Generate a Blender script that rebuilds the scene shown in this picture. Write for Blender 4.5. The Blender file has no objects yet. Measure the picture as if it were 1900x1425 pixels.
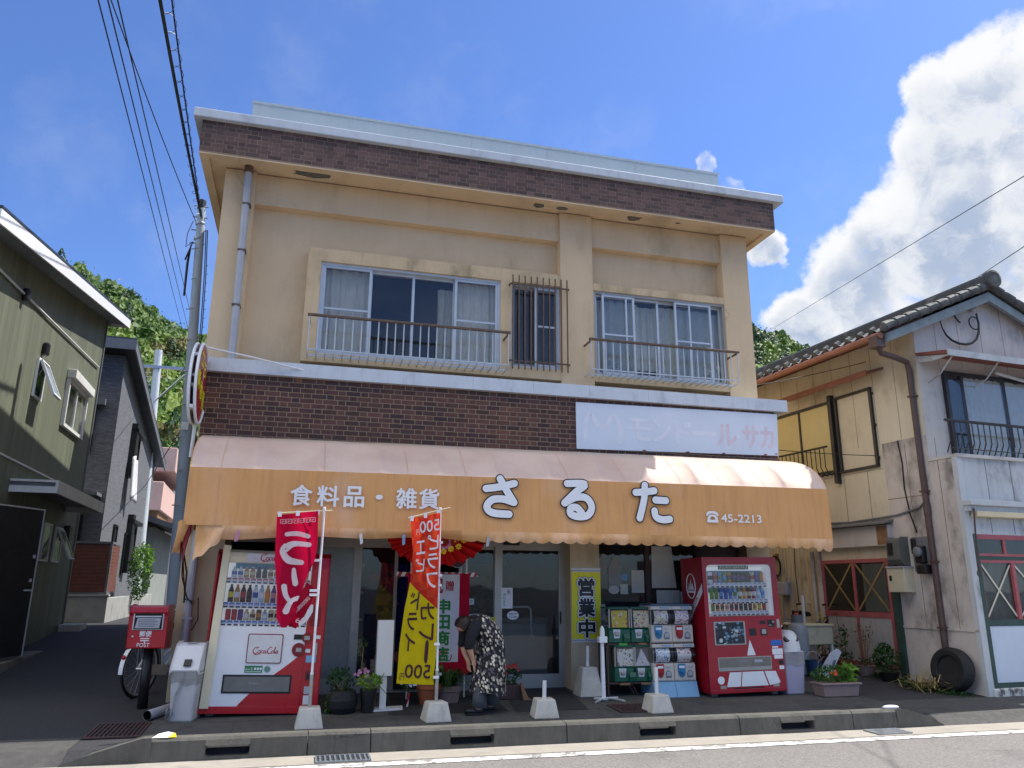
import bpy, bmesh, math, random
import numpy as np
from mathutils import Vector, Matrix, noise as mnoise
random.seed(7); np.random.seed(7)
scene = bpy.context.scene
COL = scene.collection
R = math.radians

# ------------------------------------------------------------------ camera
yaw, pitch, roll = R(14.8876), R(14.7507), R(0.4025)
f = Vector((math.sin(yaw)*math.cos(pitch), math.cos(yaw)*math.cos(pitch), math.sin(pitch)))
r0 = Vector((math.cos(yaw), -math.sin(yaw), 0)); u0 = r0.cross(f)
rr = math.cos(roll)*r0 + math.sin(roll)*u0; uu = -math.sin(roll)*r0 + math.cos(roll)*u0
cam = bpy.data.cameras.new('camera'); cam_o = bpy.data.objects.new('camera', cam); COL.objects.link(cam_o)
cam.sensor_width = 36; cam.lens = 36*1420.9/1900; cam.clip_end = 2000; cam.clip_start = .05
m3 = Matrix((rr, uu, -f)).transposed()
cam_o.matrix_world = Matrix.Translation((1.1817, -10.4733, 1.4685)) @ m3.to_4x4()
scene.camera = cam_o
scene.view_settings.view_transform = 'Standard'; scene.view_settings.look = 'None'
scene.view_settings.exposure = EXPOSURE = 0.9; scene.view_settings.gamma = 1
scene.cycles.max_bounces = 8; scene.cycles.transparent_max_bounces = 16
scene.cycles.sample_clamp_indirect = 6

# ------------------------------------------------------------------ sun
SUN = Vector((.635, .165, 1)).normalized()
sl = bpy.data.lights.new('sun', 'SUN'); sl.energy = 3.6; sl.angle = R(.53); sl.color = (1, .955, .88)
so = bpy.data.objects.new('sun', sl); COL.objects.link(so)
so.rotation_euler = SUN.to_track_quat('Z', 'Y').to_euler(); so.location = (20, 5, 40)

# ------------------------------------------------------------------ node helpers
class NT:
    def __init__(s, nt): s.nt = nt; s.n = nt.nodes; s.l = nt.links
    def new(s, t, **k):
        n = s.n.new(t)
        for a, b in k.items(): setattr(n, a, b)
        return n
    def put(s, sock, v):
        if isinstance(v, bpy.types.NodeSocket): s.l.new(v, sock)
        elif v is not None: sock.default_value = v
    def math(s, op, a, b=None, c=None, clamp=False):
        n = s.new('ShaderNodeMath', operation=op); n.use_clamp = clamp
        s.put(n.inputs[0], a); s.put(n.inputs[1], b)
        if c is not None: s.put(n.inputs[2], c)
        return n.outputs[0]
    def vmath(s, op, a, b=None):
        n = s.new('ShaderNodeVectorMath', operation=op); s.put(n.inputs[0], a)
        if b is not None: s.put(n.inputs[1], b)
        return n.outputs['Value'] if op in ('DOT_PRODUCT', 'LENGTH') else n.outputs[0]
    def noise(s, vec, scale, detail=4, rough=.55, dist=0):
        n = s.new('ShaderNodeTexNoise'); s.put(n.inputs['Vector'], vec)
        n.inputs['Scale'].default_value = scale; n.inputs['Detail'].default_value = detail
        n.inputs['Roughness'].default_value = rough; n.inputs['Distortion'].default_value = dist
        return n.outputs['Fac']
    def ramp(s, v, a, b, lo=0, hi=1):
        n = s.new('ShaderNodeMapRange'); n.interpolation_type = 'SMOOTHSTEP'
        s.put(n.inputs[0], v)
        for i, x in zip((1, 2, 3, 4), (a, b, lo, hi)): n.inputs[i].default_value = x
        return n.outputs[0]
    def mix(s, fac, a, b, mode='MIX'):
        n = s.new('ShaderNodeMix', data_type='RGBA', blend_type=mode)
        s.put(n.inputs[0], fac); s.put(n.inputs[6], a); s.put(n.inputs[7], b)
        return n.outputs[2]
    def sep(s, v):
        n = s.new('ShaderNodeSeparateXYZ'); s.put(n.inputs[0], v); return n.outputs
    def comb(s, x, y, z):
        n = s.new('ShaderNodeCombineXYZ')
        for i, v in enumerate((x, y, z)): s.put(n.inputs[i], v)
        return n.outputs[0]
    def bump(s, h, strength, dist=.01):
        n = s.new('ShaderNodeBump'); n.inputs['Strength'].default_value = strength
        n.inputs['Distance'].default_value = dist; s.put(n.inputs['Height'], h); return n.outputs[0]

# ------------------------------------------------------------------ world: clear sky and cumulus
w = bpy.data.worlds.new('World'); scene.world = w; w.use_nodes = True
T = NT(w.node_tree); T.n.clear()
sky = T.new('ShaderNodeTexSky', sky_type='NISHITA'); sky.sun_disc = False
sky.sun_elevation = math.asin(SUN.z); sky.sun_rotation = math.atan2(SUN.x, SUN.y)
sky.air_density = 1.0; sky.dust_density = .4; sky.ozone_density = 4.0
SKYS = .105
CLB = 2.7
tc = T.new('ShaderNodeTexCoord'); D = T.vmath('NORMALIZE', tc.outputs['Generated'])
def dirv(az, el): return Vector((math.sin(R(az))*math.cos(R(el)), math.cos(R(az))*math.cos(R(el)), math.sin(R(el))))
nz = T.new('ShaderNodeTexNoise'); T.put(nz.inputs['Vector'], D); nz.inputs['Scale'].default_value = 9
nz.inputs['Detail'].default_value = 6; nz.inputs['Roughness'].default_value = .6
wv = T.vmath('SUBTRACT', nz.outputs['Color'], (.5, .5, .5))
sc_ = T.new('ShaderNodeVectorMath', operation='SCALE'); T.put(sc_.inputs[0], wv); sc_.inputs['Scale'].default_value = .085
DW = T.vmath('NORMALIZE', T.vmath('ADD', D, sc_.outputs[0]))
blobs = [(50.5, 29.5, 4.6, 1), (47.2, 31, 2.6, 1), (46.5, 28, 3, 1), (48, 23.5, 6.0, 1), (43.5, 22.6, 3.8, 1), (40.5, 20.6, 3.9, 1),
         (37.2, 18.6, 2.6, 1), (41.5, 16.4, 4, .9), (50.5, 18, 6, 1), (56, 24, 7, 1), (62, 28, 7, 1), (34.3, 23.5, 1.5, .95), (30.3, 30.2, .9, .55), (32.6, 28.3, 1.1, .5),
         (70, 22, 8, 1), (80, 16, 7, 1), (-62, 14, 6, .8), (105, 22, 15, 1), (122, 44, 17, 1), (150, 60, 15, 1), (182, 68, 19, 1), (212, 60, 15, 1), (238, 44, 17, 1), (255, 22, 15, 1), (285, 26, 9, .8)]  # wide blobs behind the camera: unseen clouds added as fill light
msk = None; shd = None
for az, el, rad, amp in blobs:
    c = dirv(az, el)
    d = T.vmath('DOT_PRODUCT', DW, tuple(c))
    v = T.ramp(d, math.cos(R(rad*1.22)), math.cos(R(rad*.72)), 0, amp)
    msk = v if msk is None else T.math('MAXIMUM', msk, v)
    d2 = T.ramp(T.vmath('DOT_PRODUCT', DW, tuple(dirv(az-.12*rad, el-.3*rad))), math.cos(R(rad*.95)), math.cos(R(rad*.15)), 0, 1)
    shd = d2 if shd is None else T.math('MAXIMUM', shd, d2)
fine = T.noise(D, 38, 6, .62)
edge = T.ramp(T.math('ADD', msk, T.math('MULTIPLY', T.math('SUBTRACT', fine, .5), 1.15)), .27, .95)
puff = T.ramp(T.noise(DW, 15, 6, .6), .38, .62)
dark = T.math('MULTIPLY', shd, T.math('SUBTRACT', 1.0, T.math('MULTIPLY', puff, .72)), clamp=True)
ccol = T.mix(T.math('MULTIPLY', dark, .95, clamp=True), (.52, .525, .535, 1), (.225, .275, .37, 1))
# clouds behind the camera are brightened and warmed to add fill on the facade
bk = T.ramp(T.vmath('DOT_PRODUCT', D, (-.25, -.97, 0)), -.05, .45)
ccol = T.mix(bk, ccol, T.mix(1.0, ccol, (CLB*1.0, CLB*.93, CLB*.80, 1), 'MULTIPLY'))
# the sky's own strength x clouds: the cloud brightness is given in the final units
bgs = T.mix(1.0, sky.outputs[0], (SKYS*.61, SKYS*.735, SKYS*1.01, 1), 'MULTIPLY')
wisp = T.math('MULTIPLY', T.ramp(T.noise(DW, 6, 5, .6), .5, .8), .10)
tot = T.math('MAXIMUM', edge, T.math('MULTIPLY', wisp, 1.0))
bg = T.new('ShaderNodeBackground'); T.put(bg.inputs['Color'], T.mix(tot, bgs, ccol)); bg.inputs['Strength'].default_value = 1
out = T.new('ShaderNodeOutputWorld'); T.l.new(bg.outputs[0], out.inputs[0])

# ------------------------------------------------------------------ materials
def lin(c):
    if isinstance(c, str): c = tuple(int(c[i:i+2], 16)/255 for i in (0, 2, 4))
    return tuple((x/12.92 if x <= .04045 else ((x+.055)/1.055)**2.4) for x in c[:3]) + (1,)
def mat(name):
    m = bpy.data.materials.new(name); m.use_nodes = True
    t = NT(m.node_tree); b = t.n['Principled BSDF']
    g = t.new('ShaderNodeNewGeometry')
    return m, t, b, g
def P(name, col, rough=.6, metal=0, var=.12, sc=5, bump=0, bs=60, streak=0, stain=None, spec=.5, coat=0, island=0, thr=(.52, .72)):
    m, t, b, g = mat(name); p = g.outputs['Position']; base = lin(col)
    v = t.ramp(t.noise(p, sc, 5, .6), .25, .75, 1-var, 1+var)
    if streak:
        q = t.vmath('MULTIPLY', p, (9, 9, .55))
        s_ = t.ramp(t.noise(q, 1.6, 5, .6), .42, .75, 1, 1-streak)
        v = t.math('MULTIPLY', v, s_)
    if island:
        v = t.math('MULTIPLY', v, t.math('ADD', t.math('MULTIPLY', g.outputs['Random Per Island'], 2*island), 1-island))
    c = t.mix(1.0, base, t.comb(v, v, v), 'MULTIPLY')
    if stain:
        k, amt, ss = stain
        fac = t.math('MULTIPLY', t.ramp(t.noise(t.vmath('MULTIPLY', p, (1, 1, .55)), ss, 6, .65), *thr), amt)
        c = t.mix(fac, c, lin(k))
    t.put(b.inputs['Base Color'], c)
    b.inputs['Metallic'].default_value = metal
    rv = t.ramp(t.noise(p, sc*2.3, 3), .2, .8, max(rough-.08, .03), min(rough+.08, 1)); t.put(b.inputs['Roughness'], rv)
    b.inputs['Specular IOR Level'].default_value = spec; b.inputs['Coat Weight'].default_value = coat
    if bump: t.put(b.inputs['Normal'], t.bump(t.noise(p, bs, 4, .6), bump, .01))
    return m
def cracks(m, amt, scale, wd=.006, thr=.56, dark='2a2622'):
    """wandering hairline cracks over part of a surface"""
    t = NT(m.node_tree); b = t.n['Principled BSDF']; g = [n for n in t.n if n.bl_idname == 'ShaderNodeNewGeometry'][0]; p = g.outputs['Position']
    nz = t.new('ShaderNodeTexNoise'); t.put(nz.inputs['Vector'], p); nz.inputs['Scale'].default_value = scale*3; nz.inputs['Detail'].default_value = 5
    q = t.vmath('ADD', p, t.vmath('MULTIPLY', t.vmath('SUBTRACT', nz.outputs['Color'], (.5, .5, .5)), (.5/scale, .5/scale, .5/scale)))
    v = t.new('ShaderNodeTexVoronoi', feature='DISTANCE_TO_EDGE'); t.put(v.inputs['Vector'], q); v.inputs['Scale'].default_value = scale
    ln_ = t.ramp(v.outputs['Distance'], wd*scale*.3, wd*scale, 1, 0)
    f_ = t.math('MULTIPLY', t.math('MULTIPLY', ln_, t.ramp(t.noise(p, scale*.9, 2), thr, thr+.08)), amt)
    src = b.inputs['Base Color'].links[0].from_socket; t.put(b.inputs['Base Color'], t.mix(f_, src, lin(dark))); return m
def glassm(name, tint=(1, 1, 1), keep=.9, rough=.02, dirt=.03):
    m, t, b, g = mat(name); t.n.remove(b)
    tr = t.new('ShaderNodeBsdfTransparent'); tr.inputs[0].default_value = tuple(x*keep for x in tint)+(1,)
    gl = t.new('ShaderNodeBsdfGlossy'); gl.inputs['Roughness'].default_value = rough
    df = t.new('ShaderNodeBsdfDiffuse'); df.inputs[0].default_value = (.5, .5, .48, 1)
    fr = t.new('ShaderNodeFresnel'); t.put(fr.inputs[0], t.math('ADD', 1.5, t.math('MULTIPLY', g.outputs['Backfacing'], 1/1.5-1.5)))
    nb = t.bump(t.noise(g.outputs['Position'], 1.3, 2), .12, .02); t.put(gl.inputs['Normal'], nb)
    mx = t.new('ShaderNodeMixShader'); t.put(mx.inputs[0], t.math('MULTIPLY', fr.outputs[0], 1.15, clamp=True)); t.l.new(tr.outputs[0], mx.inputs[1]); t.l.new(gl.outputs[0], mx.inputs[2])
    m2 = t.new('ShaderNodeMixShader'); t.put(m2.inputs[0], t.ramp(t.noise(g.outputs['Position'], 2.2, 5), .3, .8, dirt*.4, dirt*1.8))
    t.l.new(mx.outputs[0], m2.inputs[1]); t.l.new(df.outputs[0], m2.inputs[2])
    t.l.new(m2.outputs[0], t.n['Material Output'].inputs[0]); return m
def clothm(name, col, trans=.5, rough=.85, var=.06, checker=None):
    m, t, b, g = mat(name); p = g.outputs['Position']
    v = t.ramp(t.noise(p, 9, 4), .25, .75, 1-var, 1+var); c = t.mix(1.0, lin(col), t.comb(v, v, v), 'MULTIPLY')
    if checker:
        ch = t.new('ShaderNodeTexChecker'); ch.inputs['Scale'].default_value = 12; t.put(ch.inputs['Vector'], t.vmath('MULTIPLY', p, (1, 0, 1)))
        c = t.mix(t.math('MULTIPLY', ch.outputs['Fac'], .8), c, lin(checker))
    t.put(b.inputs['Base Color'], c); b.inputs['Roughness'].default_value = rough; b.inputs['Specular IOR Level'].default_value = .2
    tl = t.new('ShaderNodeBsdfTranslucent'); t.put(tl.inputs[0], c)
    mx = t.new('ShaderNodeMixShader'); mx.inputs[0].default_value = trans
    t.l.new(b.outputs[0], mx.inputs[1]); t.l.new(tl.outputs[0], mx.inputs[2]); t.l.new(mx.outputs[0], t.n['Material Output'].inputs[0]); return m
def leafm(name, a, b_, trans=.3, lowsc=.25, isl=.5):
    m, t, b, g = mat(name)
    k = t.math('ADD', t.math('MULTIPLY', g.outputs['Random Per Island'], isl), t.math('MULTIPLY', t.ramp(t.noise(g.outputs['Position'], lowsc, 3), .3, .7), 1-isl))
    c = t.mix(k, lin(a), lin(b_)); t.put(b.inputs['Base Color'], c); b.inputs['Roughness'].default_value = .55; b.inputs['Specular IOR Level'].default_value = .3
    tl = t.new('ShaderNodeBsdfTranslucent'); t.put(tl.inputs[0], t.mix(1.0, c, (1.0, 1.15, .6, 1), 'MULTIPLY'))
    mx = t.new('ShaderNodeMixShader'); mx.inputs[0].default_value = trans
    t.l.new(b.outputs[0], mx.inputs[1]); t.l.new(tl.outputs[0], mx.inputs[2]); t.l.new(mx.outputs[0], t.n['Material Output'].inputs[0]); return m
def cellm(name, bg_, cols, scale=60, rough=.35, stretch=(1, 1, 1), thr=.42, rand=1.0):
    """printed matter: coloured cells on a ground colour"""
    m, t, b, g = mat(name)
    vo = t.new('ShaderNodeTexVoronoi'); t.put(vo.inputs['Vector'], t.vmath('MULTIPLY', g.outputs['Position'], stretch)); vo.inputs['Scale'].default_value = scale
    vo.inputs['Randomness'].default_value = rand
    cs = t.sep(vo.outputs['Color']); c = lin(cols[0])
    for i, k in enumerate(cols[1:]): c = t.mix(t.math('GREATER_THAN', cs[0], (i+1)/len(cols)), c, lin(k))
    fac = t.ramp(vo.outputs['Distance'], thr-.08, thr+.08, 1, 0)
    t.put(b.inputs['Base Color'], t.mix(fac, lin(bg_), c)); b.inputs['Roughness'].default_value = rough; return m

MAT = {}
def M(k): return MAT[k]
MAT.update(
    plaster=P('tan_plaster', 'd6bd9a', .85, var=.06, sc=1.1, bump=.3, bs=55, streak=.03, stain=('85755c', .42, .9), thr=(.50, .74)),
    plaster_w=P('weathered_plaster', 'd0b894', .88, var=.07, sc=1.6, bump=.35, bs=55, streak=.08, stain=('6f624a', .65, 1.7), thr=(.48, .72)),
    tile=P('brown_tile', '56362b', .45, var=.16, sc=9, bump=.25, bs=90, island=.38, stain=('8a5a3c', .35, 1.1), spec=.4),
    tile_top=P('purplish_tile', '62483f', .55, var=.12, sc=8, bump=.25, bs=90, island=.25, stain=('39302e', .5, 1.6)),
    mortar=P('mortar', 'a18c70', .9, var=.1, sc=6),
    concrete=P('concrete', 'b2b1ac', .85, var=.12, sc=3, bump=.3, bs=40, streak=.10, stain=('6f6f6a', .35, 3)),
    ledge=P('ledge_paint', 'c9d0d8', .55, var=.05, sc=3, streak=.07, stain=('8b9096', .4, 3.0)),
    curbc=P('curb_concrete', '5b5953', .9, var=.16, sc=4, bump=.5, bs=50, streak=.2, stain=('48463f', .6, 3.5)),
    blockc=P('footing_concrete', 'c2beb4', .85, var=.10, sc=7, bump=.35, bs=70, stain=('86837a', .4, 9)),
    steel=P('galvanised_steel', 'a9afb5', .4, .75, var=.1, sc=12),
    alu=P('aluminium', 'c3c8cc', .38, .35, var=.06, sc=8),
    alud=P('dull_aluminium', 'a7a49d', .42, .45, var=.06, sc=8),
    bronze=P('bronze_rail', '6b5849', .5, .3, var=.15, sc=10),
    white=P('white_paint', 'e4e6e8', .4, var=.04, sc=6),
    whited=P('grubby_white', 'd6d7d6', .5, var=.07, sc=5, stain=('a8a49a', .35, 5)),
    cream=P('cream_plastic', 'ded4b4', .4, var=.04, sc=5),
    red=P('red_enamel', 'ad1622', .32, var=.06, sc=4, coat=.15),
    redd=P('dark_red', '7c0f1a', .4, var=.08, sc=4),
    vred=P('vending_red', '9c1326', .34, var=.07, sc=4, coat=.2),
    black=P('black_plastic', '1b1b1d', .45, var=.15, sc=8),
    dark=P('dark_void', '0e0f11', .8, var=.2, sc=4),
    grey=P('grey_plastic', '6e7176', .5, var=.08, sc=8),
    lgrey=P('light_grey_plastic', 'a9acb4', .45, var=.06, sc=5),
    blue=P('blue_plastic', '2a67b8', .4, var=.06),
    lblue=P('pale_blue_plastic', '79a6c8', .45, var=.06),
    green=P('green_plastic', '0b5641', .35, var=.07),
    yellow=P('yellow_print', 'e6dc1e', .5, var=.04),
    orange=P('orange_print', 'd9541e', .5, var=.05),
    asphalt=P('asphalt', '7c7875', .92, var=.30, sc=45, bump=.7, bs=120, stain=('5c5a58', .6, .6)),
    alley=P('alley_asphalt', '343437', .93, var=.2, sc=30, bump=.5, bs=130, stain=('222226', .7, .8)),
    walk=P('pavement_concrete', '4b4a48', .9, var=.18, sc=8, bump=.4, bs=70, stain=('2a2a2a', .7, 1.4)),
    gutterc=P('gutter_concrete', '9b958b', .88, var=.10, sc=5, bump=.35, bs=80, stain=('77726a', .5, 2.2)),
    roadline=P('road_paint', 'e4e2de', .7, var=.06, sc=20, stain=('7d7a77', .95, 11), thr=(.47, .60)),
    earth=P('earth', '5a5246', .95, var=.2, sc=3, bump=.4, bs=30),
    rubber=P('rubber', '17181a', .7, var=.2, sc=12, bump=.2),
    terracotta=P('terracotta', '9a5636', .75, var=.12, sc=8),
    mauve=P('mauve_planter', '8a7673', .6, var=.08, sc=6),
    soil=P('soil', '35291f', .95, var=.3, sc=30, bump=.5),
    wood=P('brown_wood', '8b6b49', .7, var=.15, sc=10, streak=.2),
    brownpanel=P('brown_panel', '4a3735', .6, var=.1, sc=4),
    skin=P('skin', 'c99a7d', .55, var=.05, sc=10),
    hair=P('dark_hair', '2a1c18', .5, var=.2, sc=40),
    navy=P('navy_cloth', '17181f', .9, var=.15, sc=20),
    trouser=P('grey_trousers', '4d5156', .9, var=.1, sc=15),
    shoe=P('black_shoe', '16171c', .5, var=.1),
    glass=glassm('window_glass', (.97, .985, .98), .96, dirt=.02),
    glassd=glassm('shop_glass', (.84, .88, .88), .84, dirt=.02),
    frost=P('frosted_pane', '8d948f', .25, var=.2, sc=3, spec=.6),
    vglass=glassm('display_glass', (.97, .98, 1), .95, dirt=.02),
    curtain=clothm('white_curtain', 'e9e6de', .35),
    lace=clothm('lace_curtain', 'cfcfc8', .45),
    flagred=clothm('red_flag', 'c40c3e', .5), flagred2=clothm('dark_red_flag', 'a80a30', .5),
    flagor=clothm('orange_red_flag', 'd8382a', .5, checker='e0512f'), flagye=clothm('yellow_flag', 'ecd61c', .5),
    flagwh=clothm('white_print', 'f3f1f3', .45), flagpu=clothm('purple_print', '5d3a44', .45),
    pleat=clothm('red_fan_paper', 'c81a16', .25), navyflag=clothm('navy_flag', '14225e', .25),
    pinkp=clothm('pink_print', 'd06a68', .25),
    plastic_bag=glassm('thin_plastic_bag', (.93, .93, .96), .75, .25, .35),
    leaf=leafm('leaf_green', '2d4f1c', '527a2b', .3, 6), leafd=leafm('leaf_dark', '1c3a1a', '3a5f2a', .25, 6),
    leafl=leafm('leaf_light', '5d8a33', '86ac45', .35, 4),
    dry=P('dry_grass', '9a8a58', .9, var=.2, sc=20, island=.3),
    petalp=P('pink_petal', 'c88bb0', .6, island=.2), petalr=P('red_petal', 'b01c22', .6, island=.2),
    petaly=P('yellow_petal', 'e2bb1c', .6, island=.15), petalw=P('white_petal', 'c9d2e6', .6, island=.15),
)

# single fired-orange tiles among the brown ones, in a loose patch
def odd_tiles(m, col, frac):
    t = NT(m.node_tree); b = t.n['Principled BSDF']; g = [n for n in t.n if n.bl_idname == 'ShaderNodeNewGeometry'][0]
    src = b.inputs['Base Color'].links[0].from_socket
    near = t.ramp(t.noise(g.outputs['Position'], .55, 2), .40, .62, .25, 1)
    pick = t.math('GREATER_THAN', t.math('MULTIPLY', g.outputs['Random Per Island'], near), 1-frac)
    dk = t.math('LESS_THAN', t.math('FRACT', t.math('MULTIPLY', g.outputs['Random Per Island'], 17.3)), .22)
    c = t.mix(t.math('MULTIPLY', pick, .75), src, lin(col)); c = t.mix(t.math('MULTIPLY', dk, .5), c, lin('2c1d1c')); t.put(b.inputs['Base Color'], c)
cracks(MAT['plaster'], .45, .55); cracks(MAT['plaster_w'], .45, .8); cracks(MAT['asphalt'], .5, .35, .012, .52); cracks(MAT['alley'], .5, .5, .012, .5); cracks(MAT['curbc'], .6, 1.3, .006, .55)
odd_tiles(MAT['tile'], '8d5634', .10); odd_tiles(MAT['tile_top'], '7a5a4c', .06)

# ------------------------------------------------------------------ mesh builder
class MB:
    def __init__(s): s.v = []; s.f = []; s.m = []; s.X = Matrix()
    def add(s, ps):
        b = len(s.v); X = s.X
        s.v += [X @ Vector(p) for p in ps]; return b
    def face(s, idx, m=0): s.f.append(tuple(idx)); s.m.append(m)
    def poly(s, ps, m=0): b = s.add(ps); s.face(range(b, b+len(ps)), m)
    def box(s, x0, x1, y0, y1, z0, z1, m=0):
        b = s.add([(x, y, z) for z in (z0, z1) for y in (y0, y1) for x in (x0, x1)])
        for q in ((0, 2, 3, 1), (4, 5, 7, 6), (0, 1, 5, 4), (2, 6, 7, 3), (1, 3, 7, 5), (0, 4, 6, 2)): s.face([b+i for i in q], m)
        return s
    def prism(s, pts, ax, a, b, m=0, mcap=None):
        n = len(pts)
        def p(q, t): return {'x': (t, q[0], q[1]), 'y': (q[0], t, q[1]), 'z': (q[0], q[1], t)}[ax]
        k = s.add([p(q, a) for q in pts] + [p(q, b) for q in pts])
        c = m if mcap is None else mcap
        s.face(range(k, k+n), c); s.face(range(k+2*n-1, k+n-1, -1), c)
        for i in range(n): j = (i+1) % n; s.face((k+i, k+j, k+n+j, k+n+i), m)
        return s
    def tube(s, path, r, n=8, m=0, caps=True, flat=None):
        path = [Vector(p) for p in path]; N = len(path)
        rs = r if isinstance(r, (list, tuple)) else [r]*N
        up = None; rings = []
        for i, p in enumerate(path):
            t = (path[min(i+1, N-1)] - path[max(i-1, 0)])
            t = t.normalized() if t.length > 1e-9 else Vector((0, 0, 1))
            if up is None:
                up = t.orthogonal().normalized()
            up = (up - t*up.dot(t)); up = up.normalized() if up.length > 1e-6 else t.orthogonal().normalized()
            bi = t.cross(up)
            rings.append(s.add([p + rs[i]*(math.cos(2*math.pi*k/n)*up + math.sin(2*math.pi*k/n)*bi) for k in range(n)]))
        for a, b in zip(rings, rings[1:]):
            for k in range(n): l = (k+1) % n; s.face((a+k, a+l, b+l, b+k), m)
        if caps:
            s.face([rings[0]+k for k in range(n)][::-1], m); s.face([rings[-1]+k for k in range(n)], m)
        return s
    def lathe(s, prof, n=16, m=0, c=(0, 0, 0), sx=1, sy=1):
        rings = [s.add([(c[0]+sx*r*math.cos(2*math.pi*k/n), c[1]+sy*r*math.sin(2*math.pi*k/n), c[2]+z) for k in range(n)]) for r, z in prof]
        for a, b in zip(rings, rings[1:]):
            for k in range(n): l = (k+1) % n; s.face((a+k, a+l, b+l, b+k), m)
        if prof[0][0] > 1e-5: s.face([rings[0]+k for k in range(n)][::-1], m)
        if prof[-1][0] > 1e-5: s.face([rings[-1]+k for k in range(n)], m)
        return s
    def ball(s, c, r, m=0, n=10, sc=(1, 1, 1)):
        k = 6
        X = s.X; s.X = X @ Matrix.Translation(c) @ Matrix.Diagonal((sc[0], sc[1], sc[2], 1))
        s.lathe([(max(r*math.sin(math.pi*i/k), 1e-6), -r*math.cos(math.pi*i/k)) for i in range(k+1)], n, m); s.X = X
        return s
    def grid(s, fn, nu, nv, m=0, mf=None):
        b = s.add([fn(i/nu, j/nv) for j in range(nv+1) for i in range(nu+1)])
        for j in range(nv):
            for i in range(nu):
                k = b + j*(nu+1)+i
                s.face((k, k+1, k+nu+2, k+nu+1), mf((i+.5)/nu, (j+.5)/nv) if mf else m)
        return s
    def build(s, name, mats, parent=None, smooth=False, bevel=0, seg=2, loc=None, solid=0, **tg):
        me = bpy.data.meshes.new(name)
        me.from_pydata([tuple(v) for v in s.v], [], s.f)
        mats = mats if isinstance(mats, (list, tuple)) else [mats]
        for m in mats: me.materials.append(MAT[m] if isinstance(m, str) else m)
        me.polygons.foreach_set('material_index', s.m)
        if smooth: me.polygons.foreach_set('use_smooth', [True]*len(s.f))
        me.update()
        o = bpy.data.objects.new(name, me); COL.objects.link(o)
        if parent: o.parent = parent
        if loc: o.location = loc
        if solid:
            md = o.modifiers.new('thick', 'SOLIDIFY'); md.thickness = solid; md.offset = 0
        if bevel:
            md = o.modifiers.new('bevel', 'BEVEL'); md.width = bevel; md.segments = seg; md.limit_method = 'ANGLE'; md.angle_limit = R(40)
        for k, v in tg.items(): o[k] = v
        return o
def thing(name, label, cat, loc=(0, 0, 0), rz=0, group=None, ry=0, rx=0):
    o = bpy.data.objects.new(name, None); COL.objects.link(o); o.empty_display_size = .2
    o.location = loc; o.rotation_euler = (rx, ry, rz); o['label'] = label; o['category'] = cat
    if group: o['group'] = group
    return o
def tag(o, label, cat, group=None):
    o['label'] = label; o['category'] = cat
    if group: o['group'] = group
    return o
def struct(o): o['kind'] = 'structure'; return o
def stuff(o): o['kind'] = 'stuff'; return o
def kids(o): return [c for c in bpy.data.objects if c.parent == o]
def copy_tree(o, parent=None):
    c = o.copy(); COL.objects.link(c)
    if parent: c.parent = parent
    for ch in list(o.children): copy_tree(ch, c)
    return c
# --- lettering
def glyphs(body, bold=0.0):
    cu = bpy.data.curves.new('txt', 'FONT'); cu.body = body; cu.size = 1; cu.offset = bold; cu.resolution_u = 3
    o = bpy.data.objects.new('txt', cu); COL.objects.link(o); bpy.context.view_layer.update()
    me = bpy.data.meshes.new_from_object(o.evaluated_get(bpy.context.evaluated_depsgraph_get()))
    vs = [v.co.copy() for v in me.vertices]; fs = [tuple(p.vertices) for p in me.polygons]
    bpy.data.objects.remove(o); bpy.data.curves.remove(cu); bpy.data.meshes.remove(me)
    return vs, fs
def fit(vs, wd, h, mirror=False):
    x0 = min(v.x for v in vs); x1 = max(v.x for v in vs); y0 = min(v.y for v in vs); y1 = max(v.y for v in vs)
    o = []
    for v in vs:
        a = (v.x-x0)/max(x1-x0, 1e-6); b = (v.y-y0)/max(y1-y0, 1e-6)
        o.append(((1-a if mirror else a)*wd, b*h))
    return o
def put_text(mb, body, org, wd, h, m=0, U=(1, 0, 0), V=(0, 0, 1), bold=0.0, mirror=False, fn=None, N=(0, -1, 0)):
    vs, fs = glyphs(body); U = Vector(U); V = Vector(V); org = Vector(org); N = Vector(N)
    e = bold*h; q = fit(vs, wd-2*e*wd/h if False else wd-2*e, h-2*e, mirror)
    offs = [(0, 0)] if not bold else [(0, 0)]+[(e*math.cos(k*.7854), e*math.sin(k*.7854)) for k in range(8)]
    for k, (ox, oy) in enumerate(offs):
        ps = [(x+e+ox, y+e+oy) for x, y in q]; L = N*(.00012*k)
        b = mb.add([Vector(fn(x, y))+L for x, y in ps] if fn else [org+U*x+V*y+L for x, y in ps])
        for f_ in fs: mb.face([b+i for i in f_], m)
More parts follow.
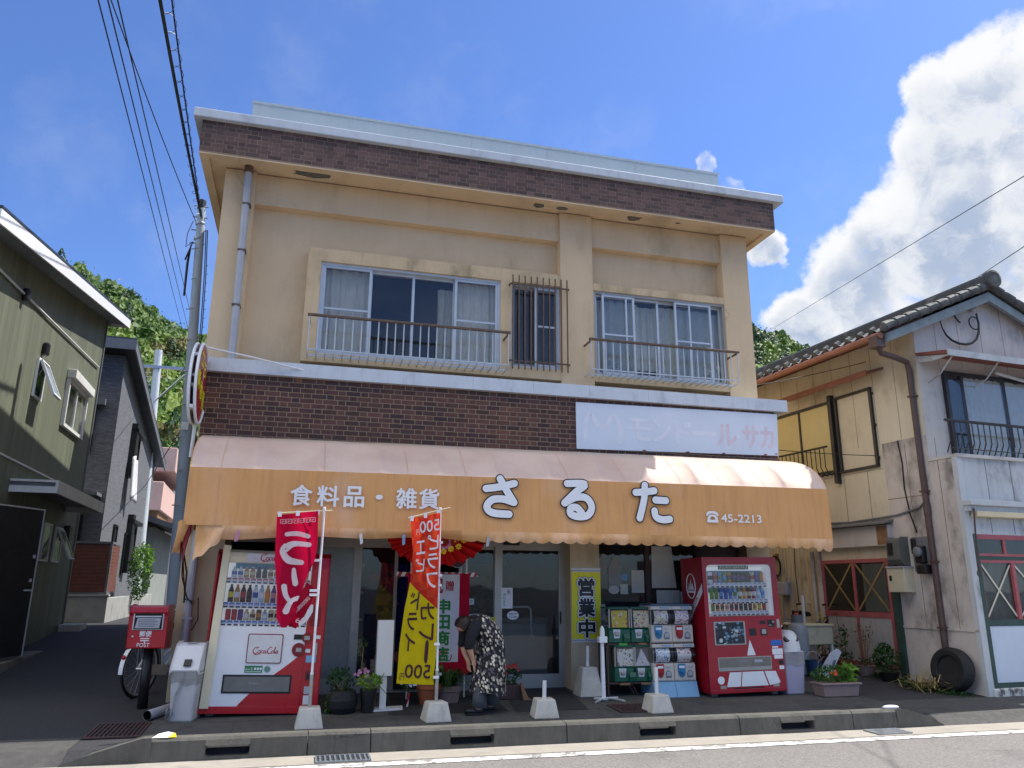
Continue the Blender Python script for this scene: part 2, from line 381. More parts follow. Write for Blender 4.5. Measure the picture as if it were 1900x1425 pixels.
def stroke(mb, pts, wdt, m=0, fn=None, n=14, lift=0):
    """a brush stroke as a flat round-ended ribbon; pts in the plane, fn maps (x, y, off) to space"""
    P2 = [Vector((p[0], p[1])) for p in pts]
    ws = wdt if isinstance(wdt, (list, tuple)) else [wdt]*len(P2)
    # resample with catmull-rom
    L = []; W = []
    for i in range(len(P2)-1):
        a = P2[max(i-1, 0)]; b = P2[i]; c = P2[i+1]; d = P2[min(i+2, len(P2)-1)]
        for k in range(6):
            t = k/6
            L.append(.5*((2*b)+(c-a)*t+(2*a-5*b+4*c-d)*t*t+(3*b-a-3*c+d)*t**3)); W.append(ws[i]*(1-t)+ws[i+1]*t)
    L.append(P2[-1]); W.append(ws[-1])
    left = []; right = []
    for i, p in enumerate(L):
        t = (L[min(i+1, len(L)-1)]-L[max(i-1, 0)]); t = t.normalized() if t.length > 1e-9 else Vector((1, 0))
        nrm = Vector((-t.y, t.x)); left.append(p+nrm*W[i]/2); right.append(p-nrm*W[i]/2)
    b = mb.add([fn(p.x, p.y, lift) for p in left] + [fn(p.x, p.y, lift) for p in right]); k = len(L)
    for i in range(k-1): mb.face((b+i, b+i+1, b+k+i+1, b+k+i), m)
    for e, o_, i in ((0, 1, 0), (k-1, -1, k-1)):
        t = (L[1]-L[0]) if e == 0 else (L[-2]-L[-1]); t = t.normalized() if t.length > 1e-9 else Vector((1, 0))
        a0 = math.atan2(t.y, t.x)
        ps = [L[i]+W[i]/2*Vector((math.cos(a0+math.pi/2+math.pi*j/8), math.sin(a0+math.pi/2+math.pi*j/8))) for j in range(9)]
        q = mb.add([fn(p.x, p.y, lift+.0002) for p in ps]); mb.face(range(q, q+9), m)
def leafset(mb, n, pos, size, m=0, flat=.0, asp=1.6):
    for _ in range(n):
        p = Vector(pos()); s_ = size*random.uniform(.6, 1.3)
        a = Vector((random.gauss(0, 1), random.gauss(0, 1), random.gauss(0, 1)*(1-flat)+.2)).normalized()
        b = a.orthogonal().normalized(); b.rotate(Matrix.Rotation(random.uniform(0, 6.28), 3, a)); c = a.cross(b)
        i = mb.add([p-b*s_*asp*.5, p+c*s_*.35+a*s_*.1, p+b*s_*asp*.5, p-c*s_*.35+a*s_*.1]); mb.face((i, i+1, i+2, i+3), m)
def gz(x, y):
    """height of the ground"""
    if y < -2.36: return -.1
    if y < -2.15: return -.1+.1*(y+2.36)/.21
    if y < 0: return .05*(y+2.0) if y > -2.0 else 0
    if y < 7.6: return .1+.06*y
    return .556 if y < 55 else .556+(y-55)*.02

# ================================================================== SETTING
def sheet(name, xs, ys, dz, m, zf=gz):
    mb = MB(); nx = len(xs); b = mb.add([(x, y, zf(x, y)+dz) for y in ys for x in xs])
    for j in range(len(ys)-1):
        for i in range(nx-1):
            k = b+j*nx+i; mb.face((k, k+1, k+nx+1, k+nx))
    return struct(mb.build(name, m))
sheet('ground', [-500, -60, -12, -3, 0, 9, 14, 60, 500], [-500, -80, -20, -2.37, -2.36, -2.15, -2.0, 0, 3, 7.6, 12, 30, 55, 120, 400, 900], 0, 'alley')
sheet('road', [-90, -20, 0, 10, 90], [-14, -8, -2.75], .004, 'asphalt')
sheet('gutter_strip', [-90, -20, -.3, 8, 20, 90], [-2.75, -2.365], .006, 'gutterc')
mb = MB()
for x in [-8+.61*i for i in range(60)]:
    pass
ln = [(-40 + i*1.0) for i in range(110)]
mb.grid(lambda u, v: (-40+110*u, -2.96+.15*v + .012*mnoise.noise(Vector(((-40+110*u)*3.1, v*2, 5))), -.1+.009), 440, 1)
struct(mb.build('road_marking', 'roadline'))
sheet('pavement', [-.22, 2, 4, 6, 8.63], [-2.14, -2.0, -1.2, 0, .24], .005, 'walk')
# joints of the pavement slabs, drawn as thin dark sheets
mb = MB()
for x in (.62, 1.45, 2.3, 3.1, 3.95, 4.85, 5.75, 6.6, 7.5):
    e = .003; mb.poly([(x-e, -2.0, .008), (x+e, -2.0, .008), (x+e, -1.2, gz(0, -1.2)+.008), (x-e, -1.2, gz(0, -1.2)+.008)])
mb.poly([(-.2, -1.203, gz(0, -1.203)+.009), (8.6, -1.203, gz(0, -1.203)+.009), (8.6, -1.197, gz(0, -1.197)+.009), (-.2, -1.197, gz(0, -1.197)+.009)])
struct(mb.build('pavement_joints', P('joint_dirt', '3a3936', .95, var=.3, sc=9)))
# concrete apron left and right of the kerb
sheet('entrance_apron', [-9, -3, -.74], [-2.36, -2.15, -2.0, -1.65], .005, 'walk')
sheet('apron', [8.64, 11, 14, 22], [-2.36, -2.15, -2.0, -1.6, -1.32], .005, 'walk')

# kerb of concrete blocks with drainage slots
kerb = thing('kerb', 'weathered concrete kerb with drainage slots and sloping ends along the road', 'kerb', (4, -2.28, -.1))
kerb_X = Matrix.Translation((-4, 2.28, .1))
def kprof(z0, z1, ch): return [(-2.375, z0), (-2.355, z1-ch), (-2.355+ch, z1), (-2.20, z1), (-2.19, z1-.01), (-2.185, z0)]
blocks = [(-.02, 1.36, [(.45, .84)]), (1.36, 1.95, []), (1.95, 3.95, [(2.73, 3.18)]), (3.95, 5.95, [(4.76, 5.18)]), (5.95, 7.4, [(6.46, 6.89)]), (7.4, 8.0, [])]
for x0, x1, sl_ in blocks:
    mb = MB(); mb.X = kerb_X; a = x0+.005
    for s0, s1 in sl_:
        mb.prism(kprof(-.12, .10, .025), 'x', a, s0); a = s1
        mb.prism(kprof(.028, .10, .025), 'x', s0, s1); mb.prism([(-2.375, -.12), (-2.375, -.065), (-2.186, -.065), (-2.186, -.12)], 'x', s0, s1)
        # rounded slot ends
        for e, sg in ((s0, 1), (s1, -1)):
            for k in range(4):
                an = math.pi/2*k/4; an2 = math.pi/2*(k+1)/4; rr_ = .047
                for zc, zs in ((-.018, 1), (-.018, -1)):
                    pz = [(-.018+zs*rr_*math.sin(an2)), -.018+zs*.0465]
                    xa = e; xb = e+sg*rr_*(1-math.cos(an2))
                    mb.box(min(xa, xb)+.0, max(xa, xb), -2.368, -2.187, min(pz), max(pz)+.0005)
    mb.prism(kprof(-.12, .10, .025), 'x', a, x1-.005)
    mb.build('kerb_block', 'curbc', kerb)
mb = MB(); mb.X = kerb_X
mb.prism([(-.025, -.12), (-.025, .10), (-.10, .097), (-.45, .0), (-.74, -.09), (-.76, -.12)], 'y', -2.37, -2.19); mb.build('kerb_end', 'curbc', kerb, bevel=.012)
mb = MB(); mb.X = kerb_X
mb.prism([(8.005, -.12), (8.005, .10), (8.12, .098), (8.45, .0), (8.62, -.085), (8.64, -.12)], 'y', -2.37, -2.19); mb.build('kerb_end', 'curbc', kerb, bevel=.012)

def grate(x0, x1, y0, y1, label, along='x', n=9, mat_='steel'):
    z = max(gz(0, y) for y in (y0, y1)); zl = min(gz(0, y) for y in (y0, y1)); z = (z+zl)/2
    t = thing('drain_grate', label, 'drain grate', ((x0+x1)/2, (y0+y1)/2, z), group='drain grates')
    a = (x1-x0)/2; b = (y1-y0)/2; s_ = (gz(0, y1)-gz(0, y0))/max(y1-y0, .01)
    t.rotation_euler = (math.atan(s_), 0, 0)
    MB().box(-a, a, -b, b, .004, .010).build('pit', 'dark', t)
    mb = MB()
    mb.box(-a, a, -b, -b+.018, .008, .022); mb.box(-a, a, b-.018, b, .008, .022); mb.box(-a, -a+.018, -b+.018, b-.018, .008, .022); mb.box(a-.018, a, -b+.018, b-.018, .008, .022)
    for i in range(1, n):
        x = -a+2*a*i/n; mb.box(x-.008, x+.008, -b+.018, b-.018, .010, .021)
    for j in (1, 2, 3): y = -b+2*b*j/4; mb.box(-a+.018, a-.018, y-.003, y+.003, .009, .017)
    mb.build('bars', mat_, t); return t
grate(1.43, 1.93, -2.74, -2.46, 'silver steel drain grate in the gutter below the red flag', n=11)
grate(7.46, 7.9, -2.70, -2.44, 'grey mesh drain grate in the gutter by the right kerb end', n=16)
grate(-.72, -.22, -1.75, -1.12, 'dark rusty drain grate in the alley mouth by the postbox', n=12, mat_='brownpanel')
grate(4.92, 5.42, -1.48, -1.04, 'dark drain grate on the pavement behind the post stub near the capsule machines', n=12, mat_='brownpanel')

# ------------------------------------------------------------------ hills and their forest
CX, CY = 1.18, -10.47
def hill_h(az):
    pts = [(-70, 9), (-40, 16), (-25, 18.9), (-21, 19.2), (-17, 19.0), (-14.6, 18.4), (-12.2, 17.8), (-9.7, 16.4), (-7.5, 15.8), (0, 15.5), (20, 17.5), (32, 18.1), (33.2, 17.8), (34.8, 16.3), (36.2, 15.4), (37.5, 15.0), (46, 12), (70, 9)]
    return float(np.interp(az, [p[0] for p in pts], [p[1] for p in pts]))
def hill_pt(az, t):
    """t 0..1 from the foot to the crest"""
    d0, d1 = 66, 190; d = d0+(d1-d0)*t; h = d1*math.tan(R(hill_h(az)))
    z = .5+(h-.5)*(t**.82)
    z += 3.2*mnoise.noise(Vector((az*.16, t*4, 1.3)))*t
    return (CX+d*math.sin(R(az)), CY+d*math.cos(R(az)), z)
mb = MB(); mb.grid(lambda u, v: hill_pt(-70+140*u, v), 90, 14)
hl = struct(mb.build('hills', P('hill_soil', '2c3a1e', .95, var=.3, sc=.2), smooth=True))
def quads_mesh(name, V, mats, midx=None):
    n = len(V)//4; me = bpy.data.meshes.new(name)
    me.vertices.add(len(V)); me.vertices.foreach_set('co', np.asarray(V, np.float32).ravel())
    me.loops.add(n*4); me.loops.foreach_set('vertex_index', np.arange(n*4, dtype=np.int32))
    me.polygons.add(n); me.polygons.foreach_set('loop_start', np.arange(0, n*4, 4, dtype=np.int32))
    for m in mats: me.materials.append(MAT[m] if isinstance(m, str) else m)
    if midx is not None: me.polygons.foreach_set('material_index', np.asarray(midx, np.int32))
    me.update(calc_edges=True); o = bpy.data.objects.new(name, me); COL.objects.link(o); return o
def crown_np(n, size, rng, cone=False):
    """leaf-clump quads on the shell of a lumpy crown of unit radius"""
    d = rng.normal(size=(n, 3)); d /= np.linalg.norm(d, axis=1)[:, None]; d[:, 2] = np.abs(d[:, 2])*1.15-.25
    lob = rng.normal(size=(9, 3)); lob /= np.linalg.norm(lob, axis=1)[:, None]
    k = np.max(d @ lob.T, axis=1); rad = .50+.55*np.clip((k-.55)/.45, 0, 1)+rng.normal(size=n)*.035
    p = d*rad[:, None]
    if cone:
        h = rng.random(n)**1.5; a = rng.random(n)*6.283; r_ = (1-h)**.8*(.62+.3*rng.random(n)); p = np.stack([r_*np.cos(a), r_*np.sin(a), h*1.55-.3], 1); d = np.stack([np.cos(a), np.sin(a), np.full(n, .5)], 1)
    nn = d+rng.normal(size=(n, 3))*.28; nn /= np.linalg.norm(nn, axis=1)[:, None]
    t = np.cross(nn, rng.normal(size=(n, 3))); t /= np.linalg.norm(t, axis=1)[:, None]; b = np.cross(nn, t)
    s = size*(.6+.8*rng.random(n))[:, None]
    return np.stack([p-t*s-b*s*.6, p+t*s*.2-b*s*.9, p+t*s+b*s*.5, p-t*s*.3+b*s*.9], 1).reshape(-1, 3)
rng = np.random.default_rng(5)
def blob_np(rng):
    """a broad-leaved crown seen from afar: a lumpy dome of small facets with leaf tufts on it"""
    nu, nv = 30, 17; o = Vector(rng.random(3)*50); G = np.zeros((nv+1, nu, 3))
    for j in range(nv+1):
        th = math.pi*.78*j/nv
        for i in range(nu):
            a = 6.2832*i/nu; d = Vector((math.sin(th)*math.cos(a), math.sin(th)*math.sin(a), math.cos(th)))
            r_ = .80+.26*mnoise.noise(d*1.9+o)+.20*mnoise.noise(d*4.6+o)+.10*mnoise.noise(d*10+o)+.05*rng.normal()
            G[j, i] = np.array(d)*r_
    q = []
    for j in range(nv):
        for i in range(nu): k = (i+1) % nu; q += [G[j, i], G[j, k], G[j+1, k], G[j+1, i]]
    q = np.array(q); n = 240; t = crown_np(n, .055, rng).reshape(-1, 4, 3); c = t.mean(1, keepdims=True); u = c/np.linalg.norm(c, axis=2, keepdims=True); 
    return np.concatenate([q, (t-c+u*(.86+.14*rng.normal(size=(n, 1, 1)))).reshape(-1, 3)])
crowns = [blob_np(rng) for _ in range(6)] + [crown_np(420, .06, rng, True)]
Vs = []; Mi = []
def scatter(az0, az1, n, tmin=0, tmax=1.0, conif=.12, s0=2.0, s1=4.2):
    for _ in range(n):
        az = rng.uniform(az0, az1); t = rng.uniform(tmin**.6, tmax**.6)**(1/.6)
        p = hill_pt(az, t); con = rng.random() < conif
        c = crowns[6] if con else crowns[rng.integers(0, 6)]
        s = rng.uniform(s0, s1)*(.75+.25*t); a = rng.uniform(0, 6.28); ca, sa = math.cos(a), math.sin(a)
        Rm = np.array([[ca, -sa, 0], [sa, ca, 0], [0, 0, rng.uniform(.85, 1.35)]])
        Vs.append((c*s) @ Rm.T + np.array(p)+np.array([0, 0, s*.45]))
        mi = 2 if con else int(rng.choice([0, 0, 1, 1, 2, 3], p=[.25, .2, .2, .15, .12, .08])); Mi.append(np.full(len(c)//4, mi))
scatter(-22, -5, 430, .0, 1.0, .09, 2.6, 4.4)
scatter(-22, -5, 80, .9, 1.0, .10, 1.9, 3.2)
scatter(-14, -4, 120, .0, .35, .45, 2.2, 3.6)
scatter(31, 41, 220, .1, 1.0, .02, 2.4, 4.0)
scatter(31, 41, 60, .9, 1.0, .02, 1.6, 2.8)
scatter(-60, -25, 160, .2, 1.0, .12, 3.5, 6); scatter(42, 60, 110, .2, 1.0, .1, 3.5, 6); scatter(-5, 30, 110, .3, 1, .1, 3.5, 6)
fo = quads_mesh('forest', np.concatenate(Vs), [leafm('forest_mid', '36531f', '55742c', .2, .05, .12), leafm('forest_light', '4c6824', '748a36', .2, .05, .12), leafm('forest_dark', '1d3a22', '33522c', .15, .05, .12), leafm('forest_olive', '55562a', '726b36', .2, .05, .12)], np.concatenate(Mi))
stuff(tag(fo, 'dense green forest covering the hillside behind the houses', 'forest'))

# ================================================================== SHOP BUILDING
shop = thing('shop_building', 'two storey tan shop building with brown tile bands, balcony railings and a flat roof', 'shop building', (0, 0, 0))
def holes_wall(mb, x0, x1, z0, z1, y0, y1, holes, m=0):
    a = x0
    for h0, h1, b0, b1 in sorted(holes):
        if h0 > a: mb.box(a, h0, y0, y1, z0, z1, m)
        if b0 > z0: mb.box(h0, h1, y0, y1, z0, b0, m)
        if b1 < z1: mb.box(h0, h1, y0, y1, b1, z1, m)
        a = h1
    if a < x1: mb.box(a, x1, y0, y1, z0, z1, m)
HL = (1.15, 3.78, 4.555, 5.925); HG = (3.95, 4.72, 4.59, 5.925); HR = (5.275, 7.55, 4.56, 5.935)
mb = MB()
holes_wall(mb, -.24, 8.01, 4.3, 7.2, .2, .32, [HL, HG, HR])
for a, b in ((-.26, .16), (4.73, 5.26), (7.55, 8.03)): mb.box(a, b, 0, .2, 4.25, 7.18)
mb.box(.16, 4.73, .06, .2, 6.715, 7.18); mb.box(5.26, 7.55, .06, .2, 6.69, 7.18)
mb.box(-.26, -.06, .2, 10, 0, 7.2); mb.box(7.83, 8.03, .2, 10, 0, 7.2); mb.box(-.06, 7.83, 9.85, 10, 0, 7.2)
mb.box(-.06, 7.83, .32, 9.85, 4.18, 4.31)
mb.box(-.06, 7.83, .32, 9.85, 2.72, 2.80)
mb.build('wall', 'plaster', shop)
mb = MB(); mb.box(-.05, 7.82, 1.7, 1.8, 4.32, 7.19); mb.box(4.85, 4.95, .33, 1.7, 4.32, 7.19); mb.box(-.05, 7.82, .33, 1.7, 4.312, 4.33); mb.build('dark_room_backing', P('darkened_room_wall', '33363c', .9), shop)  # added dark sheets; the unlit rooms behind the windows are painted in
mb = MB()
holes_wall(mb, .96, 4.728, 4.43, 6.12, -.008, .2, [HL, HG]); holes_wall(mb, 5.262, 7.548, 4.46, 6.05, .006, .2, [HR])
mb.build('window_surround', 'plaster_w', shop, bevel=.008)
# lower storey masonry
MAT['buff'] = (P('buff_plaster', 'c9b596', .85, var=.06, sc=1.5, bump=.3, streak=.12, stain=('7d7058', .4, 1.6)))
for a, b in ((-.26, .23), (4.83, 5.27), (7.64, 8.03)): MB().box(a, b, 0, .35, -.05, 2.2).build('pillar', 'buff', shop, bevel=.006)
mb = MB(); mb.box(-.25, 8.02, -.2, .34, 2.14, 3.2); mb.build('lintel', 'brownpanel', shop)
# bricks
def bricks(mb, u0, u1, z0, z1, place, h=.0672, L=.186, S=.092, j=.0098, d=.003, skip=None):
    row = 0; z = z1
    while z-h+j > z0-1e-6:
        u = u0 - (0 if row % 2 == 0 else (L+S+2*j)/2) - random.choice([0, .0]); k = 0
        while u < u1:
            wd = L if k % 2 == 0 else S
            a, b = max(u, u0), min(u+wd, u1)
            if b-a > .02 and not (skip and skip((a+b)/2, z-h/2)):
                jit = random.uniform(-.001, .001)
                q = [(a, z), (b, z), (b, z-h+j), (a, z-h+j)]
                i = mb.add([place(x, y, 0) for x, y in q]+[place(x, y, d+jit) for x, y in q])
                mb.face((i+4, i+5, i+6, i+7))
                for t in range(4): mb.face((i+t, i+(t+1) % 4, i+4+(t+1) % 4, i+4+t))
            u += wd+j; k += 1
        z -= h; row += 1
mb = MB(); mb.box(-.185, 8.165, -.24, .2, 3.2, 4.12, 0)
bb = MB(); bricks(bb, -.185, 8.165, 3.205, 4.112, lambda u, z, d: (u, -.24-d, z)); bricks(bb, -.24, .2, 3.205, 4.112, lambda u, z, d: (-.185-d, u, z)); bricks(bb, -.24, .2, 3.205, 4.112, lambda u, z, d: (8.165+d, u, z))
band = mb.build('tile_band', 'mortar', shop); bb.build('tiles', 'tile', band)
mb = MB()
xs = [-.2, .55, 1.52, 2.35, 3.32, 4.2, 5.05, 5.98, 6.9, 7.65, 8.34]
for a, b in zip(xs, xs[1:]): mb.box(a+.0015, b-.0015, -.315, .0, 4.118, 4.30)
mb.box(-.195, 8.335, -.31, -.001, 4.12, 4.297)
mb.build('ledge', 'ledge', shop)
# roof
mb = MB(); mb.box(-.69, 8.5, -.47, 10.3, 7.66, 7.795); roof = mb.build('roof_slab', 'ledge', shop, bevel=.012)
mb = MB(); mb.box(-.575, 8.34, -.39, -.26, 7.15, 7.66); mb.box(-.575, -.46, -.26, 10.2, 7.15, 7.66); mb.box(8.225, 8.34, -.26, 10.2, 7.15, 7.66)
mb.box(-.46, 8.225, -.26, 10.15, 7.2, 7.3)
fas = mb.build('eaves', 'plaster', shop)
bb = MB(); bricks(bb, -.575, 8.34, 7.175, 7.655, lambda u, z, d: (u, -.39-d, z)); bricks(bb, -.39, 10.2, 7.175, 7.655, lambda u, z, d: (-.575-d, u, z)); 
bb.poly([(-.574, -.3905, 7.168), (8.339, -.3905, 7.168), (8.339, -.3905, 7.658), (-.574, -.3905, 7.658)], 1); bb.poly([(-.5755, -.389, 7.168), (-.5755, 10.1, 7.168), (-.5755, 10.1, 7.658), (-.5755, -.389, 7.658)], 1)
bb.build('tiles', ['tile_top', P('grey_mortar', '8f7d6e', .9, var=.2, sc=3)], fas)
# spalled patches of render under the eaves
mb = MB()
for (x, y, a, b, zz) in ((.95, -.12, .34, .09, 7.148), (.75, -.17, .07, .10, 7.149), (4.35, -.13, .11, .10, 7.148), (4.72, -.12, .11, .06, 7.147), (5.95, -.13, .15, .11, 7.148), (2.2, -.2, .06, .03, 7.149), (6.7, -.15, .05, .03, 7.148)):
    zz = 7.196 if y > -.26 else 7.146
    pts = [(x+a*(.6+.5*random.random())*math.cos(t*.5236), y+b*(.6+.6*random.random())*math.sin(t*.5236), zz+random.uniform(-.003, .0)) for t in range(12)]
    mb.poly(pts)
mb.build('spalled_patch', P('bare_concrete', '66645c', .95, var=.3, sc=25, bump=.8, bs=60), fas)
mb = MB(); mb.box(0, 7.65, .1, .22, 7.79, 8.36); mb.box(-.015, 7.665, .085, .235, 8.355, 8.39); mb.box(0, .12, .22, 7, 7.79, 8.36); mb.box(7.53, 7.65, .22, 7, 7.79, 8.36)
for x in (1.4, 3.3, 4.55, 6.1): mb.box(x-.004, x+.004, .094, .1, 7.8, 8.355)
mb.build('parapet', P('grey_sheet_metal', 'a9b5bd', .45, var=.04, sc=2, streak=.05), shop)
mb = MB(); mb.box(-.1, 3, 7.2, 10, 7.79, 9.7); mb.build('stair_penthouse', 'plaster', shop)
mb = MB(); mb.tube([(.055, -.09, 7.16), (.07, -.09, 5.8), (.085, -.09, 4.3)], .05, 12, 0); mb.tube([(.055, -.09, 7.21), (.055, -.09, 7.10)], .062, 12, 1)
for z in (6.6, 5.9, 5.1): mb.box(.02, .13, -.145, .0, z, z+.02, 1)
mb.build('downpipe', ['lgrey', 'bronze'], shop, smooth=False)
mb = MB(); mb.tube([(-.1, -.08, 2.1), (-.11, -.08, 1.2), (-.12, -.08, .02)], .05, 12, 0); mb.box(-.17, -.05, -.13, .0, 1.05, 1.07, 0)
mb.build('downpipe', 'lgrey', shop)

# ---- upper windows
def sash(parent, x0, x1, z0, z1, y, fw=.035, mid=None, vmid=None, glass='glass', frm='alu', dep=.03):
    mb = MB()
    mb.box(x0, x0+fw, y, y+dep, z0, z1); mb.box(x1-fw, x1, y, y+dep, z0, z1); mb.box(x0+fw, x1-fw, y+.001, y+dep, z0, z0+fw*1.3); mb.box(x0+fw, x1-fw, y+.001, y+dep, z1-fw, z1)
    if mid: mb.box(x0+fw, x1-fw, y+.004, y+dep-.004, mid-.014, mid+.014)
    if vmid: mb.box(vmid-.014, vmid+.014, y+.006, y+dep-.006, z0+fw*1.3, z1-fw)
    mb.build('sash', frm, parent)
    if glass: MB().box(x0+fw, x1-fw, y+dep*.45, y+dep*.6, z0+fw, z1-fw).build('pane', glass, parent)
def drape(parent, x0, x1, z0, z1, y, amp=.03, waves=14, m='curtain', name='curtain'):
    mb = MB(); ph = random.uniform(0, 6)
    def fn(u, v):
        x = x0+(x1-x0)*u
        return (x+.008*math.sin(v*5+u*20), y+amp*math.sin(u*waves*math.pi+ph+.4*math.sin(v*3))*(.6+.4*v)+amp*.4*math.sin(u*waves*2.3*math.pi+ph), z0+(z1-z0)*(1-v)+(.02*abs(math.sin(u*waves*math.pi*.5+ph)) if v == 0 else 0))
    mb.grid(fn, int(waves*8), 10); return mb.build(name, m, parent, smooth=True)
def frame(x0, x1, z0, z1, y0, y1, fw=.035, name='window', m='alu'):
    mb = MB(); mb.box(x0, x0+fw, y0, y1, z0, z1); mb.box(x1-fw, x1, y0, y1, z0, z1); mb.box(x0+fw, x1-fw, y0, y1, z0, z0+fw); mb.box(x0+fw, x1-fw, y0, y1, z1-fw, z1)
    return mb.build(name, m, shop)
wl = frame(*HL, .03, .15)
sash(wl, 1.185, 1.87, 4.59, 5.89, .045, mid=5.245, glass='glass'); sash(wl, 3.09, 3.745, 4.59, 5.89, .045, mid=5.245, glass='glass')
sash(wl, 1.85, 2.5, 4.59, 5.89, .095); sash(wl, 2.46, 3.11, 4.59, 5.89, .115)
drape(wl, 1.19, 1.86, 4.6, 5.87, .185, .012, 9); drape(wl, 3.10, 3.75, 4.6, 5.87, .185, .012, 9); drape(wl, 2.86, 3.11, 4.6, 5.74, .20, .015, 4, 'lace')
wg = frame(*HG, .03, .15); sash(wg, 3.985, 4.37, 4.625, 5.89, .1, frm='alud'); sash(wg, 4.33, 4.685, 4.625, 5.89, .05, mid=5.27)
wr = frame(*HR, .03, .15, m='alud')
sash(wr, 5.42, 5.97, 4.595, 5.90, .04, mid=5.245, vmid=5.83); sash(wr, 6.66, 7.31, 4.595, 5.90, .04, mid=5.245, vmid=6.93)
sash(wr, 5.31, 6.4, 4.595, 5.90, .085); sash(wr, 6.37, 7.515, 4.595, 5.90, .115)
drape(wr, 5.31, 6.08, 4.6, 5.84, .20, .022, 9); drape(wr, 6.02, 6.45, 4.75, 5.80, .22, .025, 6); drape(wr, 6.42, 7.3, 4.6, 5.82, .20, .022, 11); drape(wr, 7.25, 7.52, 4.6, 5.8, .21, .02, 4)
mb = MB(); mb.ball((6.25, .3, 4.66), .09, 0, 10, (1.5, .6, 1)); mb.ball((6.62, .3, 4.66), .08, 0, 10, (1, .6, 1)); mb.build('dark_bundle', 'brownpanel', wr)
mb = MB()
for x0, x1, z in ((5.5, 5.9, 4.75), (7.2, 7.5, 4.8)):
    for k in range(14): mb.ball((random.uniform(x0, x1), .2, z+random.uniform(-.13, .13)), random.uniform(.03, .06), 0, 6)
mb.build('white_clutter', 'curtain', wr)
def railing(x0, x1, z0, z1, n, y=-.3):
    mb = MB()
    for i in range(n):
        x = x0+(x1-x0)*i/(n-1)
        mb.tube([(x, y, z1-.01), (x, y, z0+.05), (x, y+.015, z0+.015), (x, y+.05, z0), (x, -.0, z0)], .0095, 6, 0)
    mb.box(x0-.01, x1+.01, y-.004, y+.014, z0+.035, z0+.05, 0); mb.box(x0-.01, x1+.01, y+.14, y+.155, z0-.012, z0+.012, 0)
    for x in (x0, x1): mb.box(x-.011, x+.011, y, .0, z1-.03, z1-.005, 1)
    r_ = mb.build('balcony_railing', ['alu', 'bronze'], shop)
    MB().box(x0-.03, x1+.03, y-.025, y+.025, z1-.012, z1+.02).build('handrail', 'bronze', r_, bevel=.005)
railing(1.05, 3.83, 4.475, 5.0, 25); railing(5.10, 7.53, 4.52, 5.02, 22)
mb = MB()
for i in range(10):
    x = 3.945+(4.80-3.945)*i/9; mb.tube([(x, -.1, 4.53), (x, -.1, 6.0)], .011, 6)
for z in (4.66, 5.86): mb.box(3.9, 4.84, -.088, -.076, z-.012, z+.012); mb.box(3.9, 3.915, -.085, .0, z-.012, z+.012); mb.box(4.825, 4.84, -.085, .0, z-.012, z+.012)
mb.build('window_grille', 'bronze', shop)

# ---- shop front
ZF = .105
sf = frame(.23, 4.83, ZF-.02, 2.14, .25, .33, .05, 'shop_front', 'alud')
mb = MB(); mb.box(.28, 4.78, .255, .325, 2.0, 2.09)
for x in (1.90, 3.84): mb.box(x-.035, x+.035, .252, .326, ZF+.03, 2.0)
mb.box(.28, 4.78, .2, .34, ZF-.015, ZF+.028); mb.build('mullion', 'alud', sf)
MB().box(3.92, 4.14, .16, .25, 2.02, 2.12).build('door_sensor', 'black', sf, bevel=.01)
def door(x0, x1, y, glass, kick=.16):
    mb = MB(); fw = .045; z0, z1 = ZF+.03, 2.0
    mb.box(x0, x0+fw, y, y+.03, z0, z1); mb.box(x1-fw, x1, y, y+.03, z0, z1); mb.box(x0+fw, x1-fw, y+.001, y+.029, z0, z0+kick); mb.box(x0+fw, x1-fw, y+.001, y+.029, z1-fw, z1)
    d = mb.build('sliding_door', 'alud', shop); MB().box(x0+fw, x1-fw, y+.012, y+.018, z0+kick, z1-fw).build('pane', glass, d); return d
door(.95, 1.9, .268, 'frost'); door(1.92, 2.45, .262, 'glassd', .16); door(3.3, 3.84, .292, 'glassd'); dd = door(3.87, 4.79, .262, 'glassd')
mb = MB(); mb.tube([(3.95, .36, 1.18), (4.32, .36, 1.18), (4.36, .36, 1.15), (4.37, .36, .78)], .014, 8); mb.build('handle', 'white', dd)
MB().box(4.755, 4.775, .245, .262, .95, 1.12).build('handle', 'black', dd)
# inside of the shop
mb = MB(); mb.box(-.05, 7.82, .34, 4.8, .06, ZF); mb.build('floor', 'walk', shop)
mb = MB(); mb.box(-.05, 7.82, 4.6, 4.7, .1, 2.72); mb.box(4.9, 4.98, .36, 4.6, .1, 2.72); mb.build('inner_wall', P('inner_wall', '39485c', .8), shop)
t = thing('chest_freezer', 'pale chest freezer standing inside behind the glass door', 'freezer', (4.35, 1.35, ZF))
MB().box(-.45, .45, -.35, .35, .08, .82).build('body', 'whited', t, bevel=.02); MB().box(-.46, .46, -.36, .36, .82, .9).build('lid', 'lgrey', t, bevel=.02); MB().box(-.4, .4, -.3, .3, 0, .08).build('base', 'grey', t)
t = thing('shop_shelf', 'dark shelf of goods inside the shop behind the glass door', 'shelf', (3.9, 3.6, ZF))
mb = MB()
for z in (.1, .5, .9, 1.3, 1.7): mb.box(-.9, .9, -.2, .2, z, z+.03)
mb.box(-.93, -.9, -.2, .2, 0, 1.8); mb.box(.9, .93, -.2, .2, 0, 1.8); mb.build('rack', 'grey', t)
mb = MB()
for z in (.13, .53, .93, 1.33):
    x = -.85
    while x < .8: wd = random.uniform(.06, .14); mb.box(x, x+wd, -.16, .05, z, z+random.uniform(.15, .3)); x += wd+.01
mb.build('packets', cellm('packets', 'b0a58e', ['a8321f', 'd8c04a', '3a6a9a', 'e2ddd0', '4a7a3a'], 5), t)
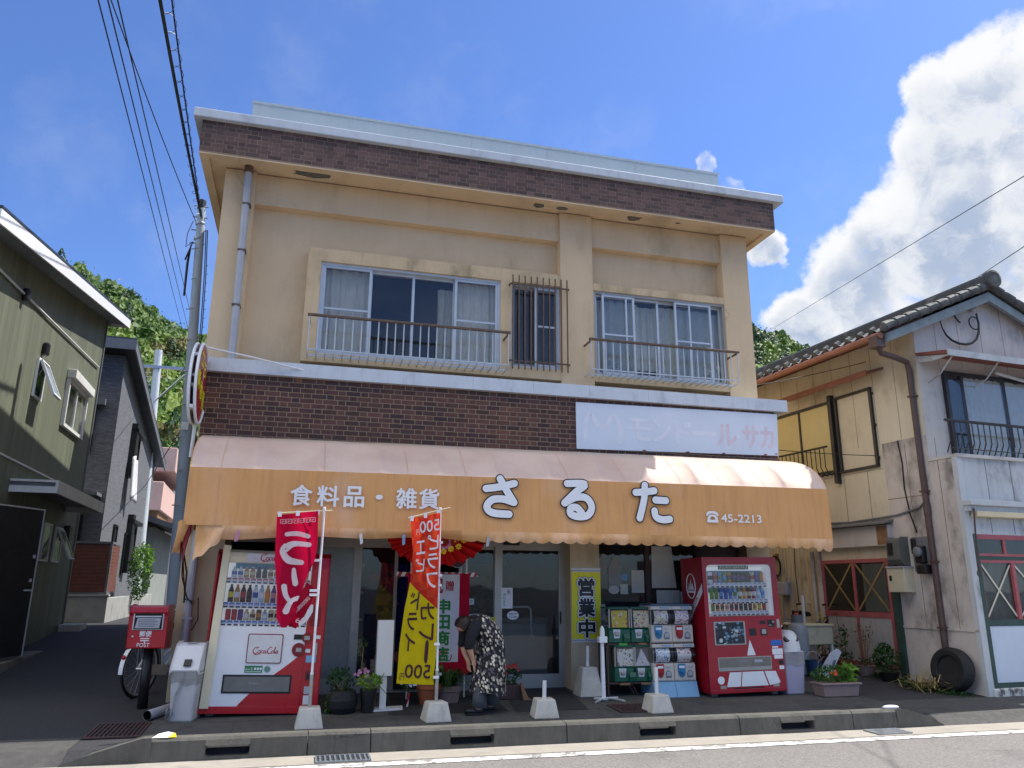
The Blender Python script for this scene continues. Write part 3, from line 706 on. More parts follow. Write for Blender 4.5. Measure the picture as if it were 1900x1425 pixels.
t = thing('cash_counter', 'white counter standing inside the shop behind the open doorway', 'counter', (3.0, 2.6, ZF)); MB().box(-.7, .7, -.3, .3, 0, .85).build('body', 'lgrey', t, bevel=.01); MB().box(-.74, .74, -.34, .34, .85, .89).build('top', 'white', t, bevel=.008)

# ---- right-hand shop window
mb = MB()
mb.box(5.27, 5.32, .22, .3, .1, 2.14); mb.box(6.08, 6.15, .22, .3, .1, 2.14); mb.box(6.90, 6.98, .2, .3, .1, 2.14); mb.box(5.32, 6.9, .22, .3, 2.06, 2.14); mb.box(5.32, 6.9, .22, .3, .1, .35)
bw = mb.build('window', 'brownpanel', shop)
MB().box(5.32, 6.08, .25, .258, .35, 2.06).build('pane', 'glassd', bw); MB().box(6.15, 6.9, .25, .258, .35, 2.06).build('pane', 'glassd', bw)
MB().box(5.3, 6.9, .75, .8, .1, 2.7).build('screen', P('dark_teal', '1c2d38', .7), bw)
mb = MB(); mb.box(6.98, 7.3, .2, .28, .1, 2.14); mb.box(7.31, 7.64, .22, .3, .1, 2.14); mb.build('side_door', P('brown_door', '5c4743', .6, streak=.15, stain=('3b2b28', .5, 3)), shop)
paper = P('paper', 'cfcdc6', .8, var=.05)
def poster(x0, x1, z0, z1, y, label, cat='paper notice', m=None, slant=0):
    mb = MB(); mb.prism([(x0, z0), (x1, z0), (x1-slant, z1), (x0+slant*.3, z1)], 'y', y, y+.002)
    return tag(mb.build('notice', m or paper), label, cat, 'papers on the shop windows')
poster(6.18, 6.58, 1.45, 2.05, .244, 'beige board behind the glass above the white capsule machines', slant=.06)
poster(6.25, 6.62, .85, 1.42, .240, 'pale cardboard sheet behind the white capsule machines, the left of two')
poster(6.63, 6.97, .85, 1.40, .236, 'pale cardboard sheet behind the white capsule machines, right by the vending machine')
poster(5.86, 6.06, 1.38, 1.70, .244, 'grey square sheet taped on the dark window above the green capsule machines')
poster(5.58, 5.92, .72, 1.02, .240, 'pale sheet standing just over the green capsule machines', slant=.01)
poster(5.34, 5.44, .85, 1.22, .244, 'narrow pale strip of paper at the left edge of the dark window')
for i, (x, z, wd, h, lb) in enumerate(((5.41, 1.78, .12, .28, 'smaller pale bottle-shaped cut-out at the top left of the dark window'), (5.60, 1.68, .2, .44, 'larger pale bottle-shaped cut-out on the dark window'))):
    mb = MB(); mb.prism([(x-wd/2, z-h/2), (x+wd/2, z-h/2), (x+wd/2, z+h*.1), (x+wd*.2, z+h*.38), (x+wd*.18, z+h*.5), (x-wd*.18, z+h*.5), (x-wd*.2, z+h*.38), (x-wd/2, z+h*.1)], 'y', .243, .246)
    tag(mb.build('notice', P('pale_cutout', '9b9a96', .7)), lb, 'cut-out', 'papers on the shop windows')
for x, z, rx_, rz_, m_, lb in ((5.75, 1.60, .055, .055, 'lblue', 'round pale blue sticker on the dark window'), (5.58, 1.42, .085, .06, paper, 'oval white sticker on the dark window')):
    mb = MB(); mb.prism([(x+rx_*math.cos(k*.3927), z+rz_*math.sin(k*.3927)) for k in range(16)], 'y', .242, .245); tag(mb.build('sticker', m_), lb, 'sticker')
poster(5.68, 5.8, 1.36, 1.50, .241, 'small square white card beside the oval sticker on the dark window')
# door notices
nt = thing('notice', 'white handwritten ice notice taped on the glass door', 'paper notice', (3.98, .256, 1.3)); MB().box(-.085, .085, 0, .002, -.14, .14).build('sheet', 'white', nt)
mb = MB(); put_text(mb, '氷', (.0, -.003, .05), .06, .07); put_text(mb, 'あ', (-.05, -.003, .03), .035, .035)
for i, ch in enumerate('ります'): put_text(mb, ch, (-.05, -.003, -.02-.045*i), .03, .035)
mb.build('lettering', 'black', nt)
nt = thing('sticker', 'oval white opening hours sticker on the glass door', 'sticker', (4.07, .256, 1.07)); mb = MB(); mb.prism([(.085*math.cos(k*.3927), .06*math.sin(k*.3927)) for k in range(16)], 'y', 0, .002); mb.build('sheet', 'white', nt)
mb = MB(); put_text(mb, '時間 7時', (-.055, -.003, .004), .11, .028); put_text(mb, 'から18時', (-.055, -.003, -.036), .11, .028); mb.build('lettering', 'black', nt)
nt = thing('poster', 'small yellow and red illustrated poster on the glass beside the door', 'poster', (3.73, .25, .92)); MB().box(-.11, .09, 0, .002, -.2, .12).build('sheet', cellm('poster_print', 'c83a1c', ['c83a1c', 'e8e0d0', 'd8531f'], 30), nt); MB().box(-.11, .09, -.003, -.0005, .06, .125).build('heading', 'yellow', nt)
mb = MB(); put_text(mb, 'こども110番', (-.1, -.006, .075), .17, .035); mb.build('lettering', 'black', nt)
nt = thing('sticker', 'small white word sticker beside the celebration banner', 'sticker', (3.42, .285, 1.25)); MB().box(-.01, .1, 0, .002, -.04, .04).build('sheet', 'white', nt, bevel=.0)
mb = MB(); put_text(mb, 'ク', (.03, -.003, -.025), .05, .05); mb.build('lettering', 'black', nt)
nt = thing('sticker', 'white handwritten card on the glass behind the celebration banner', 'sticker', (3.46, .285, 1.02)); MB().box(-.02, .12, 0, .002, -.06, .07).build('sheet', 'lgrey', nt)
mb = MB(); put_text(mb, 'ライフ', (.0, -.003, -.03), .1, .06); mb.build('lettering', 'black', nt)

# ================================================================== AWNING
aw = thing('awning', 'faded orange and pink shop awning with a rounded top and white lettering', 'awning', (4, -.25, 2.1))
AX = Matrix.Translation((-4, .25, -2.1))
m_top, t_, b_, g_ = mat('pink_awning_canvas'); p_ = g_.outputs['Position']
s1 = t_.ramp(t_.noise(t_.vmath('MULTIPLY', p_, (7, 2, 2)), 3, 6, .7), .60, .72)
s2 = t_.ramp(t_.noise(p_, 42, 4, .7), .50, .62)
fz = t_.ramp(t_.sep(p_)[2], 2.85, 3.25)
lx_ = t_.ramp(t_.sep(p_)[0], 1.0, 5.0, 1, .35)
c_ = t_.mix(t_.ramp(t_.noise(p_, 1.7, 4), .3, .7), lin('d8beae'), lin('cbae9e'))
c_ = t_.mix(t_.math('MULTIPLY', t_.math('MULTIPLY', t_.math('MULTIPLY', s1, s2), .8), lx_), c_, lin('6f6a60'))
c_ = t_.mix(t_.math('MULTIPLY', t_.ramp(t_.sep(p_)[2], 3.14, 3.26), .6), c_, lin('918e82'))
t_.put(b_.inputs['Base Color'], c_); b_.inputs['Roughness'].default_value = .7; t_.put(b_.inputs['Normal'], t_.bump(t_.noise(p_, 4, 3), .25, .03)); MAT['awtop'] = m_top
MAT['awfront'] = P('orange_awning_canvas', 'd49c62', .75, var=.06, sc=1.5, streak=.17, stain=('d6ae8c', .6, 1.1), bump=.15, bs=7)
MAT['awval'] = P('orange_valance', 'cd9a62', .75, var=.10, sc=3, stain=('e9bd97', .75, 1.8), thr=(.46, .62), bump=.3, bs=9)
MAT['awend'] = MAT['awfront']
prof = [(-.25, 3.30), (-.45, 3.28), (-.65, 3.235), (-.84, 3.175), (-1.0, 3.10), (-1.12, 3.02), (-1.205, 2.935), (-1.265, 2.85), (-1.30, 2.765)]
low = [(-1.30, 2.765), (-1.315, 2.55), (-1.325, 2.33), (-1.33, 2.10)]
XL, XR_ = -.10, 8.15
ribs = [-.10, .58, 1.30, 2.02, 2.72, 3.42, 4.12, 4.81, 5.50, 6.20, 6.88, 7.52, 8.15]
def rise(x): return .03*(x-4)/4
def sagf(x):
    for a, b in zip(ribs, ribs[1:]):
        if a <= x <= b:
            return max(0, math.sin(math.pi*(x-a)/(b-a)))**.6
    return 0
def along(pr, v):
    k = v*(len(pr)-1); i = min(int(k), len(pr)-2); t = k-i
    return pr[i][0]*(1-t)+pr[i+1][0]*t, pr[i][1]*(1-t)+pr[i+1][1]*t
def canopy(u, v):
    x = XL+(XR_-XL)*u; y, z = along(prof, v); k_ = min(1, max(0, (v-.25)/.35)); s_ = sagf(x)*.085*math.sin(math.pi*min(1, v*.97))**.8*k_*k_*(3-2*k_)
    n = Vector((y+.25, z-2.6)); n = n.normalized() if n.length else Vector((0, 1))
    wv = .006*mnoise.noise(Vector((x*2.3, v*3, 0)))
    return (x, y-n.x*s_+wv, z-n.y*s_+rise(x)+wv)
def front(u, v):
    x = XL+(XR_-XL)*u; y, z = along(low, v); return (x, y+.010*mnoise.noise(Vector((x*1.4, v*1.5, 3)))*math.sin(math.pi*v)+.012*sagf(x)*math.sin(math.pi*v), z+rise(x)*(1-.7*v))
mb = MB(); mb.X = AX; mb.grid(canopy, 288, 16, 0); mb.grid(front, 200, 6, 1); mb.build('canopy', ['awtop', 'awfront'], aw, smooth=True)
mb = MB(); mb.X = AX
for x in (XL, XR_):
    mb = MB(); mb.X = AX; pts = [(y, z+rise(x)) for y, z in prof]+[(y, z+rise(x)*.3) for y, z in low[1:]]+[(-.25, 2.1)]
    mb.prism(pts, 'x', x-.004, x+.004); mb.build('end_panel', 'awend', aw)
def val(u, v):
    x = .30+(XR_-.30)*u
    sc = 1.0 if x > 3.3 else max(0, (x-2.9)/.4)
    low_ = .115+.028*sc*(abs(math.sin(math.pi*x/.178))**.7*1.2-.5)+(.016*math.sin(x*4.1)+.02*math.sin(x*1.7+1))*(1-sc)
    curl = .035*math.sin(x*2.4+.6)+.02*math.sin(x*7.1)+.02*mnoise.noise(Vector((x*1.9, 0, 9)))
    roll_ = .018*math.sin(math.pi*v)*(1+.5*math.sin(x*3.1))
    return (x, -1.332+.012*v+curl*v*.6-roll_+(.05*v if x < 3 else 0), 2.103+rise(x)*.3-low_*v*(1.0 if x < 7.9 else 1.25))
mb = MB(); mb.X = AX; mb.grid(val, 620, 8); mb.build('valance', 'awval', aw, smooth=True)
# welded seams of the canvas, as narrow strips on the cloth
seam_m = P('seam_canvas', 'cfa083', .75, var=.08, sc=3)
def seam(x, d=.006):
    mb = MB(); mb.X = AX
    pts = [canopy((x-XL)/(XR_-XL), .12+.88*k/24) for k in range(25)]+[front((x-XL)/(XR_-XL), k/6) for k in range(1, 7)]
    b = mb.add([(x-d, p[1]-.004, p[2]+.004) for p in pts]+[(x+d, p[1]-.004, p[2]+.004) for p in pts]); n = len(pts)
    for k in range(n-1): mb.face((b+k, b+n+k, b+n+k+1, b+k+1))
    mb.build('seam_strip', seam_m, aw)
for x in (.22, 1.36, 2.34, 3.05, 4.37, 5.15, 5.95, 6.55, 7.2): seam(x, .0025)
# torn corner hanging at the left end
mb = MB(); mb.X = AX
mb.grid(lambda u, v: (-.16+.02*v-.06*v*v+.17*u*(1-.35*v), -1.30-.05*math.sin(u*5+v*2)+.05*v, 2.12-.36*v+.07*u*v+.02*math.sin(u*7)), 10, 10)
mb.grid(lambda u, v: (.03+.30*u, -1.305+.05*math.sin(u*4+v*3)*v-.01, 2.103-(.30*(1-u)**.7+.10)*v+.015*math.sin(u*14)*v), 14, 8)
mb.build('torn_flap', 'awval', aw, smooth=True)
mb = MB(); mb.X = AX; mb.grid(lambda u, v: (-.115+.10*u*(1-v*.5), -1.26+.03*math.sin(u*6), 2.09-.34*v*(.8+.4*math.sin(u*9))), 8, 8); mb.build('dark_lining', 'redd', aw)
mb = MB(); mb.X = AX
for x in ribs:
    mb.tube([(x, -.27, 3.24), (x, -.6, 3.18), (x, -.92, 3.08), (x, -1.2, 2.84), (x, -1.27, 2.7), (x, -1.30, 2.12)], .010, 6)
mb.tube([(XL, -1.27, 2.12), (XR_, -1.27, 2.12)], .014, 6); mb.tube([(XL, -.28, 2.75), (XR_, -.28, 2.75)], .014, 6)
for x in (.55, 2.7, 4.8, 6.5): mb.tube([(x, -1.25, 2.13), (x, -.2, 2.55)], .011, 6)
mb.build('frame', 'steel', aw)
# lettering on the front panel
def awp(x, z, off):
    t = (z-2.1)/.665; return (x-4, -1.33+.030*t*(.6+.4*t)-.013-off+.25, z+rise(x)*(.3+.7*t)-2.1)
mb = MB()
for ch, x0, wd in (('食', 1.0, .245), ('料', 1.295, .255), ('品', 1.60, .235), ('雑', 2.205, .245), ('貨', 2.475, .245)):
    put_text(mb, ch, (0, 0, 0), wd, .25, 0, bold=.022, fn=lambda a, b, x0=x0: awp(x0+a, 2.345+b, .003))
stroke(mb, [(1.995, 2.475), (2.02, 2.475)], .055, 0, awp, lift=.003)
put_text(mb, '45-2213', (0, 0, 0), .60, .105, 0, bold=.018, fn=lambda a, b: awp(6.47+a, 2.285+b, .003))
# telephone mark
for pts, wd in (([(6.27, 2.375), (6.29, 2.40), (6.345, 2.408), (6.40, 2.40), (6.42, 2.375)], .03), ([(6.285, 2.33), (6.31, 2.36)], .03), ([(6.405, 2.33), (6.38, 2.36)], .03), ([(6.28, 2.295), (6.41, 2.295)], .035), ([(6.285, 2.31), (6.30, 2.335)], .03), ([(6.405, 2.31), (6.39, 2.335)], .03), ([(6.31, 2.365), (6.38, 2.365)], .025)):
    stroke(mb, pts, wd, 0, awp, lift=.003)
ZS = {'さ': (3.25, 3.70, -20, 158, 2.79, 2.262, 300, 523), 'る': (4.26, 4.71, 390, 578, 2.765, 2.262, 325, 532), 'た': (5.22, 5.775, 782, 985, 2.775, 2.255, 325, 543)}
ST = {'さ': [[(-2, 372), (70, 360), (140, 340)], [(68, 318), (98, 375), (137, 440)], [(137, 440), (80, 424), (28, 430), (2, 466), (30, 496), (112, 502)]],
      'る': [[(425, 345), (525, 345), (470, 390), (408, 446)], [(408, 446), (470, 416), (530, 418), (558, 462), (535, 505), (480, 514), (440, 500), (442, 472), (474, 468), (500, 492)]],
      'た': [[(801, 385), (850, 380), (897, 372)], [(850, 344), (842, 420), (815, 520)], [(900, 422), (954, 424)], [(892, 480), (898, 512), (930, 526), (968, 522)]]}
for ch, sts in ST.items():
    x0, x1, a0, a1, z1, z0, b0, b1 = ZS[ch]
    cv = lambda p: (x0+(p[0]-a0)/(a1-a0)*(x1-x0), z1+(p[1]-b0)/(b1-b0)*(z0-z1))
    for i, s_ in enumerate(sts): stroke(mb, [cv(p) for p in s_], .118, 1, awp, lift=.002+.0005*i)
    for i, s_ in enumerate(sts): stroke(mb, [cv(p) for p in s_], .090, 0, awp, lift=.0050+.0005*i)
mb.build('lettering', ['white', 'navy'], aw)
for x, m_, lb in ((.47, 'petalp', 'pink clothes peg gripping the awning edge left of the red flag'), (1.82, 'whited', 'grey white clothes peg gripping the awning edge between the two flags'), (2.31, 'lblue', 'pale blue clothes peg above the left tip of the red fan'), (3.32, 'lgrey', 'grey clothes peg above the right tip of the red fan')):
    t = thing('clothes_peg', lb, 'clothes peg', (x, -1.36, 1.985), group='clothes pegs on the awning', ry=random.uniform(-.2, .2))
    MB().box(-.014, .002, -.008, .008, -.07, .05).build('jaw', m_, t, bevel=.003); MB().box(.004, .018, -.006, .010, -.06, .05).build('jaw', m_, t, bevel=.003)

# ================================================================== SIGNS ON THE BUILDING
fs = thing('sign_board', 'white metal sign board with ghostly faded lettering above the awning', 'sign board', (6.5, -.25, 3.37))
mb = MB(); mb.X = Matrix.Translation((-6.5, .25, -3.37))
mb.prism([(4.865, 3.37), (8.135, 3.43), (8.165, 4.075), (4.86, 4.045)], 'y', -.272, -.25)
mb.build('board', P('faded_white_metal', 'd3dce8', .45, var=.04, sc=2, stain=('e6e4ec', .4, 1.4)), fs, bevel=.004)
mb = MB(); gw = P('ghost_letter', 'dfe2ec', .55, var=.05, sc=6, stain=('d3dce8', .7, 3)); gp_ = P('ghost_red', 'dccbd4', .55, var=.08, sc=8, stain=('d3dce8', .8, 4))
gf = lambda x, z, off: (x-6.5, -.0235-off, z-3.37)
for pts in ([(5.0, 3.5), (5.0, 3.75), (5.08, 3.88), (5.2, 3.72), (5.32, 3.72), (5.42, 3.88), (5.52, 3.75), (5.52, 3.5)],): stroke(mb, pts, .07, 0, gf)
for i, (ch, x0, wd, m_) in enumerate((('モ', 5.66, .36, 0), ('ン', 6.05, .3, 0), ('ド', 6.42, .26, 0), ('ー', 6.72, .34, 0), ('ル', 7.1, .34, 1), ('・', 7.46, .05, 0), ('サ', 7.54, .27, 1), ('カ', 7.84, .24, 1))):
    if ch == 'ー': stroke(mb, [(x0, 3.70), (x0+wd, 3.70)], .07, 0, gf)
    elif ch == '・': stroke(mb, [(x0, 3.68), (x0+.02, 3.68)], .05, 0, gf)
    else: put_text(mb, ch, (0, 0, 0), wd, .34, m_, bold=.03, fn=lambda a, b, x0=x0: gf(x0+a, 3.53+b, .0))
mb.build('lettering', [gw, gp_], fs)
mb = MB()
for x, z in ((5.9, 3.39), (6.6, 3.405), (7.2, 3.415), (8.1, 3.45), (7.9, 3.43)): mb.poly([(x-6.5+random.uniform(.02, .05)*math.cos(k)-.0, -.0238, z-3.37+random.uniform(.006, .016)*math.sin(k)) for k in range(6)])
mb.build('rust_spot', P('rust', '8a4b33', .9, var=.2, sc=30), fs)

# round projecting sign
rs = thing('round_sign', 'round red double faced sign with yellow lettering on a white pole at the shop corner', 'sign', (-.215, -.62, 3.86), rz=R(-.3))
mb = MB(); N = 40
ring = lambda r_: [(r_*math.cos(2*math.pi*k/N)*.95, r_*math.sin(2*math.pi*k/N)*1.02) for k in range(N)]
mb = MB(); mb.prism(ring(.475), 'x', .022, .036); mb.build('face', 'red', rs)
mb = MB(); mb.prism(ring(.475), 'x', -.036, -.022); mb.build('back_face', 'lgrey', rs)
mb = MB()
for xo in (.04, -.04):
    mb.tube([(xo*.9, a, b) for a, b in ring(.485)+[ring(.485)[0]]], .018, 8, 0, False)
mb.build('rim', 'white', rs)
mb = MB()
for z in (-.36, -.1, .02, .28): mb.box(-.022, .022, -.36, .36, z-.02, z+.02)
mb.build('bracket', 'whited', rs)
mb = MB(); FN = lambda a, b: (.038, a, b)
for ch, y0, z0, wd, h in (('立', -.20, .14, .24, .22), ('ち', .06, .06, .22, .22), ('青', -.34, -.17, .25, .24), ('物', -.08, -.26, .22, .24), ('屋', .16, -.34, .2, .24)):
    put_text(mb, ch, (0, 0, 0), wd, h, 0, bold=.03, N=(1, 0, 0), fn=lambda a, b, y0=y0, z0=z0: FN(y0+a, z0+b+.06))
mb.build('lettering', 'yellow', rs)
mb = MB(); mb.tube([(.02, .10, .18), (.0, .12, -.5), (-.01, .13, -.9)], .022, 8); mb.build('pole', 'whited', rs)
mb = MB(); mb.X = rs.matrix_basis.inverted() if False else Matrix(); 
inv = (Matrix.Translation((-.215, -.62, 3.86)) @ Matrix.Rotation(R(-.3), 4, 'Z')).inverted()
mb.X = inv; mb.tube([(-.24, -.62, 4.345), (.4, -.46, 4.29), (1.05, -.3, 4.21)], .012, 6); mb.build('stay_rod', 'white', rs)

ys = thing('banner_sign', 'yellow open for business sign with black lettering on the buff pillar', 'sign', (5.06, -.005, 1.22))
MB().box(-.215, .215, -.006, 0, -.49, .49).build('sheet', 'yellow', ys); MB().box(-.216, .216, -.008, -.001, .44, .50).build('edge_strip', 'whited', ys); MB().box(-.216, .216, -.008, -.001, -.50, -.455).build('edge_strip', 'whited', ys)
mb = MB(); mb.box(-.216, .216, -.0085, -.0015, .452, .462, 0); mb.box(-.216, .216, -.0085, -.0015, -.478, -.468, 0); mb.build('stripe', P('lilac', '8a86b8', .5), ys)
mb = MB()
for i, ch in enumerate('営業中'):
    z0 = .11-.275*i
    for k, (bd, m_, o_) in enumerate(((.105, 1, -.0078), (.088, 2, -.0098), (.040, 1, -.0118))):
        grow = .05*(1, .72, 0)[k]
        put_text(mb, ch, (-.125-grow/2, o_, z0-grow/2), .25+grow, .25+grow, m_, bold=bd)
mb.build('lettering', ['yellow', 'black', 'white'], ys)

# ================================================================== VENDING MACHINES
def litcase(name, col, e):
    """lining of a display case, with a glow added in place of its lamps"""
    m = P(name, col, .5); b = m.node_tree.nodes['Principled BSDF']; b.inputs['Emission Color'].default_value = (.9, .95, 1, 1); b.inputs['Emission Strength'].default_value = e; return m
def rrect(x0, x1, z0, z1, r_, n=5):
    o = []
    for cx, cz, a0 in ((x1-r_, z0+r_, -90), (x1-r_, z1-r_, 0), (x0+r_, z1-r_, 90), (x0+r_, z0+r_, 180)):
        for k in range(n+1): a = R(a0+90*k/n); o.append((cx+r_*math.cos(a), cz+r_*math.sin(a)))
    return o
def bottle_mesh(kind):
    mb = MB()
    if kind == 'bottle':
        mb.lathe([(.031, 0), (.033, .01), (.033, .06)], 10, 0); mb.lathe([(.0335, .06), (.0335, .125)], 10, 1); mb.lathe([(.033, .125), (.03, .145), (.015, .185), (.013, .195)], 10, 0); mb.lathe([(.0155, .195), (.0155, .212), (.012, .214)], 10, 2)
    elif kind == 'can':
        mb.lathe([(.026, 0), (.031, .008), (.031, .04)], 10, 1); mb.lathe([(.0312, .04), (.0312, .085)], 10, 0); mb.lathe([(.031, .085), (.031, .115), (.026, .124)], 10, 1); mb.lathe([(.026, .124), (.026, .121), (.0001, .121)], 10, 2)
    o = mb.build('sample_'+kind, ['white', 'white', 'white'], None, smooth=False); me = o.data; bpy.data.objects.remove(o); return me
BME = {k: bottle_mesh(k) for k in ('bottle', 'can')}
PAL = {n: P('drink_'+n, c, .3, var=.03) for n, c in dict(tea='5f8a2c', cola='3a1712', red='b3182a', blue='2b55a8', white='dfe3e8', amber='b8863a', water='a9c6dc', purple='5b2a7a', orange='d98324', black='1d1c1e', olive='7d8a3a', yellow='d9c23a', brown='6a4326', sky='5d9ad0', pink='c07a86', cream='d8c9a0').items()}
def samples(parent, row, x0, dx, z, y, sc=1.0, hh=None):
    for i, (k, a, b, c) in enumerate(row):
        o = bpy.data.objects.new('sample_'+k, BME[k]); COL.objects.link(o); o.parent = parent; o.location = (x0+dx*i, y, z)
        s_ = sc*(1.0 if k == 'bottle' else 1.05); o.scale = (s_, s_, hh/(.214 if k == 'bottle' else .124) if hh else s_*(1 if k == 'bottle' else 1.2))
        for j, m_ in enumerate((a, b, c)): o.material_slots[j].link = 'OBJECT'; o.material_slots[j].material = PAL[m_]
def script_logo(mb, x0, z0, wd, m=0, y=-.002):
    """the cursive soft-drink word mark, drawn as brush strokes in a 200 x 66 box"""
    k = wd/200; fn = lambda a, b, o_: (x0+a*k, y-o_, z0+b*k)
    S = [([(44, 54), (34, 62), (16, 52), (6, 30), (14, 12), (30, 12), (44, 24)], [3, 5, 6, 8, 8, 6, 3]), ([(50, 60), (38, 56), (30, 46)], [5, 4, 3]),
         ([(58, 36), (48, 32), (44, 20), (50, 13), (60, 18), (63, 30), (58, 36)], [4, 5, 6, 5, 5, 5, 4]),
         ([(84, 34), (76, 36), (68, 24), (72, 14), (84, 20)], [5, 5, 7, 6, 3]),
         ([(104, 34), (94, 34), (88, 20), (94, 13), (103, 24), (105, 35), (104, 18), (110, 14), (116, 20)], [4, 5, 6, 5, 4, 6, 6, 4, 3]),
         ([(114, 26), (122, 26)], [4, 4]),
         ([(156, 56), (146, 64), (128, 50), (120, 28), (130, 12), (146, 16), (156, 28)], [3, 6, 6, 8, 8, 6, 3]),
         ([(164, 36), (155, 32), (152, 20), (158, 13), (167, 20), (169, 32), (164, 36)], [4, 5, 6, 5, 5, 5, 4]),
         ([(172, 14), (178, 40), (186, 62), (178, 58), (176, 30), (180, 14), (186, 18)], [3, 5, 5, 4, 6, 6, 3]),
         ([(200, 34), (192, 34), (187, 20), (192, 13), (200, 24), (202, 35), (201, 18), (206, 14)], [4, 5, 6, 5, 4, 6, 6, 3]),
         ([(40, 7), (20, 4), (34, 2), (56, 8), (70, 5)], [2, 4, 4, 5, 2])]
    for i, (p_, w_) in enumerate(S): stroke(mb, p_, w_, m, fn, lift=.0002*i)
def selector(parent, z, x0, x1, n, y, pal, hh=.03):
    mb = MB(); mb.box(x0, x1, y-.012, y+.10, z-hh, z, 0); mb.box(x0, x1, y-.004, y+.002, z, z+.035, 0)
    dx = (x1-x0)/n
    for i in range(n):
        cx = x0+dx*(i+.5); mb.box(cx-.026, cx+.026, y-.006, y+.001, z+.004, z+.03, 1); mb.box(cx-.020, cx+.020, y-.0075, y-.006, z+.008, z+.014, 0); mb.box(cx-.022, cx+.022, y-.017, y-.011, z-.024, z-.008, 2)
    mb.build('selector_shelf', ['white', pal, 'black'], parent)

# --- the tall red and white machine on the left
W1, H1, D1 = 1.27, 1.83, .70
v1 = thing('vending_machine', 'red and white drinks vending machine with cream header and script logo behind red flag', 'vending machine', (.20, -.965, .055), ry=R(1.6), group='red drinks vending machines')
DZ0, DZ1 = .955, 1.66    # display opening
mb = MB()
side = [(0, .045), (0, .9), (.0, 1.62), (.04, 1.76), (.12, 1.83), (D1, 1.83), (D1, .045)]
side = [(.02, .045), (.02, 1.62), (.05, 1.74), (.12, 1.80), (D1, 1.80), (D1, .045)]
mb.prism(side, 'x', 0, .018); mb.prism(side, 'x', W1-.018, W1)
mb.box(.018, W1-.018, D1-.02, D1, .045, 1.78); mb.box(.018, W1-.018, .10, D1-.02, 1.77, 1.795); mb.box(.018, W1-.018, .03, D1-.02, .045, .07)
mb.box(.0, W1, -.012, .06, .045, .12); mb.box(.10, W1-.2, .02, .06, .12, .14)
mb.build('body', 'red', v1, bevel=.006)
# cream pillar and header
mb = MB(); mb.prism([(.03, .115), (.10, .115), (.125, 1.83), (.072, 1.835)], 'y', -.03, .05); mb.build('cream_edge', 'cream', v1, bevel=.012)
hd = [(.0, 1.655), (-.012, 1.72), (.0, 1.77), (.05, 1.80), (.2, 1.805), (.2, 1.655)]
mb = MB(); mb.prism(hd, 'x', .125, 1.06); mb.build('header', 'cream', v1, bevel=.008)
h_ = MB(); h_.box(.32, 1.0, -.016, -.008, 1.665, 1.765); hp = h_.build('logo_panel', 'whited', v1, bevel=.004)
mb = MB(); script_logo(mb, .47, 1.672, .30, 0, -.018); mb.build('lettering', 'red', hp)
# red right column
mb = MB(); mb.prism([(0, .12), (0, 1.62), (.03, 1.745), (.09, 1.795), (.3, 1.795), (.3, .12)], 'x', 1.06, W1-.018); mb.build('side_column', 'red', v1, bevel=.006)
mb = MB(); mb.box(1.09, 1.21, -.004, .002, .98, 1.2); mb.build('door_flap', 'redd', v1)
# lower front: white panel with the red sweep
mb = MB(); mb.box(.10, 1.06, -.004, .1, .12, DZ0); mb.build('front_panel', 'white', v1, bevel=.004)
sw = [(1.06, .70), (.97, .62), (.86, .53), (.73, .43), (.60, .33), (.50, .235), (.42, .15), (.40, .122), (1.06, .122)]
mb = MB(); mb.prism(sw, 'y', -.0065, -.003); mb.build('red_sweep', 'red', v1)
mb = MB(); mb.prism(rrect(.44, .82, .57, .885, .02), 'y', -.012, .0, 0); sp = mb.build('advert_panel', 'redd', v1); mb = MB(); mb.prism(rrect(.45, .81, .58, .875, .015), 'y', -.014, -.011, 0); mb.build('panel_face', 'whited', sp)
mb = MB(); script_logo(mb, .50, .66, .27, 0, -.015); mb.build('lettering', 'red', sp)
mb = MB(); mb.box(.44, .63, -.0085, -.004, .47, .545); ec = mb.build('eco_label', P('label_green', '2f7d52', .5), v1); mb = MB(); put_text(mb, 'ecoる', (.45, -.0095, .495), .075, .03); mb.box(.54, .562, -.0095, -.0086, .50, .525); mb.box(.57, .592, -.0095, -.0086, .50, .525); mb.box(.60, .622, -.0095, -.0086, .50, .525); mb.box(.45, .62, -.0095, -.0086, .48, .485); mb.build('lettering', 'white', ec)
mb = MB(); mb.prism([(.68+.038*math.cos(k*.3927), .51+.038*math.sin(k*.3927)) for k in range(16)], 'y', -.0085, -.004, 0); mb.prism([(.68+.028*math.cos(k*.3927), .51+.028*math.sin(k*.3927)) for k in range(16)], 'y', -.0095, -.0086, 1); mb.tube([(.68, -.0105, .49), (.68, -.0105, .52), (.695, -.0105, .535)], .004, 6, 0); mb.build('round_label', ['lgrey', P('label_green2', '3c8f6a', .5)], v1)
# delivery slot
mb = MB(); mb.box(.22, .955, -.012, -.003, .255, .45); sl1 = mb.build('delivery_slot', 'black', v1, bevel=.004); mb = MB(); mb.prism([(-.014, .275), (-.010, .43), (-.012, .43), (-.016, .275)], 'x', .24, .935); mb.build('flap', P('smoky_flap', '6f6f6b', .3, var=.15, sc=3), sl1)
mb = MB(); put_text(mb, '取出口', (.5, -.0175, .35), .10, .022); mb.build('lettering', 'lgrey', sl1)
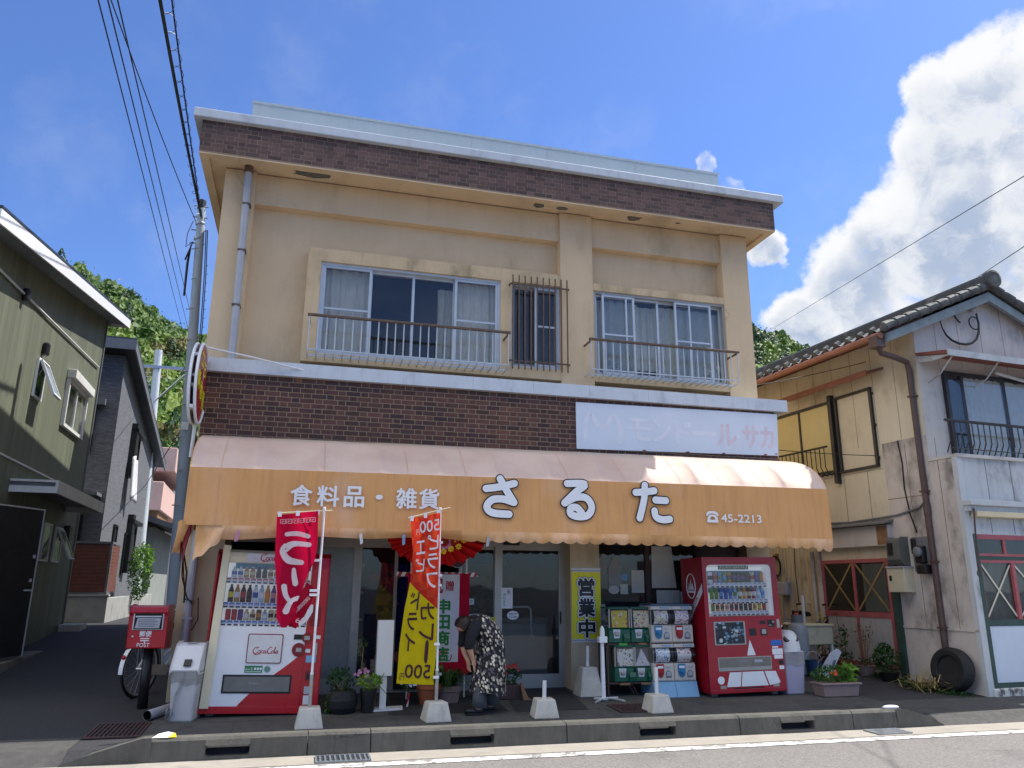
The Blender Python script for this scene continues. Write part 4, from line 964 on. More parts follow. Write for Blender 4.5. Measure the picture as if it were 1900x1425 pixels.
# coin side
mb = MB(); mb.box(.935, 1.035, -.012, -.003, .83, .885, 0); mb.build('price_display', 'black', v1, bevel=.003)
for cx, cz, rr_ in ((1.08, .85, .055), (1.0, .72, .075)):
    mb = MB(); mb.prism([(cx+rr_*math.cos(k*.3142), cz+rr_*math.sin(k*.3142)) for k in range(20)], 'y', -.014, -.003, 0); c0 = mb.build('coin_slot', 'redd', v1)
    mb = MB(); mb.box(cx-.03, cx+.03, -.02, -.012, cz-.022, cz+.022); mb.build('plate', 'alud', c0)
mb = MB(); mb.box(1.165, 1.205, -.014, -.004, .66, .80); mb.build('lock_handle', 'alud', v1, bevel=.012)
for bx in ((1.165, 1.23, .84, .88, 'whited'), (1.075, 1.13, .69, .73, 'whited'), (1.09, 1.20, .585, .66, 'lblue'), (1.10, 1.19, .14, .235, 'whited'), (1.10, 1.19, .25, .33, 'lgrey')):
    MB().box(bx[0], bx[1], -.006, -.001, bx[2], bx[3]).build('sticker', bx[4], v1)
mb = MB(); mb.box(1.10, 1.20, -.008, -.001, .395, .50); cr = mb.build('coin_return', 'redd', v1, bevel=.006); MB().box(1.115, 1.185, -.012, -.007, .41, .46).build('flap', 'black', cr)
# display case
mb = MB(); mb.box(.115, 1.06, .16, .19, DZ0, DZ1, 0); mb.box(.115, 1.06, .02, .16, DZ0, DZ0+.004, 1); mb.box(.115, .12, .02, .16, DZ0, DZ1, 1); mb.box(1.055, 1.06, .02, .16, DZ0, DZ1, 1); mb.box(.2, 1.05, .154, .159, 1.59, 1.655, 2)
mb.build('display_back', [litcase('case_back', 'c9cdd0', .16), litcase('case_side', 'd0d2d4', .10), P('sky_print', '2f7fb8', .4, var=.25, sc=14)], v1)
selector(v1, 1.455, .12, 1.055, 14, .02, 'red')
r1 = [('bottle', 'white', 'blue', 'white')]*2+[('bottle', 'amber', 'cream', 'white')]*2+[('bottle', 'black', 'black', 'black')]*2+[('bottle', 'cream', 'brown', 'red'), ('bottle', 'water', 'olive', 'white'), ('bottle', 'olive', 'white', 'tea'), ('bottle', 'orange', 'white', 'orange'), ('bottle', 'black', 'cola', 'black'), ('bottle', 'cola', 'red', 'black'), ('bottle', 'amber', 'red', 'red')]
r2 = [('bottle', 'black', 'yellow', 'black'), ('bottle', 'amber', 'white', 'orange'), ('bottle', 'cola', 'red', 'red'), ('bottle', 'cola', 'black', 'red'), ('bottle', 'white', 'blue', 'blue'), ('bottle', 'water', 'white', 'sky'), ('bottle', 'amber', 'orange', 'orange'), ('bottle', 'purple', 'pink', 'purple'), ('bottle', 'yellow', 'yellow', 'orange'), ('bottle', 'tea', 'olive', 'white'), ('bottle', 'sky', 'white', 'blue'), ('bottle', 'olive', 'cream', 'tea'), ('bottle', 'brown', 'amber', 'white')]
r3 = [('can', 'red', 'red', 'white'), ('can', 'red', 'red', 'white'), ('can', 'purple', 'purple', 'white'), ('bottle', 'cream', 'white', 'brown'), ('bottle', 'cream', 'brown', 'red'), ('can', 'amber', 'brown', 'white'), ('bottle', 'water', 'white', 'tea'), ('can', 'black', 'cream', 'white'), ('can', 'black', 'cream', 'white'), ('can', 'yellow', 'brown', 'white'), ('can', 'brown', 'amber', 'white'), ('can', 'blue', 'white', 'white'), ('can', 'tea', 'olive', 'white')]
dx = .0668
samples(v1, r1, .20, dx, 1.485, .085, .88, .13); samples(v1, r2, .19, dx, 1.215, .085, .92, .20); samples(v1, r3, .185, dx, 1.02, .085, .92, .122)
selector(v1, 1.185, .12, 1.055, 14, .02, 'blue'); selector(v1, .99, .12, 1.055, 14, .02, 'blue', .025)
MB().box(.12, 1.055, -.004, -.001, DZ0+.03, DZ1).build('display_glass', 'vglass', v1)
for a in (.08, W1-.16): MB().box(a, a+.08, .1, .5, 0, .045).build('foot', 'grey', v1)

# --- the red machine on the right
W2, H2, D2 = 1.14, 1.80, .62
v2 = thing('vending_machine', 'all red drinks vending machine with green banner in its display and white triangle graphics', 'vending machine', (6.47, -.80, .06), ry=R(-1.0), group='red drinks vending machines')
mb = MB(); mb.box(0, .018, 0, D2, .05, H2); mb.box(W2-.018, W2, 0, D2, .05, H2); mb.box(.018, W2-.018, D2-.02, D2, .05, H2); mb.box(.018, W2-.018, .0, D2-.02, H2-.02, H2); mb.box(.018, W2-.018, .02, D2-.02, .05, .07)
mb.box(.0, W2, -.012, .05, .05, .10); mb.build('body', 'vred', v2, bevel=.005)
Z0, Z1 = 1.02, 1.70
outer = [(.0, .10), (W2, .10), (W2, H2), (0, H2)]
mb = MB()  # front skin with a rounded opening, as a ring of quads
op = rrect(.06, 1.07, Z0, Z1, .06, 6)
mb.box(0, W2, -.006, .03, .10, Z0); mb.box(0, .06, -.006, .03, Z0, H2); mb.box(1.07, W2, -.006, .03, Z0, H2); mb.box(.06, 1.07, -.006, .03, Z1, H2)
for cx, cz, a0, sx, sz in ((.12, Z1-.06, 90, -1, 1), (1.01, Z1-.06, 0, 1, 1)):
    q = [(cx+sx*.06, cz+sz*.06)]+[(cx+.06*math.cos(R(a0+90*k/6)), cz+.06*math.sin(R(a0+90*k/6))) for k in range(7)]
    mb.prism(q, 'y', -.006, .03)
mb.build('front_panel', 'vred', v2)
mb = MB(); mb.box(.06, 1.07, .15, .18, Z0, Z1, 0); mb.box(.06, .085, .03, .15, Z0, Z1, 1); mb.box(1.0, 1.07, .03, .15, Z0, Z1, 1); mb.box(.085, 1.0, .03, .15, Z1-.03, Z1, 1); mb.box(.10, 1.0, .142, .149, 1.33, 1.62, 2)
mb.build('display_back', [bpy.data.materials['case_back'], bpy.data.materials['case_side'], P('sea_print', '3f86b0', .4, var=.2, sc=6)], v2)
MB().box(.06, 1.07, .0, .004, Z0, Z1).build('display_glass', 'vglass', v2)
gb = MB(); gb.box(.26, .72, .02, .03, 1.635, 1.69); gbo = gb.build('banner', P('banner_green', '24584a', .4), v2); mb = MB(); put_text(mb, 'SUPER VENDER', (.31, .018, 1.648), .36, .028); mb.prism([(.275, 1.64), (.285, 1.64), (.305, 1.685), (.295, 1.685)], 'y', .017, .0195); mb.prism([(.675, 1.64), (.685, 1.64), (.705, 1.685), (.695, 1.685)], 'y', .017, .0195); mb.build('lettering', 'cream', gbo)
q1 = [('can', 'black', 'white', 'white'), ('can', 'red', 'pink', 'white'), ('can', 'tea', 'sky', 'white'), ('can', 'sky', 'olive', 'white'), ('can', 'brown', 'amber', 'white'), ('can', 'purple', 'black', 'white'), ('can', 'purple', 'black', 'white'), ('can', 'purple', 'cola', 'white'), ('can', 'cola', 'black', 'white'), ('can', 'red', 'cream', 'white'), ('can', 'purple', 'blue', 'white'), ('can', 'orange', 'amber', 'white')]
q2 = [('bottle', 'tea', 'tea', 'tea'), ('bottle', 'tea', 'olive', 'tea'), ('bottle', 'blue', 'sky', 'white'), ('bottle', 'blue', 'blue', 'white'), ('bottle', 'sky', 'blue', 'white'), ('bottle', 'water', 'tea', 'sky'), ('bottle', 'olive', 'white', 'sky'), ('bottle', 'orange', 'cream', 'amber'), ('bottle', 'brown', 'cream', 'white'), ('bottle', 'red', 'white', 'white'), ('bottle', 'water', 'white', 'sky'), ('bottle', 'water', 'sky', 'white')]
q3 = [('can', 'tea', 'tea', 'white'), ('can', 'brown', 'orange', 'white'), ('can', 'brown', 'amber', 'white'), ('can', 'pink', 'cream', 'white'), ('can', 'cola', 'red', 'white'), ('can', 'black', 'red', 'white'), ('can', 'black', 'brown', 'white'), ('can', 'black', 'black', 'white'), ('can', 'brown', 'black', 'white'), ('can', 'amber', 'yellow', 'white'), ('can', 'yellow', 'amber', 'white'), ('can', 'red', 'brown', 'white')]
dx = .0715
samples(v2, q1, .165, dx, 1.455, .09, .95); samples(v2, q2, .17, dx, 1.235, .09, .84); samples(v2, q3, .175, dx, 1.075, .09, .8)
selector(v2, 1.425, .12, .99, 12, .03, 'lgrey', .025); selector(v2, 1.21, .12, .99, 12, .03, 'lgrey', .025); selector(v2, 1.055, .12, .99, 12, .03, 'lgrey', .025)
mb = MB(); mb.prism(rrect(.11, .58, .655, .955, .015), 'y', -.013, -.004); s2 = mb.build('advert_panel', 'alud', v2); mb = MB(); mb.box(.13, .555, -.015, -.012, .67, .945); mb.build('panel_print', cellm('advert_print', '1d2228', ['2a3038', '6f94ad', 'b9c4cc', '33404c', '4f7f9c'], 16, stretch=(1, 1, 1.4)), s2)
mb = MB(); put_text(mb, 'ゴクゴク', (.36, -.0165, .81), .15, .05); put_text(mb, 'ぷはー', (.38, -.0165, .76), .12, .04); mb.build('lettering', 'white', s2)
mb = MB(); mb.box(.81, .90, -.009, -.005, .91, .955, 0); mb.build('price_display', 'black', v2)
mb = MB(); mb.box(.93, 1.04, -.010, -.005, .875, .965, 0); cs = mb.build('coin_slot', 'black', v2, bevel=.004); mb = MB(); mb.ball((1.01, -.016, .935), .018, 0); mb.box(.945, .985, -.013, -.010, .89, .90, 0); mb.build('coin_button', 'alud', cs)
mb = MB(); mb.box(1.07, 1.115, -.012, -.005, .855, .97); mb.build('lock_handle', 'alud', v2, bevel=.012)
MB().box(.645, .745, -.009, -.005, .765, .86).build('card_reader', 'black', v2)
mb = MB(); mb.box(.81, .915, -.010, -.005, .765, .855); br = mb.build('bill_slot', 'black', v2); MB().box(.83, .895, -.014, -.010, .785, .845).build('plate', 'alud', br)
mb = MB(); mb.prism([(.58, .515), (.71, .515), (.635, .715)], 'y', -.009, -.0055); mb.build('white_triangle', 'white', v2)
mb = MB(); mb.prism([(.245, .13), (.445, .13), (.475, .31), (.30, .31)], 'y', -.009, -.0055); mb.prism([(.46, .13), (.865, .13), (.80, .31), (.49, .31)], 'y', -.009, -.0055); mb.prism([(.885, .13), (1.05, .16), (.99, .305), (.82, .31)], 'y', -.009, -.0055); mb.build('white_stripes', 'white', v2)
mb = MB(); mb.prism([(.165+.05*math.cos(k*.3927), .215+.05*math.sin(k*.3927)) for k in range(16)], 'y', -.009, -.0055); mb.build('white_dot', 'white', v2)
mb = MB(); mb.box(.14, .94, -.010, -.004, .325, .50, 0); s3 = mb.build('delivery_slot', 'alud', v2, bevel=.003); mb = MB(); mb.box(.155, .925, -.0125, -.010, .375, .49); mb.build('flap', P('smoky_flap2', '77746c', .3, var=.15, sc=3), s3)
mb = MB(); put_text(mb, '商品取出口', (.45, -.0142, .43), .12, .022); mb.box(.68, .80, -.0142, -.0128, .425, .46); mb.build('lettering', 'lgrey', s3)
for bx in ((.955, 1.12, .63, .70, 'blue'), (.97, 1.06, .60, .62, 'white'), (.965, 1.125, .515, .59, 'white'), (.99, 1.12, .46, .51, 'white'), (1.055, 1.125, .325, .37, 'white'), (.15, .235, .10+.01, .15, 'alud'), (.94, 1.03, .11, .175, 'alud')):
    MB().box(bx[0], bx[1], -.0085, -.005, bx[2], bx[3]).build('sticker', bx[4], v2)
MB().box(1.055, 1.12, -.011, -.005, .385, .445).build('coin_return', 'black', v2)
mb = MB(); mb.prism([(.33, .10), (.80, .10), (.78, .115), (.35, .115)], 'y', -.009, -.004); mb.build('vent', 'black', v2)
# side emblem (left side, x = 0)
E_ = lambda a, b: (-.003, a, b)
mb = MB(); ov = [(.34+.125*math.cos(k*.2618), 1.42+.165*math.sin(k*.2618)) for k in range(24)]
mb.tube([(-.003, a, b) for a, b in ov+[ov[0]]], .007, 6, 0, False)
for cx, h in ((.29, .10), (.34, .16), (.39, .10)): mb.poly([E_(cx+.035, 1.37), E_(cx-.035, 1.37), E_(cx, 1.37+h)])
mb.poly([E_(.25, 1.33), E_(.25, 1.36), E_(.43, 1.36), E_(.43, 1.33)]); mb.build('side_emblem', 'white', v2)
mb = MB(); mb.poly([(-.003, .50, 1.0), (-.003, .02, 1.46), (-.003, .02, 1.34), (-.003, .50, .88)]); ss = mb.build('side_stripe', 'white', v2)
mb = MB(); put_text(mb, 'SUPER VENDER', (-.005, .44, .975), .40, .05, U=(0, -.722, .692), V=(0, .692, .722)); mb.build('lettering', 'vred', ss)
for a in (.08, W2-.16): MB().box(a, a+.08, .1, .5, 0, .05).build('foot', 'grey', v2)

# ================================================================== CAPSULE TOY MACHINES
def green_caps(x, z, label, card, tri=False, y=-.55):
    t = thing('capsule_machine', label, 'capsule machine', (x, y, z), group='green capsule machines'); w_, d = .30, .30
    mb = MB(); mb.prism([(0, 0), (0, .155), (.035, .185), (d, .185), (d, 0)], 'x', 0, w_); mb.prism([(-.02, 0), (-.03, .06), (0, .12), (.02, 0)], 'x', w_*.66, w_*.97); mb.build('base', 'green', t, bevel=.006)
    mb = MB(); mb.box(0, w_, .0, d, .425, .45); mb.build('lid', 'green', t, bevel=.006)
    mb = MB()
    for a, b in ((0, .0), (w_-.015, .0), (0, d-.015), (w_-.015, d-.015)): mb.box(a, a+.015, b, b+.015, .185, .425)
    mb.build('corner_post', 'alud', t)
    MB().box(.016, w_-.016, .003, .006, .187, .424).build('display_window', 'vglass', t); MB().box(.004, .008, .016, d-.016, .187, .424).build('display_window', 'vglass', t)
    mb = MB()
    if tri: mb.prism([(.03, .19), (.25, .19), (.12, .41)], 'y', .012, .016)
    else: mb.prism([(.05, .19), (.27, .19), (.27, .405), (.04, .405)], 'y', .012, .016)
    mb.build('display_card', card, t); MB().box(.02, .28, .10, .13, .19, .40).build('capsule_fill', 'brownpanel' if not tri else 'grey', t)
    mb = MB(); mb.prism([(.055, .165), (.16, .165), (.145, .055), (.07, .055)], 'y', -.006, .02); pl = mb.build('crank_plate', 'alu', t)
    mb = MB(); mb.lathe([(.03, 0), (.03, .012), (.02, .02)], 14); mb.box(-.034, .034, -.006, .006, .012, .03)
    k = mb.build('crank', 'alud', pl, loc=(.108, -.008, .11)); k.rotation_euler = (R(90), 0, 0)
    return t
c_y = cellm('card_yellow', 'e0c828', ['d84a3a', 'e8dcc8', 'e0c828', 'd87aa0'], 26); c_m = cellm('card_mixed', 'e9d9b0', ['d8603a', '3f7f6a', '4a63a8', 'e8c840', 'd98aa8', 'f0ece0'], 34)
c_w = cellm('card_white', 'e6e4dc', ['1f1f22', 'd8b93a', 'e6e4dc', '7a6a5a', 'c9cf9a'], 30); c_t = cellm('card_grey', 'd5d4d0', ['b9a48a', 'a7b8bf', 'd5d4d0', 'e3e1dd'], 30)
green_caps(5.17, .75, 'green capsule machine with a yellow card, upper left of the green four', c_y); green_caps(5.485, .75, 'green capsule machine with a colourful mixed card, upper right of the green four', c_m)
green_caps(5.235, .265, 'green capsule machine with a white card and black drawing, lower left of the green four', c_w, y=-.56); green_caps(5.50, .265, 'green capsule machine with a triangular grey card, lower right of the green four', c_t, True, y=-.56)
rk = thing('machine_rack', 'dark metal rack on wheels carrying the green capsule machines', 'rack', (5.48, -.4, .06))
mb = MB(); mb.X = Matrix.Translation((-5.48, .4, -.06))
for z in (.235, .72): mb.box(5.14, 5.82, -.55, -.22, z, z+.02)
for x in (5.14, 5.80):
    for y in (-.54, -.24): mb.box(x, x+.02, y, y+.02, .10, .74)
mb.tube([(5.45, -.5, .23), (5.55, -.45, .08)], .012, 6); mb.tube([(5.49, -.5, .23), (5.60, -.45, .08)], .012, 6)
mb.build('frame', 'brownpanel', rk); mb = MB(); mb.X = Matrix.Translation((-5.48, .4, -.06)); mb.box(5.3, 5.42, -.565, -.54, .715, .745, 0); mb.box(5.58, 5.7, -.57, -.54, .72, .745, 1); mb.box(5.3, 5.44, -.575, -.54, .225, .25, 2); mb.box(5.6, 5.76, -.575, -.54, .225, .25, 2); mb.build('tray', [P('bright_green', '4f9a3c', .5), 'wood', 'wood'], rk)
mb = MB(); mb.X = Matrix.Translation((-5.48, .4, -.06))
for x in (5.16, 5.8):
    for y in (-.5, -.25): mb.tube([(x-.015, y, .095), (x+.015, y, .095)], .035, 10)
mb.build('caster', 'rubber', rk)
def white_caps(x, z, knob, card, label, y=-.60):
    t = thing('capsule_machine', label, 'capsule machine', (x, y, z), group='white capsule machines'); w_, d = .305, .34
    mb = MB(); mb.prism([(0, 0), (-.012, .02), (-.006, .21), (.02, .225), (d, .225), (d, 0)], 'x', .002, w_-.002); mb.build('base', P('ivory_plastic', 'd6cfc4', .4, var=.03) if 'ivory' not in MAT else MAT['ivory'], t, bevel=.006)
    mb = MB(); mb.prism([(-.012, .425), (-.008, .47), (d, .47), (d, .425)], 'x', .002, w_-.002); mb.build('header', MAT['ivory'] if 'ivory' in MAT else 'cream', t, bevel=.005)
    mb = MB(); mb.grid(lambda u, v: (.004+(w_-.008)*u, .02-.055*math.sin(math.pi*v), .226+.198*v), 2, 14); mb.build('display_window', 'vglass', t, smooth=True)
    mb = MB(); mb.grid(lambda u, v: (.055+.20*u, .035-.05*math.sin(math.pi*(.08+.84*v)), .238+.175*v), 2, 14); mb.build('display_card', card, t, smooth=True)
    MB().box(.006, w_-.006, .06, d, .226, .424).build('capsule_fill', 'black', t)
    hm = 'blue2' if knob == 'b' else 'red2'
    mb = MB(); cx = .105
    mb.prism([(cx-.048, .215), (cx+.048, .215), (cx+.048, .105), (cx+.03, .065), (cx, .05), (cx-.03, .065), (cx-.048, .105)], 'y', -.022, -.008, 0); sh = mb.build('coin_shield', MAT[hm], t, bevel=.004)
    mb = MB(); mb.box(cx-.04, cx+.04, -.025, -.022, .165, .195, 0); mb.build('label', 'white', sh)
    mb = MB(); mb.lathe([(.040, 0), (.036, .014)], 16, 0); mb.box(-.034, .034, -.008, .008, .014, .035, 0); k = mb.build('knob', MAT[hm], sh, loc=(cx, -.022, .115)); k.rotation_euler = (R(90), R(30 if knob == 'b' else 0), 0)
    mb = MB(); ch = [(.185, .045), (.265, .045), (.265, .10), (.25, .13), (.225, .142), (.20, .13), (.185, .10)]; mb.prism(ch, 'y', -.016, -.008, 0); c0 = mb.build('chute', 'grey', t); mb = MB(); mb.prism([(.195, .07), (.255, .07), (.255, .10), (.243, .122), (.225, .13), (.207, .122), (.195, .10)], 'y', -.018, -.0165); mb.build('flap', 'lgrey', c0)
    mb = MB(); mb.box(.19, .26, -.0125, -.011, .165, .185); mb.build('price_sticker', 'lgrey', t)
    mb = MB(); mb.box(.17, .27, -.0135, -.0115, .437, .458); mb.build('header_sticker', 'lblue', t)
    mb = MB(); mb.lathe([(.008, 0), (.006, .006)], 8); k = mb.build('lock', 'black', t, loc=(.15, -.012, .448)); k.rotation_euler = (R(90), 0, 0)
    return t
MAT['ivory'] = P('ivory_plastic', 'c6bfb3', .4, var=.03); MAT['blue2'] = P('knob_blue', '2c79a8', .35); MAT['red2'] = P('knob_red', '9c1a22', .35)
ca = cellm('card_a', 'd9d2c6', ['c98aa8', '5f7fae', 'e0c85a', 'e9e5dc', '9ab36a', 'b05a70'], 30); cb = cellm('card_b', 'e3dcda', ['a33a44', 'e3dcda', 'c87a86', '5a3a3c', 'e3dcda'], 34, stretch=(1, 1, 1.8)); cc = cellm('card_c', 'dfe4e6', ['3f88b0', 'dfe4e6', '7fb0c8', '2a4a66'], 40, stretch=(1, 1, 1.6)); cd = cellm('card_d', 'e4ddd8', ['c8503a', '7f9a7a', 'e4ddd8', '8a1f26', 'e4ddd8'], 26)
white_caps(5.745, .745, 'b', ca, 'white capsule machine with blue knob and colourful card, upper left of four'); white_caps(6.05, .745, 'r', cb, 'white capsule machine with red knob and pink lettered card, upper right of four')
white_caps(5.75, .26, 'r', cc, 'white capsule machine with red knob and blue printed card, lower left of four'); white_caps(6.06, .26, 'b', cd, 'white capsule machine with blue knob and red boxed card, lower right of four')
for x, lb in ((5.745, 'blue flat roof panel over the left column of white capsule machines'), (6.05, 'blue flat roof panel over the right column of white capsule machines')):
    mb = MB(); mb.box(.0, .305, -.02, .34, 0, .028); o = mb.build('roof_panel', P('slate_blue_top', '3a5568', .45) if x < 6 else bpy.data.materials['slate_blue_top'], loc=(x, -.60, 1.217), bevel=.006); tag(o, lb, 'machine top', 'tops of the white capsule machines')
for x, lb in ((5.74, 'pale blue stand with sloping front below the left white capsule machines'), (6.055, 'pale blue stand with sloping front below the right white capsule machines')):
    z0 = gz(0, -.6); mb = MB(); mb.prism([(-.09, 0), (-.02, .185), (.36, .19), (.36, 0)], 'x', 0, .312); tag(mb.build('machine_stand', 'lblue', loc=(x, -.60, z0), bevel=.006), lb, 'machine stand', 'stands of the white capsule machines')

# ================================================================== FLAGS
def concrete_foot(x, y, label, stub=0, rz=0.0, w0=.145, w1=.105, h=.20):
    z = gz(x, y); t = thing('concrete_base', label, 'concrete base', (x, y, z), rz=rz, group='concrete pole bases')
    mb = MB(); b = mb.add([(-w0, -w0, 0), (w0, -w0, 0), (w0, w0, 0), (-w0, w0, 0), (-w1, -w1, h), (w1, -w1, h), (w1, w1, h), (-w1, w1, h)])
    for q in ((3, 2, 1, 0), (4, 5, 6, 7), (0, 1, 5, 4), (1, 2, 6, 5), (2, 3, 7, 6), (3, 0, 4, 7)): mb.face([b+i for i in q])
    mb.build('block', 'blockc', t, bevel=.012)
    if stub: mb = MB(); mb.tube([(0, 0, h-.01), (.004, 0, h+stub)], .023, 12); mb.build('post', 'whited', t)
    return t
concrete_foot(1.375, -1.57, 'grey concrete base holding the pole of the red flag'); concrete_foot(2.73, -1.48, 'pale concrete base holding the pole of the yellow and red flag', rz=R(6))
concrete_foot(3.975, -1.50, 'concrete base with a short white post stub, in front of the shop door', .19, rz=R(-4)); concrete_foot(5.40, -1.45, 'concrete base with a tall white post stub, before the capsule machines', .30, rz=R(5))
concrete_foot(4.93, -.36, 'concrete base with a thin grey stub standing under the yellow sign', .26, w0=.16, w1=.10, h=.36)
def greek(mb, p0, p1, n, h, fn, m=0):
    """a row of square spirals"""
    d = (p1[0]-p0[0])/n, (p1[1]-p0[1])/n; L = math.hypot(*d); ux, uz = d[0]/L, d[1]/L; vx, vz = -uz, ux
    for i in range(n):
        o = (p0[0]+d[0]*i, p0[1]+d[1]*i); s_ = L*.82
        path = [(0, 0), (0, 1), (1, 1), (1, 0), (.32, 0), (.32, .62), (.68, .62), (.68, .36)]
        pts = [(o[0]+ux*a*s_+vx*b*h, o[1]+uz*a*s_+vz*b*h) for a, b in path]
        for a, b in zip(pts, pts[1:]):
            l_ = math.hypot(b[0]-a[0], b[1]-a[1]); nx, nz = -(b[1]-a[1])/l_*h*.055, (b[0]-a[0])/l_*h*.055
            q = mb.add([fn(a[0]+nx, a[1]+nz, .004), fn(b[0]+nx, b[1]+nz, .004), fn(b[0]-nx, b[1]-nz, .004), fn(a[0]-nx, a[1]-nz, .004)]); mb.face((q, q+1, q+2, q+3), m)

# red flag.  Local frame: x along the facade, y away from the street, z up, root at the pole's foot
f1 = thing('banner_flag', 'red banner flag with white brush lettering, its lower part folded up, on a white pole', 'flag', (1.372, -1.57, gz(0, -1.57)), group='banner flags at the kerb')
def g1(x, z, off=0):
    y = -.02+.035*math.sin((x+.3)*7+z*1.2)+.03*math.sin(z*4.1+.7)+.02*math.sin(x*17+z*3)
    return (x, y-off-.03, z)
def edge1(z):
    L = np.interp(z, [1.02, 1.12, 1.35, 1.7, 2.18], [-.35, -.41, -.42, -.475, -.49]); Rr = np.interp(z, [1.02, 1.12, 1.36, 1.5, 1.68, 1.82, 2.20], [-.30, -.22, -.165, -.13, -.055, -.035, -.055])
    return L, Rr
def cloth1(u, v):
    z = 1.02+1.16*v; L, Rr = edge1(z); x = L+(Rr-L)*u; return g1(x, z+.05*u*v-.02*(1-v))
mb = MB(); mb.grid(cloth1, 26, 50); mb.build('cloth', 'flagred', f1, smooth=True)
def g1b(x, z, off=0):
    return (x, .03-.035+.02*math.sin(x*14+z*6)-off-.04*(-.04-x), z)
mb = MB()
def flap(u, v):
    a = Vector((-.31, 1.03)); b = Vector((-.20, .985)); c = Vector((-.12, 1.47)); d = Vector((-.03, 1.40)); e = Vector((-.045, 1.15))
    lo = a*(1-v)+c*v; hi = (b*(1-v)**2+2*v*(1-v)*(e*1.05)+d*v*v); p = lo*(1-u)+hi*u; return g1b(p.x, p.y)
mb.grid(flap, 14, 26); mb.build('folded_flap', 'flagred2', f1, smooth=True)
mb = MB()
greek(mb, (-.445, 2.085), (-.065, 2.115), 6, .045, g1)
for st in ([(-.37, 1.975), (-.26, 1.985), (-.14, 1.955)],): stroke(mb, st, [.045, .052, .045], 0, g1, lift=.005)
stroke(mb, [(-.36, 1.80), (-.28, 1.87), (-.125, 1.865)], [.03, .05, .05], 0, g1, lift=.0055); stroke(mb, [(-.385, 1.86), (-.40, 1.79), (-.33, 1.70), (-.19, 1.675)], [.03, .06, .075, .05], 0, g1, lift=.006)
stroke(mb, [(-.40, 1.83), (-.30, 1.88), (-.15, 1.87)], [.04, .05, .045], 0, g1, lift=.0065)
stroke(mb, [(-.268, 1.60), (-.258, 1.53), (-.24, 1.455)], [.04, .055, .06], 0, g1, lift=.005)
stroke(mb, [(-.355, 1.42), (-.33, 1.33), (-.27, 1.25)], [.06, .05, .035], 0, g1, lift=.005); stroke(mb, [(-.20, 1.30), (-.27, 1.27), (-.315, 1.17)], [.05, .045, .07], 0, g1, lift=.006)
greek(mb, (-.275, 1.075), (-.07, 1.30), 8, .03, g1b)
stroke(mb, [(-.085, 1.12), (-.065, 1.17), (-.05, 1.22)], [.05, .06, .03], 0, g1b, lift=.004); stroke(mb, [(-.155, 1.04), (-.12, 1.075), (-.10, 1.09)], [.04, .06, .05], 0, g1b, lift=.004)
put_text(mb, '6', (0, 0, 0), .05, .05, 0, fn=lambda a, b: g1b(-.21+a, 1.045+b, .004))
mb.build('lettering', 'flagwh', f1)
def pole(t, htop, arm0, arm1, zarm, lean=0.0):
    mb = MB(); mb.tube([(0, 0, .19), (0, 0, .52)], .020, 12, 0); p1 = mb.build('pole_sleeve', 'alud', t)
    mb = MB(); mb.tube([(0, 0, .5), (lean*.5, 0, 1.3), (lean, 0, htop)], .0135, 10, 0); mb.lathe([(.017, 0), (.017, .03), (.01, .035)], 10, 0, (lean, 0, htop-.01)); mb.tube([(0, 0, .5), (0, 0, .54)], .018, 10, 0); mb.build('pole', 'white', t)
    mb = MB(); mb.tube([arm0, arm1], .0055, 6); mb.build('cross_rod', 'cream', t)
pole(f1, 2.26, (-.49, -.05, 2.20), (.10, 0, 2.25), 0, .012)
for x, z in ((-.46, 2.18), (-.27, 2.195), (-.06, 2.21)): MB().box(x-.02, x+.02, -.062, -.05, z-.02, z+.035).build('loop_tab', 'white', f1)
for z in (1.70, 1.38, 1.335): MB().box(-.085, .016, -.03, -.016, z-.012, z+.014).build('loop_tab', 'white', f1)

f2 = thing('banner_flag', 'orange red and yellow banner flag seen from behind with mirrored lettering, on a white pole', 'flag', (2.73, -1.48, gz(0, -1.48)), group='banner flags at the kerb')
def g2(x, z, off=0):
    y = -.02+.03*math.sin((x+.1)*8+z*2.0)+.035*math.sin(z*3.1+.4)*(-x/.4)+.012*math.sin(x*23+z*5)
    return (x, y-off-.03, z)
def edge2(z):
    L = float(np.interp(z, [.36, .8, 1.2, 1.5, 1.8, 2.2], [-.455, -.44, -.40, -.345, -.325, -.365])); Rr = float(np.interp(z, [.36, .5, .6, 2.2], [-.03, -.04, -.025, -.03])); return L, Rr
Z0F, Z1F = .40, 2.19
def bnd(u, z): return z > 1.47-.30*u
def cz2(u, z):
    v = (z-Z0F)/(Z1F-Z0F); L, Rr = edge2(z); return g2(L+(Rr-L)*u, z+.06*u*(2*v-.6)*.8)
zb2 = lambda u: 1.47-.30*u
mb = MB(); mb.grid(lambda u, v: cz2(u, zb2(u)+(Z1F-zb2(u))*v), 30, 50, 0); mb.grid(lambda u, v: cz2(u, Z0F+(zb2(u)-Z0F)*v), 30, 60, 1); mb.build('cloth', ['flagor', 'flagye'], f2, smooth=True)
def s2(u, z, off=.005):   # u across the cloth 0..1
    L, Rr = edge2(z); return g2(L+(Rr-L)*u, z+.06*u*(2*(z-Z0F)/(Z1F-Z0F)-.6)*.8, off)
mb = MB()
def mt(ch, u0, u1, z0, z1, m, bold=.0): put_text(mb, ch, (0, 0, 0), u1-u0, z1-z0, m, bold=bold, mirror=True, fn=lambda a, b: s2(u0+a, z0+b))
def ser(ch, u0, u1, z0, z1, m):
    mt(ch, u0, u1, z0, z1, m, .012)
mt('500', .28, .98, 2.0, 2.13, 0, .02); mt('円', .16, .27, 1.99, 2.05, 0)
